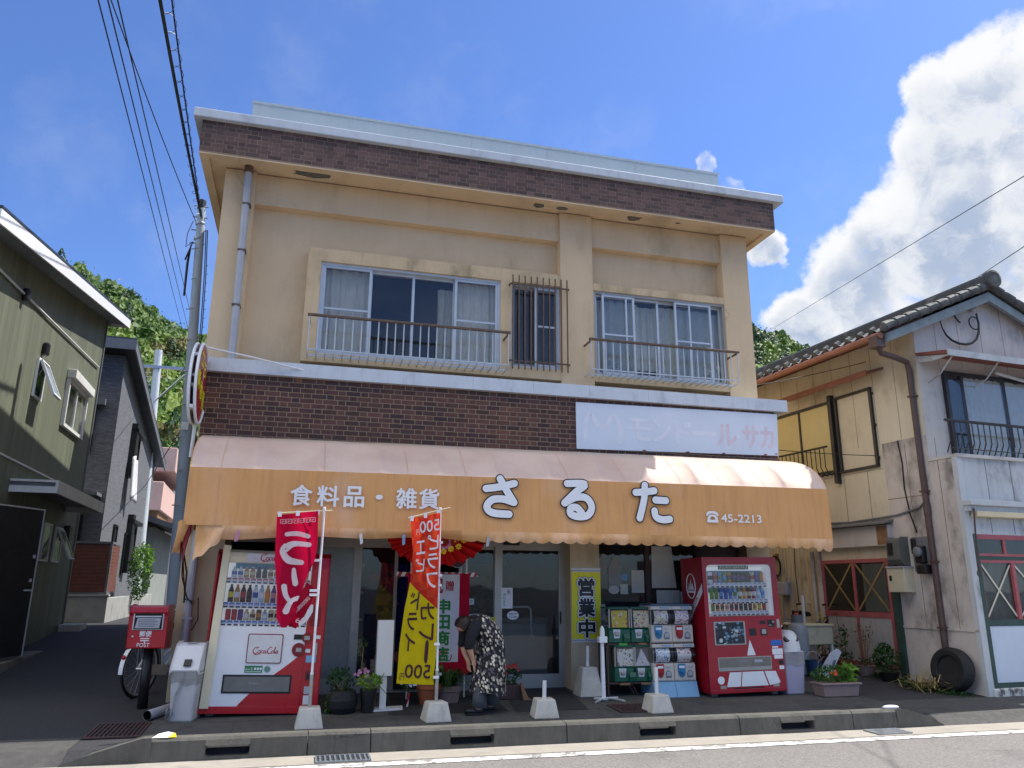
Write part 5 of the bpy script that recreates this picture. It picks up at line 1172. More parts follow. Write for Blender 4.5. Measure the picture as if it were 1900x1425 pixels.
for i, ch in enumerate('ピラフ'): mt(ch, .56, .96, 1.80-.205*i, 1.965-.205*i, 0, .02)
for i, ch in enumerate('エビ'): mt(ch, .14, .46, 1.77-.195*i, 1.92-.195*i, 0, .015)
for i, ch in enumerate('ドライ'): mt(ch, .12, .42, 1.165-.215*i, 1.355-.215*i, 1, .02)
for i, ch in enumerate('カレ'): mt(ch, .50, .92, 1.06-.215*i, 1.235-.215*i, 1, .02)
stroke(mb, [(.76, .80), (.74, .66)], .10, 1, lambda a, b, o_: s2(a, b), lift=0)
mt('500', .20, .90, .46, .60, 1, .02); mt('円', .07, .19, .44, .51, 1)
mb.build('lettering', ['flagwh', 'flagpu'], f2)
pole(f2, 2.30, (-.40, -.05, 2.19), (.10, 0, 2.33), 0, -.02)
for x, z in ((-.355, 2.185), (-.2, 2.225), (-.05, 2.26)): MB().box(x-.018, x+.018, -.062, -.05, z-.03, z+.03).build('loop_tab', 'white', f2)
for z in (1.92, 1.55, 1.44, .80, .45): MB().box(-.045, .018, -.03, -.014, z-.012, z+.016).build('loop_tab', 'white', f2)

# ================================================================== CELEBRATION STAND, FAN, INNER FLAG
ce = thing('celebration_banner', 'white celebration banner in a red border with green shop lettering behind the flag', 'banner', (2.92, -.30, gz(0, -.3)))
mb = MB(); mb.box(-.40, .41, -.004, 0, .29, 1.53); mb.build('border', clothm('border_red', 'b5102e', .2), ce); mb = MB(); mb.box(-.32, .275, -.007, -.0045, .44, 1.52); mb.build('sheet', clothm('banner_white', 'dcdadd', .2), ce)
mb = MB()
put_text(mb, '祝', (-.11, -.010, 1.28), .17, .20, 0, bold=.03); put_text(mb, '贈', (.09, -.010, 1.31), .11, .13, 0, bold=.02)
for i, ch in enumerate('申田商店'): put_text(mb, ch, (-.02, -.010, 1.03-.195*i), .18, .18, 1, bold=.04)
fnc = lambda a, b, o_: (a, -.010-o_, b)
for pts in ([(.03, .50), (.05, .60), (.07, .50)], [(.02, .47), (.09, .48)], [(.09, .56), (.13, .58), (.10, .48), (.17, .46), (.19, .52)], [(.05, .55), (.08, .56)]): stroke(mb, pts, .012, 0, fnc)
put_text(mb, '花輪', (-.09, -.0095, .355), .11, .055, 2, bold=.02); put_text(mb, '置賣', (.03, -.0095, .36), .06, .035, 2); put_text(mb, '中の花', (-.06, -.0095, .31), .12, .022, 0)
mb.build('lettering', [P('crimson_print', 'a3202f', .6), P('green_print', '1f7a2e', .6), 'whited'], ce)
mb = MB()
for cx, cz, r_ in ((-.08, .98, .09), (-.07, .78, .07), (-.09, .65, .08)): mb.prism([(cx+r_*(1+.3*math.cos(k*1.9))*math.cos(k*.524), cz+r_*(1+.3*math.sin(k*2.3))*math.sin(k*.524)) for k in range(12)], 'y', -.0085, -.0072)
mb.build('yellow_motif', 'petaly', ce)
mb = MB()
for x in (-.36, .37): mb.tube([(x, .03, 0), (x, .03, 1.72)], .012, 6)
mb.box(-.55, .52, .01, .02, 1.49, 1.545, 1); mb.box(-.42, .35, .025, .035, 1.70, 1.755, 1); mb.tube([(.0, .02, 1.5), (.0, .02, 1.72)], .012, 6)
m_st, t_, b_, g_ = mat('striped_tape'); xs_ = t_.sep(g_.outputs['Position']); st_ = t_.math('GREATER_THAN', t_.math('FRACT', t_.math('MULTIPLY', t_.math('ADD', xs_[0], t_.math('MULTIPLY', xs_[2], -.5)), 11)), .5)
t_.put(b_.inputs['Base Color'], t_.mix(st_, lin('ddd9d4'), lin('a01f24')))
mb.build('stand', ['whited', m_st], ce)
fn_ = thing('fan_decoration', 'red pleated half round paper fan with flowers hanging under the awning', 'fan decoration', (2.78, -.95, 2.07))
def fanp(u, v):
    a = math.pi*(1+u); r_ = .62*v; pl = .018*math.sin(u*math.pi*46)*(.25+v); return (r_*math.cos(a), -.03-pl+.03*v, r_*math.sin(a)*.60+(.02*math.sin(u*math.pi*23))*v+.0)
mb = MB(); mb.grid(fanp, 184, 5); mb.build('pleated_paper', 'pleat', fn_)
def blossom(mb, c, r_, n, m, m2):
    for k in range(n):
        a = 2*math.pi*k/n; d = Vector((math.cos(a), 0, math.sin(a))); p = Vector((-math.sin(a), 0, math.cos(a))); c_ = Vector(c)
        mb.poly([c_, c_+d*r_*.6+p*r_*.26+Vector((0, -.015, 0)), c_+d*r_+Vector((0, -.005, 0)), c_+d*r_*.6-p*r_*.26+Vector((0, -.015, 0))], m)
    mb.ball(c, r_*.28, m2, 8, (1, .5, 1))
mb = MB(); blossom(mb, (.07, -.09, -.09), .10, 14, 0, 1); blossom(mb, (.07, -.10, -.09), .065, 12, 5, 1)
for x, z in ((.15, -.17), (.245, -.14), (.31, -.06), (.06, -.20), (.27, -.02), (-.32, -.02)): blossom(mb, (x, -.085, z), .045, 8, 2, 3)
for x, z in ((.17, -.03), (.20, -.08), (.13, -.06), (.22, -.03), (-.02, -.04)): blossom(mb, (x, -.09, z), .06, 9, 4, 2)
mb.build('paper_flower', ['petalp', 'leaf', 'petaly', 'wood', 'petalr', 'petalr'], fn_)
# dark blue flag inside the window
nf = thing('banner_flag', 'dark blue banner with pink blossoms hanging inside the shop window', 'flag', (2.32, .42, .4), group='banner flags inside the shop')
mb = MB(); mb.grid(lambda u, v: (-.33+.62*u, .02*math.sin(u*9), 1.35*v), 20, 4); mb.build('cloth', 'navyflag', nf, smooth=True)
mb = MB()
for cx, cz, r_ in ((-.17, 1.16, .07), (.12, 1.18, .08), (.13, .82, .05), (-.28, .28, .07), (.16, .14, .08)):
    mb.prism([(cx+r_*(.75+.25*math.cos(5*k*.3142))*math.cos(k*.3142), cz+r_*(.75+.25*math.cos(5*k*.3142))*math.sin(k*.3142)) for k in range(20)], 'y', -.030, -.026)
for i, ch in enumerate('サービス'): put_text(mb, ch, (-.12, -.03, .98-.19*i), .17, .17, 0, bold=.03)
mb.build('print', 'pinkp', nf)
for z in (1.3, .95, .6, .25): MB().box(-.40, -.31, -.028, -.02, z, z+.03).build('loop_tab', 'whited', nf)
ns = thing('roundel', 'round dark badge behind glass partly hidden by the red fan', 'badge', (3.27, .245, 1.83)); mb = MB(); mb.prism([(.13*math.cos(k*.2618), .13*math.sin(k*.2618)) for k in range(24)], 'y', -.002, 0); mb.build('disc', P('maroon_disc', '5d3040', .5), ns); mb = MB(); mb.tube([(.125*math.cos(k*.2618), -.003, .125*math.sin(k*.2618)) for k in range(25)], .006, 6); mb.build('rim', 'whited', ns); mb = MB(); mb.prism([(-.06, -.01), (.06, .0), (.03, .05), (-.03, .06)], 'y', -.005, -.003); mb.build('motif', 'green', ns)

# ================================================================== THINGS ON THE PAVEMENT
wb = thing('white_sign_box', 'blank white sign box on a thin post with a flat foot plate', 'sign box', (2.21, -.82, gz(0, -.82)), rz=R(4))
MB().box(-.095, .095, -.02, .06, .37, 1.0).build('box', 'white', wb, bevel=.005); MB().box(-.035, .04, -.0, .03, .02, .37).build('post', 'white', wb); mb = MB(); mb.prism([(-.2, -.16), (.22, -.10), (.26, .12), (-.14, .10)], 'z', .004, .022); mb.build('foot_plate', 'white', wb)
# hand sanitiser stand
sa = thing('sanitiser_stand', 'white hand sanitiser stand with a pump bottle beside the yellow sign', 'sanitiser stand', (5.00, -.72, gz(0, -.72)))
mb = MB(); mb.prism([(-.02, .03), (.03, .03), (.018, .72), (-.018, .72)], 'y', -.02, .02); mb.build('post', 'white', sa); mb = MB()
mb.tube([(-.17, -.18, .012), (-.0, .0, .03)], .014, 6); mb.tube([(.23, -.16, .012), (.1, .02, .03)], .014, 6); mb.tube([(-.13, -.02, .03), (.20, -.0, .03)], .016, 6); mb.box(-.03, .04, -.06, .02, .015, .035); mb.build('foot', 'alu', sa)
mb = MB(); mb.box(-.055, .055, -.06, .03, .70, .78); mb.build('bracket', 'white', sa, bevel=.008); mb = MB(); mb.lathe([(.032, .76), (.033, .80), (.03, .87), (.014, .90), (.012, .91)], 12, 0, (0, -.015, 0)); bt = mb.build('pump_bottle', 'white', sa); mb = MB(); mb.lathe([(.014, .91), (.014, .93)], 10, 0, (0, -.015, 0)); mb.tube([(0, -.015, .93), (0, -.015, .965), (.02, -.03, .97), (.035, -.045, .955)], .006, 6); mb.build('pump', 'black', bt)
# litter bins
MAT['bingrey'] = P('bin_grey', 'b3b3b6', .5, var=.07, sc=5, stain=('85837e', .4, 5))
lb_ = thing('litter_bin', 'grey white litter bin with a torn plastic liner left of the tall vending machine', 'litter bin', (.085, -.98, gz(0, -.98)-.005), rz=R(-9), group='litter bins by the vending machines')
mb = MB(); b = mb.add([(-.115, -.15, 0), (.115, -.15, 0), (.115, .15, 0), (-.115, .15, 0), (-.145, -.18, .50), (.145, -.18, .50), (.145, .18, .50), (-.145, .18, .50)])
for q in ((3, 2, 1, 0), (4, 5, 6, 7), (0, 1, 5, 4), (1, 2, 6, 5), (2, 3, 7, 6), (3, 0, 4, 7)): mb.face([b+i for i in q])
mb.build('bin_body', 'bingrey', lb_, bevel=.02, seg=3)
mb = MB(); mb.prism([(-.19, .50), (-.19, .53), (-.05, .76), (.02, .785), (.17, .785), (.19, .53), (.19, .50)], 'x', -.15, .15); ld = mb.build('lid', P('bin_lid', 'cfcfd2', .45, var=.05), lb_, bevel=.022, seg=3)
mb = MB(); mb.prism([(.0, .60), (.075, .60), (.075, .665), (.0, .665)], 'y', -.16, -.10); 
hole = MB(); hole.X = Matrix.Translation((.02, -.168, .60)) @ Matrix.Rotation(R(-31), 4, 'X'); hole.box(-.04, .04, -.008, .004, -.045, .035); hole.build('opening', 'black', ld, bevel=.006)
hole = MB(); hole.box(-.05, .05, -.02, .12, .785, .789); hole.build('label', 'lgrey', ld)
mb = MB()
def bagf(u, v):
    a = 2*math.pi*u; cx = .152*max(-1, min(1, 1.35*math.cos(a))); cy = .19*max(-1, min(1, 1.35*math.sin(a))); k = 1-.07*v+.05*mnoise.noise(Vector((math.cos(a)*3, math.sin(a)*3, v*3)))*v
    return (cx*k, cy*k, .515-(.14+.07*mnoise.noise(Vector((a*1.3, 2, 1))))*v)
mb.grid(bagf, 56, 8); mb.build('liner', 'plastic_bag', lb_, smooth=True)
mb = MB()
def tailf(u, v): return (-.01-.12*v+.03*u*(1-.4*v)+.012*math.sin(v*9), -.19+.02*v-.02*math.sin(v*7+u*4), .50-.47*v)
mb.grid(tailf, 3, 22); mb.grid(lambda u, v: (-.15+.07*u, -.17-.03*math.sin(u*5+v*3), .14-.12*v+.02*math.sin(u*9)), 6, 6); mb.build('torn_plastic', 'plastic_bag', lb_, smooth=True)
rb = thing('litter_bin', 'pale lilac litter bin with two round holes right of the red vending machine', 'litter bin', (7.78, -.62, gz(0, -.62)), group='litter bins by the vending machines')
MAT['lilacbin'] = P('lilac_plastic', 'a6a1b5', .5, var=.05, sc=4)
mb = MB(); b = mb.add([(-.135, -.135, 0), (.135, -.135, 0), (.135, .135, 0), (-.135, .135, 0), (-.165, -.165, .56), (.165, -.165, .56), (.165, .165, .56), (-.165, .165, .56)])
for q in ((3, 2, 1, 0), (4, 5, 6, 7), (0, 1, 5, 4), (1, 2, 6, 5), (2, 3, 7, 6), (3, 0, 4, 7)): mb.face([b+i for i in q])
mb.build('bin_body', 'lilacbin', rb, bevel=.02, seg=3)
mb = MB(); dm = lambda u, v: ((.178*(1-.05*v))*math.cos(2*math.pi*u)*math.cos(v*math.pi/2)**.6, .178*math.sin(2*math.pi*u)*math.cos(v*math.pi/2)**.6, .56+.27*math.sin(v*math.pi/2))
mb.grid(dm, 32, 10); mb.lathe([(.18, .545), (.18, .565)], 32); ld = mb.build('lid', 'whited', rb, smooth=True)
for x in (-.075, .06):
    mb = MB(); mb.X = Matrix.Translation((x, -.125, .715)) @ Matrix.Rotation(R(52), 4, 'X'); mb.lathe([(.043, -.02), (.043, .012)], 16); mb.build('hole', 'black', ld)
mb = MB()
def bag2(u, v):
    a = 2*math.pi*u; cx = .17*max(-1, min(1, 1.3*math.cos(a))); cy = .17*max(-1, min(1, 1.3*math.sin(a))); k = 1.02-.03*v+.05*mnoise.noise(Vector((math.cos(a)*3, math.sin(a)*3, v*3)))*v
    return (cx*k, cy*k, .55-(.17+.05*mnoise.noise(Vector((a*1.3, 2, 1))))*v)
mb.grid(bag2, 56, 8); mb.build('liner', 'plastic_bag', rb, smooth=True)

# postbox
pb = thing('postbox', 'red postbox with a mail slot and white lettering on a black post', 'postbox', (-.46, -.33, gz(0, -.33)), rz=R(-3))
MB().X
mb = MB(); mb.tube([(0, .02, -.02), (0, .02, .70)], .057, 16); mb.build('post', 'black', pb, smooth=True)
Zb = .66
mb = MB(); mb.prism([(-.15, Zb), (-.15, Zb+.36), (-.17, Zb+.40), (-.165, Zb+.455), (.0, Zb+.475), (.19, Zb+.46), (.20, Zb+.02), (.18, Zb)], 'x', -.215, .20); bxo = mb.build('box', 'red', pb, bevel=.015, seg=3)
mb = MB(); mb.box(-.17, .16, -.162, -.148, Zb+.205, Zb+.40, 0); mb.build('slot_frame', 'alu', pb, bevel=.008); mb = MB(); mb.box(-.155, .145, -.166, -.160, Zb+.215, Zb+.39, 0); mb.box(-.145, .135, -.172, -.166, Zb+.345, Zb+.36, 1); mb.prism([(-.14, Zb+.225), (.12, Zb+.225), (.13, Zb+.335), (-.12, Zb+.335)], 'y', -.170, -.167, 2); mb.build('mail_slot', ['dark', 'alu', 'lgrey'], pb)
mb = MB(); 
for i in range(5): mb.box(-.11, .07 + .03*(i % 2), -.1715, -.1705, Zb+.24+.018*i, Zb+.248+.018*i)
mb.build('notice_lines', 'grey', pb)
mb = MB(); put_text(mb, '郵便', (-.085, -.153, Zb+.13), .13, .065, bold=.02)
mb.box(-.07, .025, -.1535, -.150, Zb+.105, Zb+.116); mb.box(-.07, .025, -.1535, -.150, Zb+.083, Zb+.094); mb.box(-.028, -.016, -.1535, -.150, Zb+.06, Zb+.0825)
put_text(mb, 'POST', (-.10, -.153, Zb+.018), .135, .045, bold=.01); mb.build('lettering', 'white', pb)
mb = MB(); mb.lathe([(.012, 0), (.010, .006)], 10); k = mb.build('keyhole', 'alu', pb, loc=(-.155, -.152, Zb+.135)); k.rotation_euler = (R(90), 0, 0)
# pvc pipe, litter
pv = MB(); pv.tube([(-.29, -1.0, gz(0, -1.0)+.055), (.02, -.35, gz(0, -.35)+.055)], .052, 16, 0, False); pv.tube([(-.29, -1.0, gz(0, -1.0)+.055), (.02, -.35, gz(0, -.35)+.055)], .044, 16, 1, False)
pv = pv.build('plastic_pipe', ['lgrey', 'dark'], None, smooth=True); tag(pv, 'grey plastic pipe lying on the ground beside the litter bin', 'pipe')
mb = MB(); mb.poly([(-.02, -2.33, .106), (.12, -2.34, .106), (.15, -2.27, .135), (.10, -2.23, .14), (.02, -2.24, .125)]); mb.poly([(.12, -2.34, .1065), (.19, -2.33, .106), (.17, -2.26, .128), (.15, -2.27, .136)], 1); tag(mb.build('litter', ['white', 'petaly'], None), 'crumpled white and orange wrapper on the kerb end by the alley', 'litter')
mb = MB(); mb.ball((8.0, -2.27, .115), .05, 0, 10, (2.4, .8, .5)); tag(mb.build('white_bag', 'white', smooth=True), 'small white bag lying on the right end of the kerb', 'litter')
# door mat
mb = MB(); b = [(3.72, -1.22), (4.62, -1.22), (4.80, .22), (3.92, .22)]
mb.poly([(x, y, gz(x, y)+.010) for x, y in b]); mb2 = mb.build('door_mat', P('ribbed_mat', '2c2c2e', .95, var=.2, sc=30), None); tag(mb2, 'dark rubber mat leading to the sliding glass door', 'mat', 'mats before the shop')
mb = MB(); mb.poly([(x, y, gz(x, y)+.010) for x, y in [(2.25, -1.15), (3.65, -1.15), (3.65, -.15), (2.3, -.15)]]); tag(mb.build('door_mat', bpy.data.materials['ribbed_mat'], None), 'dark rubber mat under the flower pots and the bending woman', 'mat', 'mats before the shop')

# ================================================================== POT PLANTS
def pot(prof, m, parent, seg=18, sx=1, sy=1):
    mb = MB(); mb.lathe(prof, seg, 0, sx=sx, sy=sy); mb.build('pot', m, parent, smooth=False)
    r_, z = prof[-1]; mb = MB(); mb.lathe([(.001, z-.02), (r_*.9, z-.02)], seg, 0, sx=sx, sy=sy); mb.build('soil', 'soil', parent)
def stems(mb, n, base, top, r_=.004):
    for _ in range(n):
        a = Vector(base())+Vector((0, 0, 0)); b = Vector(top()); c = (a+b)/2+Vector((random.gauss(0, .02), random.gauss(0, .02), 0)); mb.tube([a, c, b], [r_, r_*.8, r_*.5], 5)
def ell(c, r3): 
    def f_():
        while True:
            p = [random.uniform(-1, 1) for _ in range(3)]; q = sum(x*x for x in p)
            if .15 < q < 1: return (c[0]+p[0]*r3[0], c[1]+p[1]*r3[1], c[2]+p[2]*r3[2])
    return f_
def plant(parent, c, r3, n, size, m='leaf', stem=8, base=None, flat=.2, name='foliage', asp=1.6):
    mb = MB(); leafset(mb, n, ell(c, r3), size, flat=flat, asp=asp); mb.build(name, m, parent)
    if stem:
        mb = MB(); bz = base or (c[0], c[1], c[2]-r3[2]); stems(mb, stem, lambda: (bz[0]+random.gauss(0, .02), bz[1]+random.gauss(0, .02), bz[2]), ell(c, (r3[0]*.8, r3[1]*.8, r3[2]*.8))); mb.build('stem', 'wood', parent)
def blooms(parent, pts, r_, m, n=6):
    mb = MB()
    for p in pts:
        for k in range(n):
            a = 6.283*k/n; d = Vector((math.cos(a), -.4, math.sin(a))); q = Vector((-math.sin(a), 0, math.cos(a))); p = Vector(p); mb.poly([p, p+d*r_*.6+q*r_*.3, p+d*r_, p+d*r_*.6-q*r_*.3])
    mb.build('blossom', m, parent)
def at(x, y): return (x, y, gz(x, y)+.005)
t = thing('potted_plant', 'leafy geranium with faded pink blooms in a dark round pot beside the tall vending machine', 'potted plant', at(1.74, -.92), group='potted plants before the shop')
pot([(.13, 0), (.165, .06), (.175, .14), (.155, .21), (.145, .24)], 'rubber', t)
plant(t, (-.03, 0, .34), (.17, .15, .16), 260, .034, 'leafd', 10, (0, 0, .2)); plant(t, (-.14, -.06, .10), (.06, .06, .13), 60, .03, 'leaf', 3, (-.12, 0, .1), name='side_shoot')
mb = MB(); mb.tube([(.1, -.02, .2), (.16, -.03, .30), (.26, -.02, .42)], .006, 6); mb.tube([(.16, -.03, .30), (.20, 0, .42), (.21, .02, .7)], .004, 6); mb.build('bare_stem', 'wood', t)
blooms(t, [(.25+random.gauss(0, .02), -.02, .42+random.gauss(0, .02)) for _ in range(10)], .022, 'petalp')
plant(t, (.21, .05, .70), (.05, .05, .12), 40, .03, 'leafd', 0, name='climbing_shoot')
t = thing('potted_plant', 'pale green geranium in a tall black plastic pot left of the white sign box', 'potted plant', at(2.03, -.95), group='potted plants before the shop')
pot([(.07, 0), (.095, .23), (.1, .235), (.1, .25)], 'black', t); plant(t, (0, 0, .33), (.16, .14, .10), 170, .042, 'leafl', 10, (0, 0, .24), asp=1.1)
mb = MB()
for a, b in (((.1, -.02, .3), (.17, -.03, .42)), ((.12, 0, .28), (.2, -.05, .2)), ((.2, -.05, .2), (.24, -.06, .10))): mb.tube([a, b], .004, 5)
mb.build('trailing_stem', 'leafd', t)
blooms(t, [(-.13+random.gauss(0, .02), -.05, .42+random.gauss(0, .02)) for _ in range(6)], .018, 'petalp')
t = thing('potted_plant', 'broad leaved hydrangea with small blue flowers in a terracotta pot under the yellow flag', 'potted plant', at(2.78, -.62), group='potted plants before the shop')
pot([(.10, 0), (.14, .18), (.155, .185), (.155, .23)], 'terracotta', t); plant(t, (-.02, 0, .36), (.22, .18, .15), 150, .062, 'leaf', 10, (0, 0, .22), asp=1.5)
plant(t, (-.26, -.05, .28), (.10, .1, .12), 120, .026, 'leafd', 4, (-.1, 0, .2), name='side_shoot')
blooms(t, [(-.27+random.gauss(0, .05), -.12, .33+random.gauss(0, .05)) for _ in range(18)]+[(.12+random.gauss(0, .03), -.15, .36) for _ in range(4)], .02, 'petalw')
mb = MB(); mb.tube([(-.27, -.12, .0), (-.25, -.12, .15)], .012, 6); mb.build('striped_stake', m_st, t)
t = thing('potted_plant', 'grassy dark green plant with trailing leaves in a wide brown pot left of the woman', 'potted plant', at(3.04, -.50), group='potted plants before the shop')
pot([(.13, 0), (.15, .12), (.165, .13), (.165, .19)], 'mauve', t)
mb = MB()
for _ in range(170):
    a = random.uniform(0, 6.283); L = random.uniform(.14, .30); h = random.uniform(.06, .22); p0 = Vector((.1*math.cos(a)*random.random(), .1*math.sin(a)*random.random(), .18)); p1 = p0+Vector((math.cos(a)*L*.5, math.sin(a)*L*.5, h)); p2 = p0+Vector((math.cos(a)*L, math.sin(a)*L, h*.4-random.random()*.12)); s_ = Vector((-math.sin(a), math.cos(a), 0))*.006
    mb.poly([p0-s_, p0+s_, p1+s_, p1-s_]); mb.poly([p1-s_, p1+s_, p2, p2])  if False else mb.poly([p1-s_, p1+s_, p2])
mb.build('foliage', 'leafd', t)
t = thing('planter', 'dark rectangular planter of red geraniums behind the bending woman by the door', 'planter', at(3.75, -.42), group='planters of flowers')
mb = MB(); b = mb.add([(-.20, -.09, 0), (.20, -.09, 0), (.20, .09, 0), (-.20, .09, 0), (-.23, -.11, .17), (.23, -.11, .17), (.23, .11, .17), (-.23, .11, .17)])
for q in ((3, 2, 1, 0), (4, 5, 6, 7), (0, 1, 5, 4), (1, 2, 6, 5), (2, 3, 7, 6), (3, 0, 4, 7)): mb.face([b+i for i in q])
mb.build('trough', 'brownpanel', t, bevel=.008); plant(t, (.02, 0, .27), (.24, .13, .12), 240, .034, 'leafd', 8, (0, 0, .17)); blooms(t, [(random.uniform(-.1, .2), -.1, .38+random.gauss(0, .03)) for _ in range(16)], .024, 'petalr')
mb = MB(); mb.prism([(.24, .0), (.36, -.01), (.30, .03), (.22, .20), (.2, .2)], 'y', -.16, -.13); mb.build('leaning_board', 'wood', t)
t = thing('planter', 'mauve plastic trough of leafy plants with an orange bloom beside the lilac bin', 'planter', at(8.30, -.90), group='planters of flowers')
mb = MB(); b = mb.add([(-.26, -.11, 0), (.26, -.11, 0), (.26, .11, 0), (-.26, .11, 0), (-.29, -.13, .16), (.29, -.13, .16), (.29, .13, .16), (-.29, .13, .16)])
for q in ((3, 2, 1, 0), (4, 5, 6, 7), (0, 1, 5, 4), (1, 2, 6, 5), (2, 3, 7, 6), (3, 0, 4, 7)): mb.face([b+i for i in q])
mb.box(-.31, .31, -.15, .15, .15, .175); mb.build('trough', 'mauve', t, bevel=.008)
plant(t, (-.03, .02, .27), (.33, .16, .13), 520, .034, 'leaf', 12, (0, 0, .17)); plant(t, (.22, .0, .28), (.14, .14, .14), 90, .05, 'leafl', 0, name='grass_tuft', asp=2.6); blooms(t, [(-.12+random.gauss(0, .03), -.16, .30+random.gauss(0, .015)) for _ in range(6)], .02, 'orange')
mb = MB(); mb.tube([(-.22, .05, .3), (-.2, .05, .5), (-.12, .05, .58)], .004, 5); mb.tube([(-.2, .05, .5), (-.28, .05, .6)], .003, 5); mb.tube([(-.21, .05, .42), (-.1, .05, .5)], .003, 5); mb.build('bare_twig', 'wood', t)

# ================================================================== BENDING WOMAN
def skin_mesh(verts, edges, sub=2):
    me = bpy.data.meshes.new('sk'); me.from_pydata([v[:3] for v in verts], [], []); 
    me = bpy.data.meshes.new('sk'); me.from_pydata([v[:3] for v in verts], edges, [])
    o = bpy.data.objects.new('sk', me); COL.objects.link(o)
    md = o.modifiers.new('skin', 'SKIN'); md.use_smooth_shade = True
    for i, v in enumerate(verts):
        rr_ = v[3] if isinstance(v[3], (tuple, list)) else (v[3], v[3])
        me.skin_vertices[0].data[i].radius = rr_
    me.skin_vertices[0].data[0].use_root = True
    s_ = o.modifiers.new('sub', 'SUBSURF'); s_.levels = s_.render_levels = sub
    bpy.context.view_layer.update()
    r_ = bpy.data.meshes.new_from_object(o.evaluated_get(bpy.context.evaluated_depsgraph_get()))
    bpy.data.objects.remove(o); return r_
def mesh_obj(name, me, m, parent):
    me.name = name; me.materials.clear(); me.materials.append(MAT[m] if isinstance(m, str) else m)
    me.polygons.foreach_set('use_smooth', [True]*len(me.polygons)); o = bpy.data.objects.new(name, me); COL.objects.link(o); o.parent = parent; return o
PX, PY = 3.32, -1.17; zg_ = gz(PX, PY)+.005
wo = thing('person', 'woman in a black and cream leaf patterned smock bending over the flower pots', 'person', (PX, PY, zg_))
# joints in metres relative to the root: x right, y away from the street, z up
V_ = [(.10, .02, .70, .11), (.06, .02, .80, .105), (-.02, .01, .91, .105), (-.10, .0, .985, .085), (-.165, -.01, 1.005, .045), (-.205, -.02, 1.0, .05), (-.245, -.03, .975, .075), (-.275, -.035, .945, .068), (-.29, -.04, .905, .045)]
E_2 = [(i, i+1) for i in range(8)]
def limb(root, pts):
    k = root
    for p in pts: V_.append(p); E_2.append((k, len(V_)-1)); k = len(V_)-1
    return k
def hand(k, p, dirn, side):
    p = Vector(p); d = Vector(dirn).normalized(); s_ = Vector(side).normalized()
    pm = p+d*.045; V_.append((*pm, (.026, .013))); E_2.append((k, len(V_)-1)); kp = len(V_)-1
    for i, (off, L) in enumerate(((-.027, .052), (-.009, .062), (.009, .058), (.026, .046))):
        a = pm+d*.035+s_*off; b = a+d*L*.55+Vector((-.006, 0, 0)); c = b+d*L*.45+Vector((.012, .0, 0))
        V_.append((*a, .0085)); E_2.append((kp, len(V_)-1)); V_.append((*b, .008)); E_2.append((len(V_)-2, len(V_)-1)); V_.append((*c, .0065)); E_2.append((len(V_)-2, len(V_)-1))
    a = p+d*.02+s_*-.034; b = a+d*.03+s_*-.012; V_.append((*a, .010)); E_2.append((k, len(V_)-1)); V_.append((*b, .008)); E_2.append((len(V_)-2, len(V_)-1))
k = limb(3, [(-.115, -.13, .975, .055), (-.18, -.17, .85, .046), (-.20, -.17, .73, .040), (-.165, -.14, .645, .032), (-.135, -.115, .585, .024)]); hand(k, (-.135, -.115, .585), (.25, .25, -.9), (.5, .8, .3))
k = limb(3, [(-.13, .13, .965, .055), (-.20, .14, .84, .046), (-.215, .13, .73, .040), (-.19, .10, .63, .032), (-.165, .07, .575, .024)]); hand(k, (-.165, .07, .575), (.15, -.2, -.9), (-.4, .8, .2))
limb(0, [(.03, -.08, .64, .08), (-.04, -.10, .40, .055), (-.055, -.12, .20, .05), (-.05, -.12, .07, .04), (-.12, -.13, .035, .036), (-.18, -.135, .028, .028)])
limb(0, [(.13, .08, .64, .085), (.115, .05, .40, .06), (.125, .045, .20, .05), (.13, .045, .07, .04), (.06, .035, .035, .036), (.0, .03, .028, .028)])
body = mesh_obj('body', skin_mesh(V_, E_2), 'skin', wo)
# face: nose, mouth line, eyes and ear as parts of the head
hc = Vector((-.262, -.033, .955))
mb = MB(); mb.ball((-.318, -.047, .925), .010, 0, 8, (1.1, .8, 1.2)); mb.ball((-.225, -.105, .955), .018, 0, 8, (.8, .4, 1.3)); mb.build('face_detail', 'skin', wo, smooth=True)
mb = MB()
for y in (-.075, -.01): mb.ball((-.322, y, .950), .007, 0, 8)
mb.build('eye', 'black', wo, smooth=True); mb = MB(); mb.tube([(-.312, -.06, .897), (-.316, -.045, .895), (-.312, -.025, .896)], .0025, 6); mb.build('mouth', P('lip', '9c5a50', .5), wo)
mb = MB()
def hairf(u, v):
    a = 2*math.pi*u; th = math.pi*.66*v
    d = Vector((math.sin(th)*math.cos(a), math.sin(th)*math.sin(a), math.cos(th))); 
    Rm = Matrix.Rotation(R(28), 3, 'Y'); d = Rm @ d
    k = 1+.05*mnoise.noise(Vector((a*3, th*3, 2)))+.02*math.sin(a*24)
    return (hc.x+.02+d.x*.108*k, hc.y+d.y*.098*k, hc.z+.012+d.z*.108*k)
mb.grid(hairf, 40, 14); 
for _ in range(520):
    a = random.uniform(0, 6.283); t0 = random.uniform(0, .75)
    ps = [Vector(hairf(a/6.2832, t0+.26*k)) for k in range(2)]; c0_ = Vector((hc.x+.02, hc.y, hc.z+.012)); ps = [c0_+(q-c0_)*random.uniform(1.0, 1.08) for q in ps]
    sd_ = (ps[1]-ps[0]).cross(ps[0]-c0_); sd_ = sd_.normalized()*.004 if sd_.length > 1e-6 else Vector((.004, 0, 0)); mb.poly([ps[0]-sd_, ps[0]+sd_, ps[1]+sd_*.3, ps[1]-sd_*.3])
mb.build('hair', 'hair', wo, smooth=True)
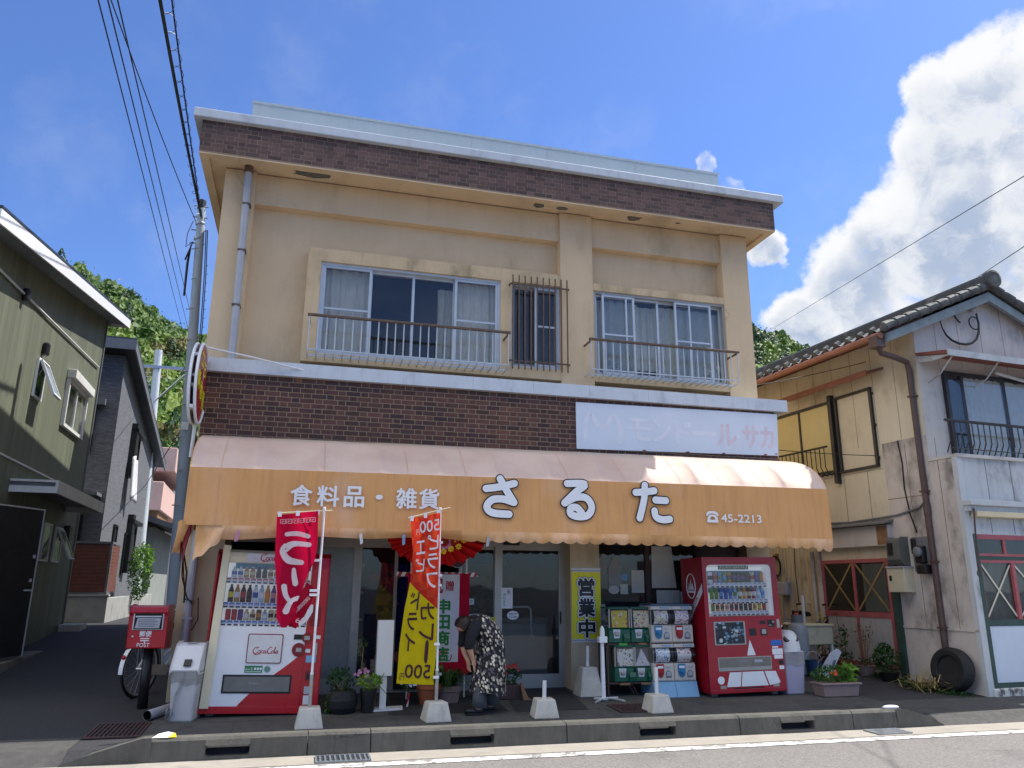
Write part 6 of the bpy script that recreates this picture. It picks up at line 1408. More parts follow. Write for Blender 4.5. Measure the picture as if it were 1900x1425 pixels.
# clothing
slv = lambda pts: MB().tube([p[:3] for p in pts], [p[3] for p in pts], 14)
slv([(-.105, -.10, .99, .065), (-.125, -.135, .965, .074), (-.18, -.172, .855, .064), (-.202, -.172, .735, .058), (-.20, -.17, .715, .052)]).build('sleeve', 'navy', wo, smooth=True)
slv([(-.105, .10, .985, .065), (-.135, .135, .955, .074), (-.20, .142, .845, .064), (-.217, .132, .735, .058), (-.215, .13, .715, .052)]).build('sleeve', 'navy', wo, smooth=True)
MB().tube([(-.09, .0, .985), (-.14, -.005, 1.01), (-.175, -.01, 1.01)], [.10, .078, .06], 16).build('collar', 'navy', wo, smooth=True)
for lg in ([(-.02, -.085, .40, .065), (-.04, -.10, .30, .072), (-.055, -.12, .20, .082), (-.053, -.12, .075, .088), (-.053, -.12, .07, .06)], [(.12, .05, .40, .065), (.12, .047, .30, .074), (.125, .045, .20, .085), (.128, .045, .075, .09), (.128, .045, .07, .06)]):
    slv(lg).build('trouser_leg', 'trouser', wo, smooth=True)
for sx_, sy_ in ((-.105, -.125), (.075, .04)):
    mb = MB(); mb.ball((sx_-.01, sy_, .038), .05, 0, 12, (2.3, .88, .75)); mb.box(sx_-.11, sx_+.095, sy_-.038, sy_+.038, .0, .018); mb.build('shoe', 'shoe', wo, smooth=False)
m_p, t_, b_, g_ = mat('leaf_pattern_cloth'); p_ = g_.outputs['Position']
vr = t_.new('ShaderNodeTexVoronoi'); q_ = t_.vmath('ADD', t_.vmath('ADD', t_.vmath('MULTIPLY', p_, (1.25, 1.0, .85)), t_.vmath('MULTIPLY', t_.comb(t_.sep(p_)[2], 0, 0), (.3, 0, 0))), (3, 1, 2)); t_.put(vr.inputs['Vector'], q_); vr.inputs['Scale'].default_value = 27; vr.inputs['Randomness'].default_value = .85
cs_ = t_.sep(vr.outputs['Color']); pc = t_.mix(t_.math('GREATER_THAN', cs_[0], .42), lin('57535a'), t_.mix(t_.math('GREATER_THAN', cs_[1], .5), lin('d9cfba'), lin('a89f92')))
t_.put(b_.inputs['Base Color'], t_.mix(t_.ramp(vr.outputs['Distance'], .44, .50, 1, 0), lin('17161a'), pc)); b_.inputs['Roughness'].default_value = .85
# smock: rings along the bent back down to the hem
rings_ = [((-.125, .0, .995), .10, .115, 62), ((-.085, .0, 1.005), .115, .165, 58), ((-.02, .0, .965), .135, .185, 50), ((.05, .005, .88), .155, .190, 38), ((.095, .01, .78), .165, .185, 22), ((.10, .01, .68), .175, .185, 8), ((.09, .0, .56), .185, .195, 0), ((.08, -.01, .42), .195, .21, -3), ((.065, -.02, .30), .205, .225, -5), ((.06, -.025, .215), .212, .235, -6)]
mb = MB(); N = 40
for j, (c_, a_, b2, tl_) in enumerate(rings_):
    Rm = Matrix.Rotation(R(-tl_), 3, 'Y')
    ps = []
    for k in range(N):
        an = 2*math.pi*k/N; fl = 1+(.05*math.sin(an*7+j*.3)+.03*math.sin(an*11+1))*max(0, (j-3)/6); d = Rm @ Vector((a_*math.cos(an)*fl, b2*math.sin(an)*fl, 0)); ps.append(Vector(c_)+d+Vector((0, 0, .02*math.sin(an*3+1) if j == 9 else 0)))
    mb.add(ps)
for j in range(len(rings_)-1):
    for k in range(N): l = (k+1) % N; mb.face((j*N+k, j*N+l, (j+1)*N+l, (j+1)*N+k))
mb.face(range(N))
mb.build('smock', m_p, wo, smooth=True)

# ================================================================== BICYCLE, POLES, LEFT HOUSES
def bicycle(x, y, z, rz, label):
    t = thing('bicycle', label, 'bicycle', (x, y, z), rz=rz, rx=0); r_ = .325; wb_ = 1.06
    for cx in (0, wb_):
        mb = MB(); mb.tube([(cx+r_*math.cos(k*.2094), 0, r_+r_*math.sin(k*.2094)) for k in range(31)], .019, 8, 0, False); wh = mb.build('tyre', 'rubber', t, smooth=True)
        mb = MB(); mb.tube([(cx+(r_-.025)*math.cos(k*.2094), 0, r_+(r_-.025)*math.sin(k*.2094)) for k in range(31)], .010, 6, 0, False)
        for k in range(18): a = k*.349; mb.tube([(cx, .02*(-1)**k, r_), (cx+(r_-.03)*math.cos(a), 0, r_+(r_-.03)*math.sin(a))], .0014, 4)
        mb.tube([(cx, -.05, r_), (cx, .05, r_)], .02, 8); mb.build('wheel', 'steel', t)
    mb = MB()
    for k in range(14): pass
    mb.grid(lambda u, v: ((.355)*math.cos(R(60+125*u)), -.028+.056*v, r_+(.355)*math.sin(R(60+125*u))), 20, 2); mb.build('mudguard', 'white', t, solid=.004)
    mb = MB(); mb.ball((-.33, 0, r_+.16), .028, 0, 10, (.7, 1, 1)); mb.build('reflector', 'red', t, smooth=True)
    mb = MB(); A = (.44, 0, .28); S = (.33, 0, .75); Hd = (.86, 0, .82)
    for a, b in ((A, S), (A, (.84, 0, .66)), (A, (0, .04, r_)), (A, (0, -.04, r_)), (S, (0, .04, r_)), (S, (0, -.04, r_)), (Hd, (.90, 0, .62)), ((.90, 0, .62), (wb_, .05, r_)), ((.90, 0, .62), (wb_, -.05, r_)), ((.84, 0, .66), (.40, 0, .42))): mb.tube([a, b], .014, 8)
    mb.tube([Hd, (.83, 0, .98)], .012, 8); mb.tube([(.66, -.27, .98), (.80, -.2, 1.0), (.85, 0, .98), (.80, .2, 1.0), (.66, .27, .98)], .011, 8); mb.build('frame', 'alu', t)
    mb = MB(); mb.tube([(.66, -.27, .98), (.56, -.28, .97)], .017, 8); mb.tube([(.66, .27, .98), (.56, .28, .97)], .017, 8); mb.build('grip', 'black', t)
    mb = MB(); mb.prism([(.20, .80), (.40, .79), (.47, .80), (.45, .83), (.2, .86)], 'y', -.08, .08); mb.build('saddle', 'black', t, bevel=.02)
    mb = MB()
    for z_ in (.75, .83, .91, .99): mb.tube([(.95, -.16, z_), (1.2, -.15, z_), (1.2, .15, z_), (.95, .16, z_), (.95, -.16, z_)], .005, 4)
    for k in range(9): mb.tube([(.95+.028*k, -.155, .74), (.95+.03*k, -.16, .99)], .003, 4); mb.tube([(.95+.028*k, .155, .74), (.95+.03*k, .16, .99)], .003, 4)
    mb.build('basket', 'black', t)
    mb = MB(); mb.prism([(.02, .27), (.42, .23), (.46, .28), (.42, .33), (.02, .36)], 'y', -.07, -.045); mb.build('chain_guard', 'lgrey', t, bevel=.015)
    mb = MB(); mb.tube([(.0, -.06, .30), (.0, -.10, .02), (.06, -.14, .0)], .008, 6); mb.build('kickstand', 'steel', t)
    mb = MB(); mb.box(-.02, .2, -.06, .06, .72, .735); mb.tube([(.0, .05, r_), (-.02, .05, .73)], .006, 5); mb.tube([(.0, -.05, r_), (-.02, -.05, .73)], .006, 5); mb.build('carrier', 'steel', t)
    return t
bicycle(-.64, .36, gz(0, .36), R(63), 'silver bicycle with a white mudguard parked behind the postbox')
def upole(x, y, z, h, r0_, r1_, label, top=True, lean=0.0, name='utility_pole'):
    t = thing(name, label, 'utility pole', (x, y, z), group='utility poles'); mb = MB(); mb.tube([(0, 0, -.2), (lean*.5, 0, h*.5), (lean, 0, h)], [r0_, (r0_+r1_)/2, r1_], 18); mb.build('pole', 'polec', t, smooth=False)
    return t
MAT['polec'] = P('pole_concrete', 'a4b1bb', .75, var=.08, sc=2, bump=.15, streak=.1)
MAT['polew'] = P('pale_pole', 'c4ccd2', .6, var=.06, sc=2, streak=.08)
up = upole(-.66, 2.9, gz(0, 2.9), 7.75, .112, .066, 'tall grey utility pole with cables at its head beside the shop', lean=-.33)
mb = MB(); X0 = -.33
for z in (7.66, 7.45, 7.2, 6.95): mb.tube([(X0-.12, -.02, z), (X0+.12, -.02, z)], .012, 6)
for z in (7.30, 7.02): mb.lathe([(.074, 0), (.08, .02), (.08, .05), (.074, .06)], 16, 0, (X0+.01, 0, z))
for k in range(9): z = 2.4+k*.55; mb.tube([(X0*z/7.75-.12+(.05 if k % 2 else 0), -.09, z), (X0*z/7.75+.01, -.17, z)], .010, 5)
mb.build('step_bolt', 'steel', up)
mb = MB(); mb.lathe([(.068, 0), (.071, .02), (.068, .16), (.06, .17)], 16, 0, (X0, 0, 7.62)); mb.tube([(X0-.09, -.05, 6.9), (X0-.11, -.06, 6.55), (X0-.10, -.06, 5.95)], [.012, .022, .018], 8); mb.tube([(X0-.10, -.06, 7.35), (X0-.17, -.05, 7.1), (X0-.17, -.05, 6.85), (X0-.08, -.05, 6.95)], .007, 6); mb.tube([(X0-.06, -.08, 6.95), (X0-.15, -.08, 6.6)], [.01, .018], 6); mb.build('cable_box', 'black', up)
mb = MB(); mb.box(X0*.5-.055, X0*.5+.055, -.128, -.115, 3.62, 3.75); mb.build('number_plate', 'whited', up)
mb = MB()
for dx_ in (.02, .045): mb.tube([(X0*z/7.75+.135-.006*z+dx_+.01*math.sin(z*2.3), -.07, z) for z in (7.2, 6.4, 5.6, 4.8, 4.0, 3.2, 2.4, 1.4)], .009, 6)
for k in range(18): z = 3.8+k*.16; x = X0*z/7.75+.135-.006*z+.05; mb.tube([(x, -.07, z), (x+.035, -.08, z+.02)], .004, 4)
mb.build('riser_cable', 'black', up)
def cable(pts, r_, label, group='overhead cables', m='black', n=6, sag=0, spiral=0):
    a, b = Vector(pts[0]), Vector(pts[-1]); N = 28
    P_ = [a.lerp(b, k/N)-Vector((0, 0, sag*4*(k/N)*(1-k/N))) for k in range(N+1)]
    mb = MB(); mb.tube(P_, r_, n)
    if spiral:
        Q = []; M_ = 420
        for k in range(M_+1):
            t = k/M_; p = a.lerp(b, t)-Vector((0, 0, sag*4*t*(1-t))); an = 2*math.pi*spiral*t; Q.append(p+Vector((.055*math.cos(an)-.03, 0, .055*math.sin(an)-.02)))
        mb.tube(Q, .0035, 4)
    o = mb.build('power_cable', m); o['label'] = label; o['category'] = 'cable'; o['group'] = group; return o
PT = Vector((-.99, 2.88, 7.75))
cable([PT+Vector((.02, -.05, -.02)), (-.19, -12, 7.3)], .022, 'thick black cable rising from the tall pole head to the top left, the thickest one', sag=.25)
cable([PT+Vector((.03, -.05, -.05)), (.05, -12, 7.45)], .010, 'black cable wound with a loose spiral beside the thickest cable', sag=.22, spiral=46)
cable([PT+Vector((-.05, -.05, -.15)), (-1.15, -12, 7.2)], .007, 'thin wavy cable left of the thick cable, reaching the tall pole head', sag=.3, spiral=0)
for i, (dx_, lb) in enumerate(((0, 'leftmost of three thin parallel wires crossing the sky at the left'), (.062, 'middle of three thin parallel wires crossing the sky at the left'), (.125, 'rightmost of three thin parallel wires crossing the sky at the left'))):
    cable([(-.26+dx_*.7, -11.0, 5.78+.02*i), (-1.25+dx_, -3, 7.2), (-9.2+dx_*9, 62, 18.9-.35*i)], .0085, lb, sag=0)
cable([(11.8+.35*9.5, -2-.5*9.5*.0-.0, 7.8), (25.4, 25, 15.3)], .012, 'thin wire slanting across the white cloud down to the shop roof', sag=.1) if False else None
Aq, Bq = Vector((11.8, -2, 7.8)), Vector((25.4, 25, 15.3)); dq = (Aq-Bq)
cable([Aq+dq*.12, Bq+(Bq-Aq)*.4], .008, 'thin wire slanting across the white cloud down towards the shop', sag=.0)
Aq, Bq = Vector((10.4, -3, 6.0)), Vector((18.8, 6, 9.77)); dq = Aq-Bq
cable([Aq+dq*.15, Bq+(Bq-Aq)*1.5], .007, 'short thin wire at the far right running behind the tiled roof ridge', sag=0)
cable([(8.03, .6, 4.7), (10.36, .2, 5.25)], .006, 'thin wire strung from the shop side to the yellow wall of the old house', sag=.03)
cable([(8.05, .1, 3.6), (10.385, .25, 3.62)], .006, 'thin low wire from the brown tile band to the old house wall', sag=.02)

mb = MB(); mb.tube([(-.10, -1.22, 2.02), (-.14, -.7, 1.55), (-.13, -.16, 1.30), (-.06, -.15, 1.22), (.0, -.16, 1.30), (.02, -.16, 1.05), (-.04, -.15, .92)], .008, 6); mb.tube([(-.12, -1.2, 2.0), (-.17, -.5, 1.7), (-.15, -.16, 1.28), (-.05, -.18, 1.26), (-.13, -.02, 1.25)], .008, 6); mb.tube([(-.15, -1.1, 2.0), (-.165, -.15, 1.6), (-.16, -.14, 1.24)], .012, 6)
tag(mb.build('hanging_cable', 'black'), 'tangle of black cable tied round the drainpipe at the left end of the shop', 'cable')
# ---- green house
g5 = R(2.5)
gh = thing('green_house', 'dark green clad house with a white sloping eave at the left', 'house', (-3.3, 5.1, .0), rz=g5)
GW = P('green_cladding', '59624c', .6, var=.07, sc=2, streak=.22, bump=.25, bs=14)
mt_, t_, b_, g_ = mat('green_boards'); p_ = g_.outputs['Position']; yy = t_.math('MULTIPLY', t_.sep(p_)[1], 7.5); cell = t_.math('FLOOR', yy); wn = t_.new('ShaderNodeTexWhiteNoise', noise_dimensions='2D'); t_.put(wn.inputs['Vector'], t_.comb(cell, t_.math('FLOOR', t_.math('MULTIPLY', t_.sep(p_)[2], .35)), 0))
k_ = t_.math('MULTIPLY', t_.math('ADD', .86, t_.math('MULTIPLY', wn.outputs['Value'], .28)), t_.ramp(t_.noise(t_.vmath('MULTIPLY', p_, (20, 20, .6)), 1.5, 4), .2, .8, .85, 1.15))
t_.put(b_.inputs['Base Color'], t_.mix(1.0, lin('676c5b'), t_.comb(k_, k_, k_), 'MULTIPLY')); b_.inputs['Roughness'].default_value = .6
t_.put(b_.inputs['Normal'], t_.bump(t_.ramp(t_.math('ABSOLUTE', t_.math('SUBTRACT', t_.math('FRACT', yy), .5)), .44, .5, 1, 0), .4, .01))
y0_, y1_ = -5.2, 2.42
def ztop(y): return 5.97+.168*(y+4.5)
mb = MB()
# alley-side wall as a sheet with depth, with window and door openings left dark behind the frames
mb.prism([(y0_, -.2), (y1_, -.2), (y1_, ztop(y1_)), (y0_, ztop(y0_))], 'x', -7.5, 0)
mb.build('wall', mt_, gh)
mb = MB(); mb.prism([(y0_-.6, ztop(y0_-.6)+.12), (y1_+.45, ztop(y1_+.45)+.12), (y1_+.45, ztop(y1_+.45)+.16), (y0_-.6, ztop(y0_-.6)+.16)], 'x', -7.9, .40); rf_ = mb.build('roof', P('roof_metal', '2c3038', .4), gh)
mb = MB(); mb.prism([(y0_-.6, ztop(y0_-.6)-.07), (y1_+.45, ztop(y1_+.45)-.07), (y1_+.45, ztop(y1_+.45)+.115), (y0_-.6, ztop(y0_-.6)+.115)], 'x', .37, .395); mb.box(-7.8, .395, y1_+.425, y1_+.45, ztop(y1_+.45)-.07, ztop(y1_+.45)+.115); mb.build('fascia', 'white', rf_)
mb = MB(); mb.prism([(y0_-.55, ztop(y0_-.55)-.0), (y1_+.42, ztop(y1_+.42)+.0), (y1_+.42, ztop(y1_+.42)+.10), (y0_-.55, ztop(y0_-.55)+.10)], 'x', .003, .37); mb.box(-7.4, .003, y1_+.003, y1_+.42, ztop(y1_)+.02, ztop(y1_)+.1); mb.build('soffit', P('grey_soffit', '6f747a', .7), rf_)
mb = MB(); mb.box(.002, .02, y0_, y1_, 3.26, 3.285); mb.box(.002, .03, y1_-.03, y1_+.02, .3, ztop(y1_)-.02, 1); mb.tube([(.03, -5.0, 5.55), (.03, 2.12, 5.97)], .018, 6); mb.box(.002, .06, y0_, y1_, .2, .34, 1); mb.build('trim', ['whited', 'grey'], gh)
def ghwin(y0, y1, z0, z1, m='white', fw=.06, proud=.07, casing=True, split=None):
    mb = MB()
    mb.box(.003, proud, y0-fw, y0, z0-fw, z1+fw); mb.box(.003, proud, y1, y1+fw, z0-fw, z1+fw); mb.box(.003, proud, y0, y1, z0-fw, z0); mb.box(.003, proud, y0, y1, z1, z1+fw)
    if split: mb.box(.01, proud-.02, split-.02, split+.02, z0, z1)
    wn_ = mb.build('window', m, gh); mb = MB(); mb.box(.004, .012, y0, y1, z0, z1, 0); mb.build('backing', 'dark', wn_); MB().box(.022, .028, y0, y1, z0, z1).build('pane', 'glass', wn_); return wn_
w1_ = ghwin(-.05, 1.42, 4.32, 5.10, split=.66, m='whited'); mb = MB(); mb.box(.003, .16, -.14, 1.52, 5.165, 5.33); mb.build('shutter_box', 'whited', w1_, bevel=.01); mb = MB(); mb.grid(lambda u, v: (.016, .70+.7*u, 4.34+.74*v), 1, 1); mb.build('curtain', 'lace', w1_)
w2_ = ghwin(-2.02, -1.62, 4.40, 4.98, fw=.035, proud=.04)
mb = MB(); mb.box(-.02, .02, -2.04, -2.01, -.62, 0); mb.box(-.02, .02, -1.63, -1.60, -.62, 0); mb.box(-.02, .02, -2.01, -1.63, -.03, 0); mb.box(-.02, .02, -2.01, -1.63, -.62, -.59); mb.box(-.004, .004, -2.01, -1.63, -.59, -.03, 1); c0 = mb.build('open_sash', ['white', 'frost'], w2_, loc=(.06, 0, 4.98)); c0.rotation_euler = (0, R(-24), 0)
ghwin(.10+.0, .60, 1.86, 2.47, fw=.03, proud=.04) if False else None
ghwin(-.10, .36, 1.86, 2.47, fw=.03, proud=.04); wz = ghwin(.74, 1.20, 1.86, 2.45, fw=.03, proud=.04)
mb = MB(); mb.box(-.015, .015, .74, .77, -.6, 0); mb.box(-.015, .015, 1.17, 1.20, -.6, 0); mb.box(-.015, .015, .77, 1.17, -.03, 0); mb.box(-.015, .015, .77, 1.17, -.6, -.57); mb.box(-.004, .004, .77, 1.17, -.57, -.03, 1); c0 = mb.build('open_sash', ['whited', 'glass'], wz, loc=(.05, 0, 2.44)); c0.rotation_euler = (0, R(-24), 0)
mb = MB(); mb.box(.0, .62, -2.3, 1.28, 2.90, 2.96, 0); mb.box(.0, .66, -2.34, 1.32, 2.965, 3.0, 1); mb.box(.62, .66, -2.34, 1.32, 2.80, 2.965, 1); mb.box(.0, .62, -2.34, -2.3, 2.80, 2.9, 1); mb.box(0, .62, 1.28, 1.32, 2.80, 2.9, 1)
hd_ = mb.build('porch_hood', ['grey', 'whited'], gh)
mb = MB(); mb.box(.003, .05, -2.3, -.55, .33, 2.55, 0); mb.build('door', P('dark_door', '1c1f24', .45, var=.15), gh, bevel=.0)
od = MB(); od.box(0, .05, 0, .95, .0, 2.12, 0); od.box(-.01, .06, -.02, .0, -.01, 2.14, 1); od.box(-.01, .06, .95, .97, -.01, 2.14, 1); od.box(-.01, .06, 0, .95, 2.12, 2.14, 1); od.box(.0505, .055, .12, .8, .2, .85, 0); od.box(.0505, .055, .12, .8, 1.0, 1.95, 0)
odo = od.build('open_door', [bpy.data.materials['dark_door'], 'alu'], gh, loc=(.06, -.57, .34)); odo.rotation_euler = (0, 0, R(180-2)); odo.location = (.02, -3.0, .42); odo.rotation_euler = (0, 0, R(-26))
mb = MB(); mb.tube([(.06, .88, .93), (.10, .88, .93), (.10, .74, .93)], .013, 6)
mb.box(.055, .07, .86, .90, 1.05, 1.10); mb.box(.055, .07, .86, .90, 1.4, 1.45); mb.build('door_handle', 'alu', odo)
for q in ((.10, -1.9, -1.78, 5.1, 5.32), (.10, -3.3, -3.18, 5.55, 5.75), (.12, 1.35, 1.6, 2.25, 2.55)): MB().box(.003, *q).build('vent_cowl', 'black', gh, bevel=.03)
mb = MB(); mb.box(.0, .42, -4.6, 1.0, .0, .37); mb.build('entrance_step', P('step_concrete', '77766f', .9, var=.12, sc=3, stain=('45443f', .6, 2)), gh, bevel=.01)
mb = MB(); mb.box(.01, .42, 2.05, 2.6, .2, .66); mb.build('corner_wall', 'concrete', gh, bevel=.01)

# ---- grey house beyond it
GB = 11.0
ghh = thing('grey_house', 'slate grey house with a steep dark gable roof behind the green house', 'house', (-3.72, GB, .55), rz=R(3))
m_gr, t_, b_, g_ = mat('grey_stone_cladding'); p_ = g_.outputs['Position']; nv = t_.noise(t_.vmath('MULTIPLY', p_, (2.5, 2.5, 14)), 3, 5, .65); rowf = t_.math('FRACT', t_.math('MULTIPLY', t_.sep(p_)[2], 6.5))
k_ = t_.ramp(nv, .3, .75, .62, 1.35); k_ = t_.math('MULTIPLY', k_, t_.ramp(rowf, .0, .1, .72, 1)); t_.put(b_.inputs['Base Color'], t_.mix(1.0, lin('6c6e73'), t_.comb(k_, k_, k_), 'MULTIPLY')); b_.inputs['Roughness'].default_value = .7; t_.put(b_.inputs['Normal'], t_.bump(nv, .5, .03))
mb = MB(); mb.prism([(0, -.5), (8.2, -.5), (8.2, 5.2), (4.4, 6.3), (0, 6.75)], 'x', -6, 0); mb.prism([(0, 6.75), (4, 6.75), (0, 6.76)], 'x', -6, -5.9)
mb.build('wall', m_gr, ghh)
mb = MB(); mb.prism([(-.55, 6.90), (8.7, 5.0), (8.7, 5.17), (-.55, 7.1)], 'x', -6.4, .30); rg = mb.build('roof', P('dark_roof', '3a3e45', .45, var=.1), ghh); mb = MB(); mb.prism([(-.56, 6.78), (8.72, 4.88), (8.72, 5.06), (-.56, 6.98)], 'x', .27, .31); mb.box(-6.4, .31, -.58, -.55, 6.78, 7.05); mb.build('fascia', P('fascia_grey', '6d7078', .5), rg)
def ghw2(y0, y1, z0, z1, sh=True, tall=False):
    mb = MB(); mb.box(0.003, .06, y0-.05, y0, z0-.05, z1+.05); mb.box(.003, .06, y1, y1+.05, z0-.05, z1+.05); mb.box(.003, .06, y0, y1, z0-.05, z0); mb.box(.003, .06, y0, y1, z1, z1+.05)
    if sh: mb.box(.003, .16, y0-.5, y0-.05, z0-.3, z1+.3); mb.box(.003, .20, y0-.5, y1+.1, z1+.05, z1+.16)
    w_ = mb.build('window', 'black', ghh); MB().box(.02, .03, y0, y1, z0, z1).build('pane', 'glass', w_); MB().box(.004, .012, y0, y1, z0, z1).build('backing', 'dark', w_)
ghw2(2.9, 3.9, 4.15, 5.1); ghw2(4.3, 5.5, 1.5, 2.6); ghw2(1.6, 2.0, 1.2, 2.4, False); ghw2(3.6, 3.8, 1.2, 2.3, False)
mb = MB(); mb.box(-2.2, -.5, -.05, -.003, 4.15, 5.35, 0); wf_ = mb.build('window', 'black', ghh); MB().box(-2.12, -.58, -.06, -.051, 4.22, 5.28).build('pane', 'glass', wf_); mb = MB(); mb.box(-2.4, -.3, -.18, -.003, 5.36, 5.52); mb.build('hood', 'grey', wf_)
mb = MB(); mb.box(-1.6, -.45, -.05, -.003, 1.2, 2.55, 0); wf_ = mb.build('window', 'black', ghh); MB().box(-1.5, -.55, -.06, -.051, 1.25, 2.5).build('pane', 'glass', wf_); mb = MB(); mb.box(-2.4, -.1, -.65, -.003, 3.0, 3.08); mb.build('hood', 'grey', wf_)
mb = MB(); mb.grid(lambda u, v: (.14+.05*math.sin(u*9)+.08*v, 2.35+.8*u*(.75+.35*v)-.1*v, 4.42-1.2*v+.05*math.sin(u*5)), 14, 12); tw = mb.build('white_futon', clothm('white_cotton', 'e8e8ec', .2), None, smooth=True, solid=.04); tw.location = (-3.72, GB, .55); tw.rotation_euler = (0, 0, R(3)); tag(tw, 'white bedding hanging from the upstairs window of the grey house', 'bedding')
# block wall and brown balcony screen before it
bw_ = thing('block_wall', 'grey concrete block wall below the brown slatted screen', 'wall', (-3.2, 10.2, .5), rz=R(3))
MB().box(-2.6, 0, 0, .16, -.2, .66).build('front_run', P('block_grey', '9a9a96', .9, var=.12, sc=4, stain=('5c5c58', .5, 2.5)), bw_, bevel=.01); MB().box(-.16, .0, .16, 8.5, -.2, .62).build('side_run', bpy.data.materials['block_grey'], bw_, bevel=.01); MB().box(-2.62, .02, -.02, .18, .66, .70).build('coping', 'concrete', bw_)
sc2 = thing('balcony_screen', 'reddish brown slatted screen with grey posts on top of the block wall', 'screen', (-3.2, 10.2, 1.2), rz=R(3))
mb = MB()
for k in range(13): z = .06+k*.085; mb.box(-2.4, -.05, .06, .08, z, z+.079); mb.box(-.09, -.07, .1, 1.3, z, z+.079)
mb.build('slats', P('red_brown_slat', '6d4035', .6, var=.12, sc=8), sc2)
mb = MB()
for x in (-2.42, -.98, -.08): mb.box(x-.02, x+.03, .04, .10, 0, 1.22)
mb.box(-2.4, -.05, .04, .10, 1.18, 1.23); mb.box(-.10, -.05, .1, 1.3, 1.18, 1.23); mb.box(-2.4, -.05, .04, .10, 0, .05); mb.box(-2.38, -.06, .081, .09, .05, 1.18); mb.build('posts', 'grey', sc2)
# second pole with a cross arm
p2 = upole(-4.05, 18.2, .55, 9.0, .17, .125, 'shorter pale utility pole with a cross arm beyond the grey house', lean=-.27); 
p2.children[0].data.materials[0] = MAT['polew']
mb = MB(); X0 = -.27; mb.box(X0-.45, X0+1.3, -.16, -.08, 8.3, 8.4); mb.tube([(X0+.1, -.15, 7.1), (X0+1.1, -.13, 8.28)], .03, 6); mb.build('cross_arm', 'steel', p2)
mb = MB()
for k in range(7): z = 7.2+.15*k; mb.tube([(X0-.42, -.14, z), (X0-.12, -.14, z+.02)], .014, 5)
for k in range(10): z = 1.6+k*.6; mb.tube([(X0*z/8.9-.28+(.3 if k % 2 else 0), -.05, z), (X0*z/8.9+.0, -.1, z)], .015, 5)
mb.build('step_bolt', 'steel', p2)
cable([(-3.75-.2, 18.0, 8.6), (-.9, 2.9, 5.1)], .008, 'slack wire from the shorter pole to the tall pole', sag=.3); cable([(-.85, 2.9, 4.0), (-5.5, 24, 4.9)], .010, 'thin stay wire running down behind the tall pole', sag=0)
# shrub by the grey house
sh_ = thing('shrub', 'bright green feathery shrub at the corner of the grey house', 'shrub', (-3.25, 14.0, .55))
plant(sh_, (0, 0, 1.25), (.34, .42, .85), 800, .06, 'leaf', 6, (0, 0, .1), flat=.1, asp=2.2); plant(sh_, (.08, -.2, 1.6), (.3, .3, .45), 230, .055, 'leafl', 0, name='new_growth', asp=2.2)
# pink building, low grey house, tiled house
MAT['pinkwall'] = P('pink_render', 'd3b0a6', .85, var=.06, sc=1.5, streak=.15, stain=('8c7468', .3, 2))
pk = thing('pink_building', 'pink rendered building with overhanging balconies up the alley', 'building', (-5.1, 24.0, .6), rz=R(3))
MB().box(-6, -.2, 0, 8, 0, 6.4).build('wall', 'pinkwall', pk); mb = MB(); mb.box(-6, .95, -.6, 7, 5.3, 6.3); mb.build('roof_canopy', 'pinkwall', pk, bevel=.03); mb = MB(); mb.box(-6, .62, -.9, 6, 3.7, 4.85); bl = mb.build('balcony', 'pinkwall', pk, bevel=.03)
mb = MB(); mb.box(-.5, .5, -.7, 3, 3.0, 3.69); mb.build('brown_underside', 'wood', pk)
lg = thing('low_grey_house', 'low grey shed house with a dark eave beside the alley steps', 'house', (-4.1, 20.5, .55), rz=R(3)); MB().box(-3, 0, 0, 6, -.2, 2.9).build('wall', P('grey_render', '8f948f', .85, var=.1, sc=2, streak=.2), lg)
mb = MB(); mb.prism([(.95, 2.75), (.95, 2.9), (-2.5, 4.1), (-3, 3.9)], 'y', -.5, 6.2); mb.build('roof', P('slate_roof', '5f656e', .6), lg); MB().box(-.04, .05, -.04, .05, -.1, 2.8).build('corner_post', 'whited', lg, loc=(.62, 0, 0))
th = thing('tiled_house', 'far house with a grey tiled roof closing off the alley', 'house', (-3.3, 32, .6)); MB().box(-2.6, 3.5, 0, 6, -.3, 4.6).build('wall', P('far_wall', '9aa3a6', .8), th)
mb = MB(); mb.grid(lambda u, v: (-3+7*u, -.8+4*v, 4.5+1.7*v+.07*math.sin(u*7*14)), 120, 2); mb.build('roof', P('grey_tile', '59636f', .5), th); mb = MB(); mb.box(-1.2, .6, -.04, 0, 2.9, 4.1, 0); mb.box(-1.1, -.35, -.06, -.04, 3.0, 4.0, 1); mb.box(-.25, .5, -.06, -.04, 3.0, 4.0, 1); mb.build('window', ['whited', 'frost'], th); mb = MB(); mb.box(-.6, 1.2, -.05, 0, .2, 2.3); mb.build('doorway', 'dark', th)
mb = MB(); mb.box(-1.4, 1.4, -3.5, -2.2, .0, .25); mb.box(-1.4, 1.4, -2.2, -1.2, 0, .5); mb.build('step', 'concrete', th)
fp = upole(24.5, 22, .6, 12.2, .17, .12, 'distant utility pole with a transformer and cross arms right of the shop roof'); mb = MB(); mb.box(-1.1, 1.1, -.08, .08, 11.6, 11.75); mb.box(-.8, .8, -.08, .08, 10.9, 11.0); mb.build('cross_arm', 'steel', fp); mb = MB(); mb.lathe([(.3, 0), (.33, .1), (.33, .8), (.25, .95)], 12, 0, (.55, 0, 10.95)); mb.build('transformer', 'grey', fp)
mb = MB()
for x in (-1, -.5, .5, 1): mb.tube([(x, 0, 11.75), (x+.1, .1, 12.0)], .05, 6)
mb.tube([(-1, 0, 11.9), (-.6, 0, 12.5), (0, 0, 12.3), (.6, 0, 12.6), (1, 0, 11.9)], .02, 5); mb.build('insulator', 'black', fp)

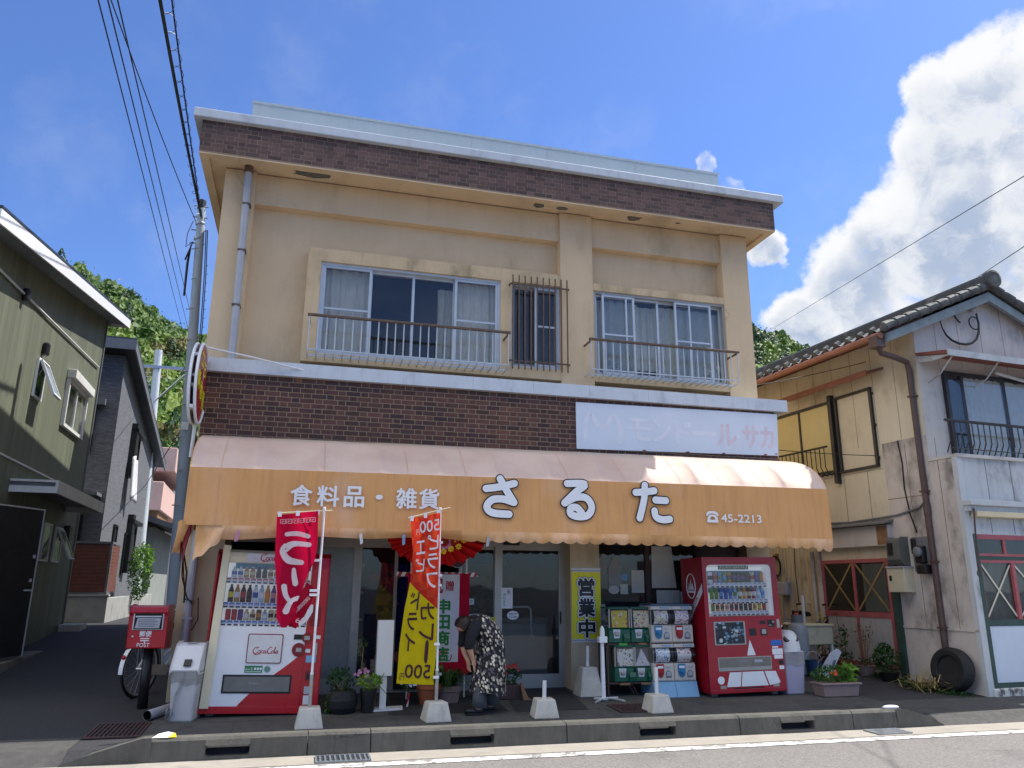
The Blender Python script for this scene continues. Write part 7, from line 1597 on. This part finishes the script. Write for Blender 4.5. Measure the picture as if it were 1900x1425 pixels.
# ================================================================== OLD HOUSE AT THE RIGHT
oh = thing('old_house', 'weathered cream house with tiled gable roof, red framed doors and taped windows at the right', 'house', (10.44, -1.3, 0), rz=R(4))
OX = Matrix.Translation((10.44, -1.3, 0)) @ Matrix.Rotation(R(4), 4, 'Z')
def ohw(lx, ly, z=None):
    p = OX @ Vector((lx, ly, 0)); return (p.x, p.y, gz(p.x, p.y) if z is None else z)
MAT['ohyel'] = P('cream_yellow_boards', 'd0c8b2', .75, var=.06, sc=1.2, streak=.05, stain=('857555', .5, 1.1), bump=.1, bs=20)
MAT['ohpink'] = P('weathered_white_boards', 'c6bdb6', .8, var=.10, sc=1.2, streak=.08, stain=('55514f', .85, 1.5), thr=(.46, .68), bump=.2, bs=25)
MAT['ohwhite'] = P('weathered_white_panel', 'bcc0c2', .7, var=.07, sc=1.6, streak=.10, stain=('66665f', .8, 1.8), bump=.1, thr=(.49, .68))
MAT['gablew'] = P('grey_white_boards', 'c4c0bb', .75, var=.07, sc=1.4, streak=.08, stain=('777573', .65, 1.5))
MAT['oldred'] = P('faded_red_frame', 'a2555a', .6, var=.15, sc=6); MAT['oldgreen'] = P('dark_green_post', '2f4840', .6, var=.15, sc=6); MAT['seam'] = P('seam', '85745a', .9)
Wd = 3.1; RX, RZ = 1.55, 6.33
mb = MB()
zr = lambda lx: RZ-.43*abs(lx-RX)-.05
mb.prism([(0, -.2), (Wd, -.2), (Wd, zr(Wd)), (RX, zr(RX)), (0, zr(0))], 'y', .48, 9.0, 0); mb.build('wall', 'ohyel', oh)
mb = MB(); mb.prism([(0.0, 3.36), (Wd, 3.36), (Wd, zr(Wd)-.02), (RX, zr(RX)-.02), (0.0, zr(0)-.02)], 'y', .462, .48); 
for x in (.45, .95, 1.45, 1.95, 2.45, 2.9): mb.box(x-.0025, x+.0025, .459, .462, 4.95, zr(x)-.04, 1)
mb.build('gable_boards', ['gablew', 'seam'], oh)
mb = MB(); mb.box(-.012, .0, .48, 1.36, -.1, 3.78, 0); mb.box(-.012, .055, .06, .48, -.1, 3.355, 0)
for y in (.32, .9): mb.box(-.015, -.012, y-.004, y+.004, .9, 3.7, 1)
mb.box(-.03, -.012, .0, 1.36, .88, .91, 0); mb.box(-.016, -.012, .5, 1.36, 2.86, 2.87, 1); mb.build('lower_side_boards', ['ohpink', 'seam'], oh)
mb = MB()
for y in [.95+.47*k for k in range(9)]: mb.box(-.003, 0, y-.0025, y+.0025, 3.8, 5.55)
mb.box(-.003, 0, 1.4, 5, 3.38, 3.385)
for y in (1.75, 2.3, 2.8, 3.3): mb.box(-.004, 0, y-.004, y+.004, 2.5, 3.38)
mb.build('board_seam', 'seam', oh)
mb = MB(); mb.grid(lambda u, v: (-.02-.025*math.sin(u*2*math.pi*14), 3.12+2.8*u, .0+2.5*v), 112, 1); mb.build('corrugated_sheet', P('yellowed_corrugated', 'cabb9a', .75, var=.1, sc=2, streak=.3, stain=('5d4b33', .75, 1.6)), oh, smooth=True)
# projecting shop front of the old house
mb = MB(); mb.box(.06, Wd, .0, .48, 2.24, 3.36, 0); mb.box(-.03, .08, -.02, .06, -.05, 3.36, 0); mb.box(-.02, Wd+.05, -.04, .48, 3.36, 3.41, 1)
mb.build('front_bay', ['ohwhite', 'gablew'], oh)
mb = MB(); 
for x in (.55, 1.05, 1.55, 2.05, 2.55): mb.box(x-.004, x+.004, -.004, 0, 2.76, 3.36)
for x in (.5, .95, 1.4): mb.box(x-.004, x+.004, -.004, 0, 2.26, 2.5)
mb.build('board_seam', 'grey', oh)
mb = MB(); mb.box(-.02, Wd, -.16, .0, 2.64, 2.72, 0); mb.box(-.0, Wd, -.10, .0, 2.56, 2.64, 0); mb.box(.10, Wd, -.14, -.02, 2.48, 2.56, 1); mb.build('awning_box', ['ohwhite', P('yellowed_roll', 'cfc3a0', .7, var=.1)], oh, bevel=.008)
mb = MB(); mb.tube([(.06, -.12, 2.60), (.02, -.12, 2.2), (-.02, -.12, 1.72)], .013, 6); mb.tube([(-.02-.03*math.cos(k*.7), -.12, 1.68+.04*math.sin(k*.7)) for k in range(10)], .008, 5); mb.build('crank_rod', 'brownpanel', oh)
mb = MB(); mb.box(.08, .16, -.02, .06, -.02, 2.24, 0); mb.build('corner_post', 'oldgreen', oh)
mb = MB()
mb.box(.16, Wd, .0, .05, 2.17, 2.24, 0); mb.box(.16, Wd, .0, .05, 1.93, 1.965, 0); mb.box(.16, Wd, .004, .046, 1.875, 1.93, 1); mb.box(.16, Wd, .0, .05, 1.835, 1.875, 0); mb.box(.16, Wd, .004, .046, .96, 1.05, 1); mb.box(.16, Wd, .004, .046, .14, .21, 1)
for x in (.70, 1.55, 2.4): mb.box(x-.02, x+.02, .0, .05, 1.965, 2.17, 0)
for x in (.80, 1.6, 2.4): mb.box(x-.03, x+.03, -.01, .05, 1.05, 1.835, 0)
mb.box(.16, .19, .0, .05, 1.05, 1.835, 0); f_ = mb.build('shop_front', ['oldred', 'oldgreen'], oh)
mb = MB(); mb.box(.16, Wd, .02, .026, 1.965, 2.17); mb.box(.16, Wd, .03, .036, 1.05, 1.835); mb.build('pane', 'glassd', f_)
mb = MB()
def xx(a0, a1, z0, z1, y):
    d = .028
    for s_ in (0, 1):
        p, q = ((a0, z0), (a1, z1)) if s_ == 0 else ((a0, z1), (a1, z0)); n = Vector((-(q[1]-p[1]), q[0]-p[0])).normalized()*d/2
        mb.poly([(p[0]+n.x, y-.001*s_, p[1]+n.y), (q[0]+n.x, y-.001*s_, q[1]+n.y), (q[0]-n.x, y-.001*s_, q[1]-n.y), (p[0]-n.x, y-.001*s_, p[1]-n.y)])
for a0, a1 in ((.21, .76), (.85, 1.56), (1.65, 2.36)): xx(a0, a1, 1.09, 1.81, .018)
mb.build('tape_cross', P('pale_tape', 'c9c2ac', .7), f_)
mb = MB(); mb.box(.16, Wd, .01, .04, .21, .96, 0); mb.build('lower_panel', P('pale_blue_board', 'c6d0dc', .6, var=.03, sc=3), oh); mb = MB(); mb.box(.06, Wd, -.05, .3, -.1, .14, 0); mb.build('plinth', P('peeling_white', 'c9c9c6', .9, var=.1, sc=4, stain=('4a4744', .9, 6), thr=(.48, .6)), oh, bevel=.02)
drp = MB(); drp.grid(lambda u, v: (.35+1.2*u, .14+.025*math.sin(u*40), 1.0+.85*v), 60, 2); drp.build('curtain', 'lace', oh, smooth=True); MB().box(.1, Wd, .35, .40, .1, 2.2).build('backing', 'dark', oh)
# upper window, canopy, railing
mb = MB(); mb.box(.46, .52, .40, .47, 3.41, 4.84); mb.box(2.85, 2.91, .40, .47, 3.41, 4.84); mb.box(.52, 2.85, .40, .47, 4.78, 4.84); mb.box(.52, 2.85, .40, .47, 3.42, 3.47)
for x in (.82, 1.72): mb.box(x-.03, x+.03, .405, .45, 3.47, 4.78)
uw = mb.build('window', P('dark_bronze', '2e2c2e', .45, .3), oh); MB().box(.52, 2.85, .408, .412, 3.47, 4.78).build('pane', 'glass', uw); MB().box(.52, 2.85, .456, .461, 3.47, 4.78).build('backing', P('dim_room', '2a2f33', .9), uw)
for a0, a1 in ((.86, 1.28), (1.25, 1.7), (1.76, 2.8)):
    drape(uw, a0, a1, 3.48, 4.76, .438, .006, 7, 'curtain')
mb = MB(); mb.prism([(-.12, 4.93), (.46, 5.06), (.46, 5.10), (-.12, 4.99)], 'x', -.02, Wd, 0); mb.box(-.02, Wd, -.135, -.12, 4.90, 5.0, 1); mb.prism([(-.12, 4.92), (.46, 5.05), (.46, 4.95), (.2, 4.90)], 'x', .02, .05, 1); cn = mb.build('window_canopy', [P('rusty_sheet', '7f4a40', .7, var=.15, sc=6), 'ohwhite'], oh)
mb = MB()
for x in (.15, 1.1): mb.tube([(x, .44, 4.62), (x, .2, 4.70), (x, -.05, 4.92)], .012, 5)
mb.tube([(1.5, .35, 4.9), (2.0, .3, 4.80), (2.6, .3, 4.76)], .03, 8); mb.build('canopy_bracket', 'ohwhite', cn)
mb = MB(); mb.tube([(-.10, .02, 3.92), (Wd, .02, 3.92)], .022, 6)
for k in range(27): x = -.04+.118*k; mb.tube([(x, .02, 3.92), (x, .02, 3.60), (x+.0, .10, 3.44)], .009, 5)
mb.tube([(-.04, .03, 3.5), (Wd, .03, 3.5)], .008, 5); mb.build('balcony_railing', P('dark_bronze2', '3a3a3e', .5, .2), oh)
# roof of wave tiles
def roofz(lx): return RZ-.43*abs(lx-RX)
mb = MB()
for sg in (-1, 1):
    Lr = 2.35
    def fnr(u, v, sg=sg):
        lx = RX+sg*Lr*v; y = .24+9.0*u; wv = .030*math.cos(2*math.pi*u*34); st = .022*((v*9) % 1.0)
        return (lx, y, roofz(lx)+.05+wv-st)
    mb.grid(fnr, 34*8, 54)
MAT['kawara'] = P('weathered_roof_tile', '4a4d4e', .75, var=.2, sc=5, bump=.4, bs=40, stain=('7d7f78', .6, 3.5), thr=(.48, .66))
rf2 = mb.build('roof', 'kawara', oh, smooth=False)
mb = MB()
for sg in (-1, 1):
    for k in range(10):
        a = RX+sg*(2.37-.235*k); b = RX+sg*(2.37-.235*(k+1)-.03*1); z0 = roofz(a)+.055; z1 = roofz(b)+.055
        mb.tube([(a, .25, z0+.012), ((a+b)/2, .25, (z0+z1)/2+.02), (b, .25, z1+.0)], [.078, .07, .06], 10)
        mb.ball((a, .25, z0+.01), .076, 0, 8, (.5, 1, 1))
for k in range(36): y = .30+.26*k; mb.tube([(-.80, y-.03, roofz(-.8)+.06), (-.72, y-.03, roofz(-.72)+.09)], [.055, .045], 8)
mb.build('verge', 'kawara', rf2)
mb = MB(); mb.tube([(RX, .16, RZ+.17), (RX, 9.2, RZ+.17)], .10, 12); mb.box(RX-.11, RX+.11, .22, 9.2, RZ+.02, RZ+.15); mb.lathe([(.001, -.02), (.15, -.02), (.155, .03), (.11, .06)], 18) if False else None
Xs = mb.X; mb.X = Matrix.Translation((RX, .16, RZ+.14)) @ Matrix.Rotation(R(90), 4, 'X'); mb.lathe([(.15, -.08), (.16, .0), (.15, .04), (.11, .05), (.10, .03)], 20); mb.X = Xs
mb.build('ridge', 'kawara', rf2)
mb = MB()
for sg in (-1, 1):
    a, b = RX, RX+sg*2.30; q = [(a, roofz(a)-.05), (b, roofz(b)-.05), (b, roofz(b)-.19), (a, roofz(a)-.21)]
    mb.prism(q, 'y', .27, .33)
mb.build('bargeboard', P('weathered_copper', '7c8a8e', .7, var=.25, sc=3, streak=.2, stain=('4a4f50', .6, 2.5)), oh)
mb = MB()
for sg in (-1, 1): a, b = RX+sg*1.45, RX+sg*2.32; mb.prism([(a, roofz(a)-.06), (b, roofz(b)-.06), (b, roofz(b)-.02), (a, roofz(a)-.02)], 'y', .34, 9.0)
for k in range(19): y = .45+.45*k; mb.prism([(-.68, roofz(-.68)-.14), (.0, roofz(0)-.14), (.0, roofz(0)-.06), (-.68, roofz(-.68)-.06)], 'y', y, y+.05)
mb.build('eaves', P('red_brown_timber', '7c4d3c', .7, var=.15, sc=5), oh)
mb = MB(); mb.tube([(-.84, .30, 5.26), (-.84, 9.0, 5.26)], .055, 10)
for k in range(11): y = .6+.8*k; mb.tube([(-.84, y, 5.20), (-.5, y, 5.36)], .008, 4)
mb.build('gutter', P('copper_gutter', '8a5a45', .5, var=.15, sc=5), oh)
mb = MB(); mb.box(-.90, -.74, .32, .50, 5.08, 5.26); mb.tube([(-.80, .42, 5.12), (-.72, .45, 5.02), (-.35, .52, 5.0), (-.10, .57, 4.97), (-.06, .58, 4.85), (-.06, .58, 2.6), (-.055, .58, .25)], .045, 10)
for z in (4.4, 2.9, 1.85, .9): mb.box(-.11, .0, .52, .64, z, z+.025)
mb.tube([(-.06, .58, 2.72), (-.06, .58, 2.55)], .055, 10); mb.build('downpipe', P('brown_pipe', '54423f', .5, var=.15, sc=6), oh)
# service cable on the gable
mb = MB(); mb.tube([(.55, .42, 5.75), (.58, .415, 5.58), (.64, .41, 5.46), (.74, .405, 5.38), (.88, .40, 5.34), (1.03, .40, 5.34), (1.17, .40, 5.38), (1.28, .40, 5.46), (1.35, .40, 5.58), (1.38, .40, 5.74), (1.36, .40, 5.92)], [.009, .010, .016, .018, .02, .02, .02, .02, .02, .018, .014], 7); mb.tube([(1.28+.11*math.cos(k*.35), .40, 5.74+.11*math.sin(k*.35)) for k in range(20)], .011, 6); mb.tube([(.85, .43, 5.9), (.95, .42, 5.75), (1.0, .42, 5.72)], .014, 5); mb.build('service_cable', 'black', oh)
mb = MB(); mb.ball((1.30, .40, 5.98), .05, 0, 8); mb.box(.98, 1.12, .38, .45, 6.0, 6.04); mb.build('insulator', 'lgrey', oh)
# side window with black frame and shutter box
mb = MB(); mb.box(-.05, -.004, 1.45, 1.50, 3.44, 4.78); mb.box(-.05, -.004, 1.45, 2.36, 4.74, 4.78); mb.box(-.05, -.004, 1.45, 2.36, 3.42, 3.46); mb.box(-.09, -.004, 2.36, 2.44, 3.25, 4.84); mb.box(-.05, -.004, 2.28, 2.32, 3.44, 4.75); mb.box(-.06, -.004, 2.44, 4.2, 4.70, 4.75); mb.box(-.05, -.004, 3.25, 3.29, 3.5, 4.70); mb.box(-.05, -.004, 2.44, 4.2, 3.46, 3.5)
for z in (3.55, 4.1, 4.65): mb.box(-.06, -.004, 1.43, 1.46, z, z+.04)
sw_ = mb.build('window', P('black_frame', '2b2c2c', .5), oh); mb = MB(); mb.box(-.03, -.006, 2.44, 4.2, 3.5, 4.7); mb.build('shutter', P('mustard_shutter', 'cfc38e', .6, var=.05, sc=2), sw_)
mb = MB(); mb.tube([(-.22, 2.40, 3.90), (-.22, 4.3, 3.92)], .018, 6); mb.tube([(-.10, 2.40, 3.42), (-.10, 4.3, 3.42)], .012, 6)
for k in range(15): y = 2.48+.115*k; mb.tube([(-.22, y, 3.9), (-.22, y, 3.55), (-.16, y, 3.42), (-.08, y, 3.40)], .009, 5)
mb.build('side_railing', bpy.data.materials['black_frame'], oh)
mb = MB(); mb.prism([(-.36, 4.90), (0, 5.02), (0, 5.06), (-.36, 4.95)], 'y', 1.15, 3.5, 0); mb.box(-.375, -.36, 1.15, 3.5, 4.87, 4.97, 0); mb.build('side_canopy', bpy.data.materials['red_brown_timber'], oh)
# side door
mb = MB(); zb = .24
for y in (1.50, 2.25, 2.99): mb.box(-.035, .02, y, y+.06, zb, 1.93)
mb.box(-.037, .02, 1.50, 3.05, 1.88, 1.94); mb.box(-.034, .02, 1.56, 2.99, 1.0, 1.09); mb.box(-.037, .02, 1.5, 3.05, zb, zb+.06); sd = mb.build('side_door', bpy.data.materials['faded_red_frame'], oh)
mb = MB(); mb.box(-.018, -.012, 1.56, 2.99, 1.09, 1.88); mb.build('pane', 'glassd', sd); MB().box(-.008, -.003, 1.53, 3.0, 1.05, 1.9).build('backing', P('dim_brown', '26221f', .9), sd); mb = MB(); mb.box(-.026, -.014, 1.56, 2.25, .30, 1.0); mb.box(-.026, -.014, 2.31, 2.99, .30, 1.0); mb.build('lower_panel', P('grey_white_panel', 'a9a6a2', .7, var=.08, sc=3, streak=.15), sd)
mb = MB()
for a0, a1 in ((1.58, 2.24), (2.33, 2.97)):
    d = .035
    for s_ in (0, 1):
        p, q = ((a0, 1.11), (a1, 1.87)) if s_ == 0 else ((a0, 1.87), (a1, 1.11)); n = Vector((-(q[1]-p[1]), q[0]-p[0])).normalized()*d/2; X_ = -.022-.002*s_
        mb.poly([(X_, p[0]+n.x, p[1]+n.y), (X_, q[0]+n.x, q[1]+n.y), (X_, q[0]-n.x, q[1]-n.y), (X_, p[0]-n.x, p[1]-n.y)])
mb.build('tape_cross', P('brown_tape', '8f7a4e', .7), sd)
mb = MB(); mb.grid(lambda u, v: (-.0105+.0015*math.sin(u*60), 1.60+.5*u, 1.1+.76*v), 80, 1); mb.build('curtain', 'lace', sd, smooth=True)
mb = MB(); mb.box(-.06, .0, 1.34, 1.46, .1, 2.2); mb.build('side_post', 'oldgreen', oh)
mb = MB(); mb.box(-.10, .0, 1.36, 3.05, 2.14, 2.46, 0); mb.prism([(-.22, 2.47), (0, 2.52), (0, 2.55), (-.22, 2.5)], 'y', 1.30, 3.3, 1); mb.box(-.101, -.099, 1.37, 1.6, 2.15, 2.45, 2); mb.build('header_board', ['gablew', 'grey', P('rust_patch', '8d6a4c', .9, var=.2, sc=9, stain=('b9aa98', .8, 9))], oh)
mb = MB(); mb.box(-.05, .0, 3.05, 3.14, .1, 2.1); mb.tube([(-.05, 3.25, .1), (-.05, 3.25, 2.1)], .03, 8); mb.build('door_jamb', 'ohpink', oh)
# boxes and meters
mt1 = thing('meter_cover', 'dark grey rounded meter cover mounted above the cream metal box', 'meter cover', (0, 0, 0)); mt1.parent = None
def on_wall(name, label, cat, ly, z):
    p = OX @ Vector((-.012, ly, z)); return thing(name, label, cat, p, rz=R(4))
bpy.data.objects.remove(mt1)
t = on_wall('meter_cover', 'dark grey rounded meter cover above the cream metal box', 'meter cover', 1.20, 2.02); mb = MB(); mb.prism([(-.16, .20), (-.14, .22), (.0, .22), (.0, -.20), (-.10, -.20), (-.18, -.12)], 'y', -.14, .13); mb.build('cover', P('meter_grey', '5f615e', .6, var=.1), t, bevel=.03, seg=3); mb = MB(); mb.box(-.185, -.17, .02, .11, -.05, .14); mb.build('sight_glass', 'black', t)
t = on_wall('electric_meter', 'black electric meter with glass dome beside the brown drainpipe', 'electric meter', .80, 1.98); mb = MB(); mb.box(-.03, 0, -.17, .17, -.26, .26); mb.build('back_board', 'grey', t, bevel=.01); mb = MB(); mb.box(-.12, -.03, -.10, .06, -.14, .12); mb.build('case', 'black', t, bevel=.02); mb = MB(); mb.X = Matrix.Translation((-.12, -.02, .03)) @ Matrix.Rotation(R(-90), 4, 'Y'); mb.lathe([(.075, 0), (.075, .03), (.04, .05)], 14); mb.build('dome', 'grey', t); mb = MB(); mb.box(-.16, -.03, -.16, .02, -.30, -.16); mb.box(-.07, -.03, .08, .16, .0, .24); mb.build('terminal_box', 'black', t, bevel=.015)
t = on_wall('utility_box', 'cream metal utility box with a small dark window below the meter cover', 'utility box', 1.19, 1.60); mb = MB(); mb.box(-.20, 0, -.17, .17, -.19, .18); mb.build('case', P('cream_metal', 'c8c2a8', .55, var=.06, sc=4, stain=('8d7f62', .4, 4)), t, bevel=.008); mb = MB(); mb.box(-.22, 0, -.18, .18, .18, .20); mb.build('lid', 'lgrey', t); MB().box(-.204, -.19, .08, .13, -.02, .06).build('window', 'black', t)
t = on_wall('electric_meter', 'grey square meter with pipes on the yellow wall above the gas cylinder', 'electric meter', 4.05, 1.45); mb = MB(); mb.box(-.16, -.0, -.14, .12, -.12, .12); mb.build('case', 'lgrey', t, bevel=.015); mb = MB(); mb.tube([(-.08, -.18, .10), (-.08, -.18, -.22)], .014, 6); mb.tube([(-.08, -.1, .12), (-.08, -.1, .2), (-.08, -.2, .2), (-.08, -.2, .05)], .014, 6); mb.tube([(-.08, .04, -.12), (-.08, .06, -.6)], .014, 6); mb.build('pipework', 'steel', t)
t = on_wall('hose_coil', 'coil of black hose hanging on the yellow wall', 'hose', 4.25, 1.88); mb = MB()
for j in range(4): mb.tube([(-.04-.012*j, (.10+.01*j)*math.cos(k*.35), -.02+(.17+.012*j)*math.sin(k*.35)) for k in range(19)], .012, 6, 0, False)
mb.build('loops', 'rubber', t); MB().box(-.05, .0, -.02, .02, .10, .22).build('hook', 'wood', t)
for ly, z0, z1, lb in ((3.72, 1.2, 2.35, 'thin dark cable hanging straight down the yellow wall'), (4.9, 1.1, 2.3, 'dark cable on the yellow wall close behind the red vending machine')):
    p = OX @ Vector((-.04, ly, 0)); mb = MB(); mb.tube([(p.x, p.y, z1), (p.x-.02, p.y, (z0+z1)/2), (p.x, p.y, z0)], .008, 5); tag(mb.build('wall_cable', 'black'), lb, 'cable', 'cables on the old house wall')
p = [OX @ Vector((-.02, y, z)) for y, z in ((1.02, 3.78), (.98, 3.4), (1.0, 3.0), (.95, 2.6), (.86, 2.3))]; mb = MB(); mb.tube(p, .012, 6); tag(mb.build('wall_cable', 'black'), 'black cable running down the white boards to the electric meter', 'cable', 'cables on the old house wall')
p = [OX @ Vector((-.03, y, z)) for y, z in ((3.3, 2.60), (2.2, 2.56), (1.2, 2.60), (.75, 2.68), (.58, 2.8))]; mb = MB(); mb.tube(p, .016, 6); tag(mb.build('wall_cable', 'grey'), 'thick grey cable running along above the side door to the drainpipe', 'cable', 'cables on the old house wall')

# ================================================================== CLUTTER BESIDE THE OLD HOUSE
def P_(x, y): return (x, y, gz(x, y))
t = thing('gas_cylinder', 'grey gas cylinder standing behind the lilac bin', 'gas cylinder', P_(8.92, .75)); mb = MB(); mb.lathe([(.15, 0), (.16, .02), (.16, .62), (.14, .72), (.08, .79), (.05, .80)], 18); mb.build('tank', P('cylinder_grey', '8f9394', .5, var=.12, sc=5), t, smooth=True); mb = MB(); mb.lathe([(.09, .79), (.09, .90), (.085, .90)], 14); mb.build('collar', 'grey', t); mb = MB(); mb.lathe([(.02, .8), (.02, .88), (.035, .89), (.03, .93)], 8); mb.build('valve', 'orange', t)
t = thing('sink_table', 'old cream sink cabinet on thin legs behind the planter', 'sink table', P_(9.30, 1.0), rz=R(8)); mb = MB(); mb.box(-.33, .30, -.22, .22, .42, .70); mb.box(-.35, .32, -.24, .24, .70, .74); mb.build('basin', P('cream_enamel', 'bfb79a', .5, var=.06, sc=3, stain=('6f654e', .5, 4)), t, bevel=.015); mb = MB()
for x in (-.30, .27):
    for y in (-.19, .19): mb.box(x-.02, x+.02, y-.02, y+.02, 0, .42)
mb.build('leg', 'whited', t)
bt_ = bicycle(9.45, 1.75, gz(0, 1.75), R(15), 'old bicycle upside among the clutter against the yellow wall')
bt_['label'] = 'old bicycle standing in the clutter against the yellow wall behind the sink cabinet'
t = thing('bucket', 'dark blue bucket under the old sink cabinet', 'bucket', P_(9.02, .55)); mb = MB(); mb.lathe([(.10, 0), (.13, .24), (.14, .25)], 14); mb.build('pail', P('navy_plastic', '25496b', .5), t); mb = MB(); mb.tube([(.14*math.cos(k*.35), 0, .25+.12*math.sin(k*.35)) for k in range(10)], .006, 5); mb.build('handle', 'lgrey', t)
t = thing('folding_frame', 'broken white plastic frame leaning under the sink cabinet', 'plastic frame', P_(9.16, .38), rz=R(-12)); mb = MB(); mb.prism([(-.14, .0), (-.02, .02), (.20, .38), (.16, .42), (.06, .36), (-.14, .10)], 'y', -.02, .02); mb.build('panel', 'whited', t, bevel=.012); mb = MB(); mb.prism([(.02, .14), (.06, .14), (.12, .27), (.07, .26)], 'y', -.024, -.0205); mb.build('cut_out', 'grey', t)
t = thing('wooden_post', 'thin weathered post leaning against the yellow wall', 'post', P_(9.62, 1.55)); mb = MB(); mb.box(-.02, .02, -.02, .02, 0, 1.15); mb.build('stick', 'whited', t, bevel=.004); t.rotation_euler = (R(-3), R(2), 0)
ofs = thing('marigold_pot', 'plastic pot of tall yellow marigolds by the side door, leftmost of its row', 'potted plant', ohw(-.35, 2.85), group='potted plants along the old house')
pot([(.10, 0), (.13, .16), (.135, .18)], 'brownpanel', ofs)
def tall(parent, n, h, sp, m='leafd', sz=.05):
    mb = MB(); ml = MB()
    for _ in range(n):
        x, y = random.uniform(-sp, sp), random.uniform(-sp, sp); hh = h*random.uniform(.75, 1.05); lx, ly = random.gauss(0, .05), random.gauss(0, .04)
        mb.tube([(x, y, .1), (x+lx*.4, y+ly*.4, hh*.5), (x+lx, y+ly, hh)], .005, 5)
        for k in range(26): t_ = random.uniform(.2, 1); r_ = .09*(1.1-t_)+.02; a = random.uniform(0, 6.28); leafset(ml, 1, lambda: (x+lx*t_+r_*math.cos(a), y+ly*t_+r_*math.sin(a), .1+hh*t_*.95), sz, asp=2.2)
    mb.build('stem', 'leafd', parent); ml.build('foliage', m, parent)
tall(ofs, 2, .78, .05); blooms(ofs, [(-.03, -.02, .80), (.0, -.04, .86), (.05, -.02, .76)], .03, 'petaly')
t = thing('marigold_pot', 'plastic pot with a tall leafy stem by the side door, second from the left', 'potted plant', ohw(-.38, 2.30), group='potted plants along the old house'); pot([(.11, 0), (.14, .15), (.15, .17)], 'terracotta', t); tall(t, 2, .85, .05); plant(t, (0, 0, .22), (.16, .14, .08), 130, .03, 'leafd', 0)
t = thing('marigold_pot', 'low pot with thin bare reddish stems by the side door, third from the left', 'potted plant', ohw(-.36, 1.85), group='potted plants along the old house'); pot([(.11, 0), (.14, .13), (.15, .15)], 'mauve', t)
mb = MB()
for _ in range(9):
    a, b = random.gauss(0, .16), random.gauss(0, .06); h = random.uniform(.55, .85); mb.tube([(0, 0, .1), (a*.4, b*.4, h*.6), (a, b, h)], .004, 5); mb.tube([(a*.4, b*.4, h*.6), (a*.4+random.gauss(0, .08), b, h*.85)], .003, 5)
mb.tube([(-.05, 0, .1), (-.09, 0, .5)], .008, 5); mb.build('stem', 'wood', t); plant(t, (0, 0, .62), (.24, .1, .2), 40, .03, 'leafd', 0); plant(t, (0, 0, .2), (.17, .14, .08), 110, .03, 'leafd', 0, name='low_foliage')
t = thing('marigold_pot', 'bushy dark green plant at the foot of the dark green post, rightmost of the row', 'potted plant', ohw(-.40, 1.35), group='potted plants along the old house'); pot([(.11, 0), (.15, .12), (.16, .13)], 'black', t); plant(t, (0, 0, .33), (.22, .2, .22), 330, .045, 'leafd', 8, (0, 0, .13)); tall(t, 2, .55, .08)
mb = MB()
for _ in range(1500):
    ly = random.uniform(.2, 2.6); wd_ = .28+.1*math.sin(ly*3); lx = -.12-abs(random.gauss(0, .5))*wd_-.1; p = OX @ Vector((lx, ly-random.random()*.2, 0)); z = gz(p.x, p.y); leafset(mb, 1, lambda: (p.x, p.y, z+random.uniform(.0, .05)), .025, flat=.2, asp=2)
stuff(tag(mb.build('ground_cover', 'leafd'), 'low green moss and weeds along the foot of the old house wall', 'weeds'))
mb = MB()
hp_ = OX @ Vector((-.42, .62, 0)); hz = gz(hp_.x, hp_.y)
for _ in range(220):
    a = random.uniform(0, 6.28); L = random.uniform(.15, .4); c_ = Vector((hp_.x+random.gauss(0, .13), hp_.y+random.gauss(0, .12), hz+abs(random.gauss(.05, .06)))); d = Vector((math.cos(a), math.sin(a), random.gauss(.1, .35)))*L/2; n = Vector((-math.sin(a), math.cos(a), 0))*.006
    mb.poly([c_-d-n, c_-d+n, c_+d+n, c_+d-n])
tag(mb.build('dry_stalks', 'dry'), 'heap of dry straw stalks beside the old tyre', 'straw heap')
ty = thing('car_tyre', 'old black tyre leaning against the corner of the old house', 'tyre', (10.14, -.98, gz(0, -.98)), rz=R(9), ry=R(8))
mb = MB(); mb.X = Matrix.Translation((0, 0, .315)) @ Matrix.Rotation(R(-90), 4, 'Y')
mb.lathe([(.175, -.085), (.19, -.10), (.25, -.105), (.285, -.085), (.298, -.05), (.298, .05), (.285, .085), (.25, .105), (.19, .10), (.175, .085), (.175, -.085)], 40); mb.build('tyre', 'rubber', ty, smooth=False)
mb = MB(); mb.X = Matrix.Translation((0, 0, .315)) @ Matrix.Rotation(R(-90), 4, 'Y'); mb.lathe([(.178, .06), (.18, .07), (.15, .03), (.10, .02), (.06, .05), (.001, .05)], 24); mb.build('rim', P('black_rim', '232427', .5, var=.2), ty)
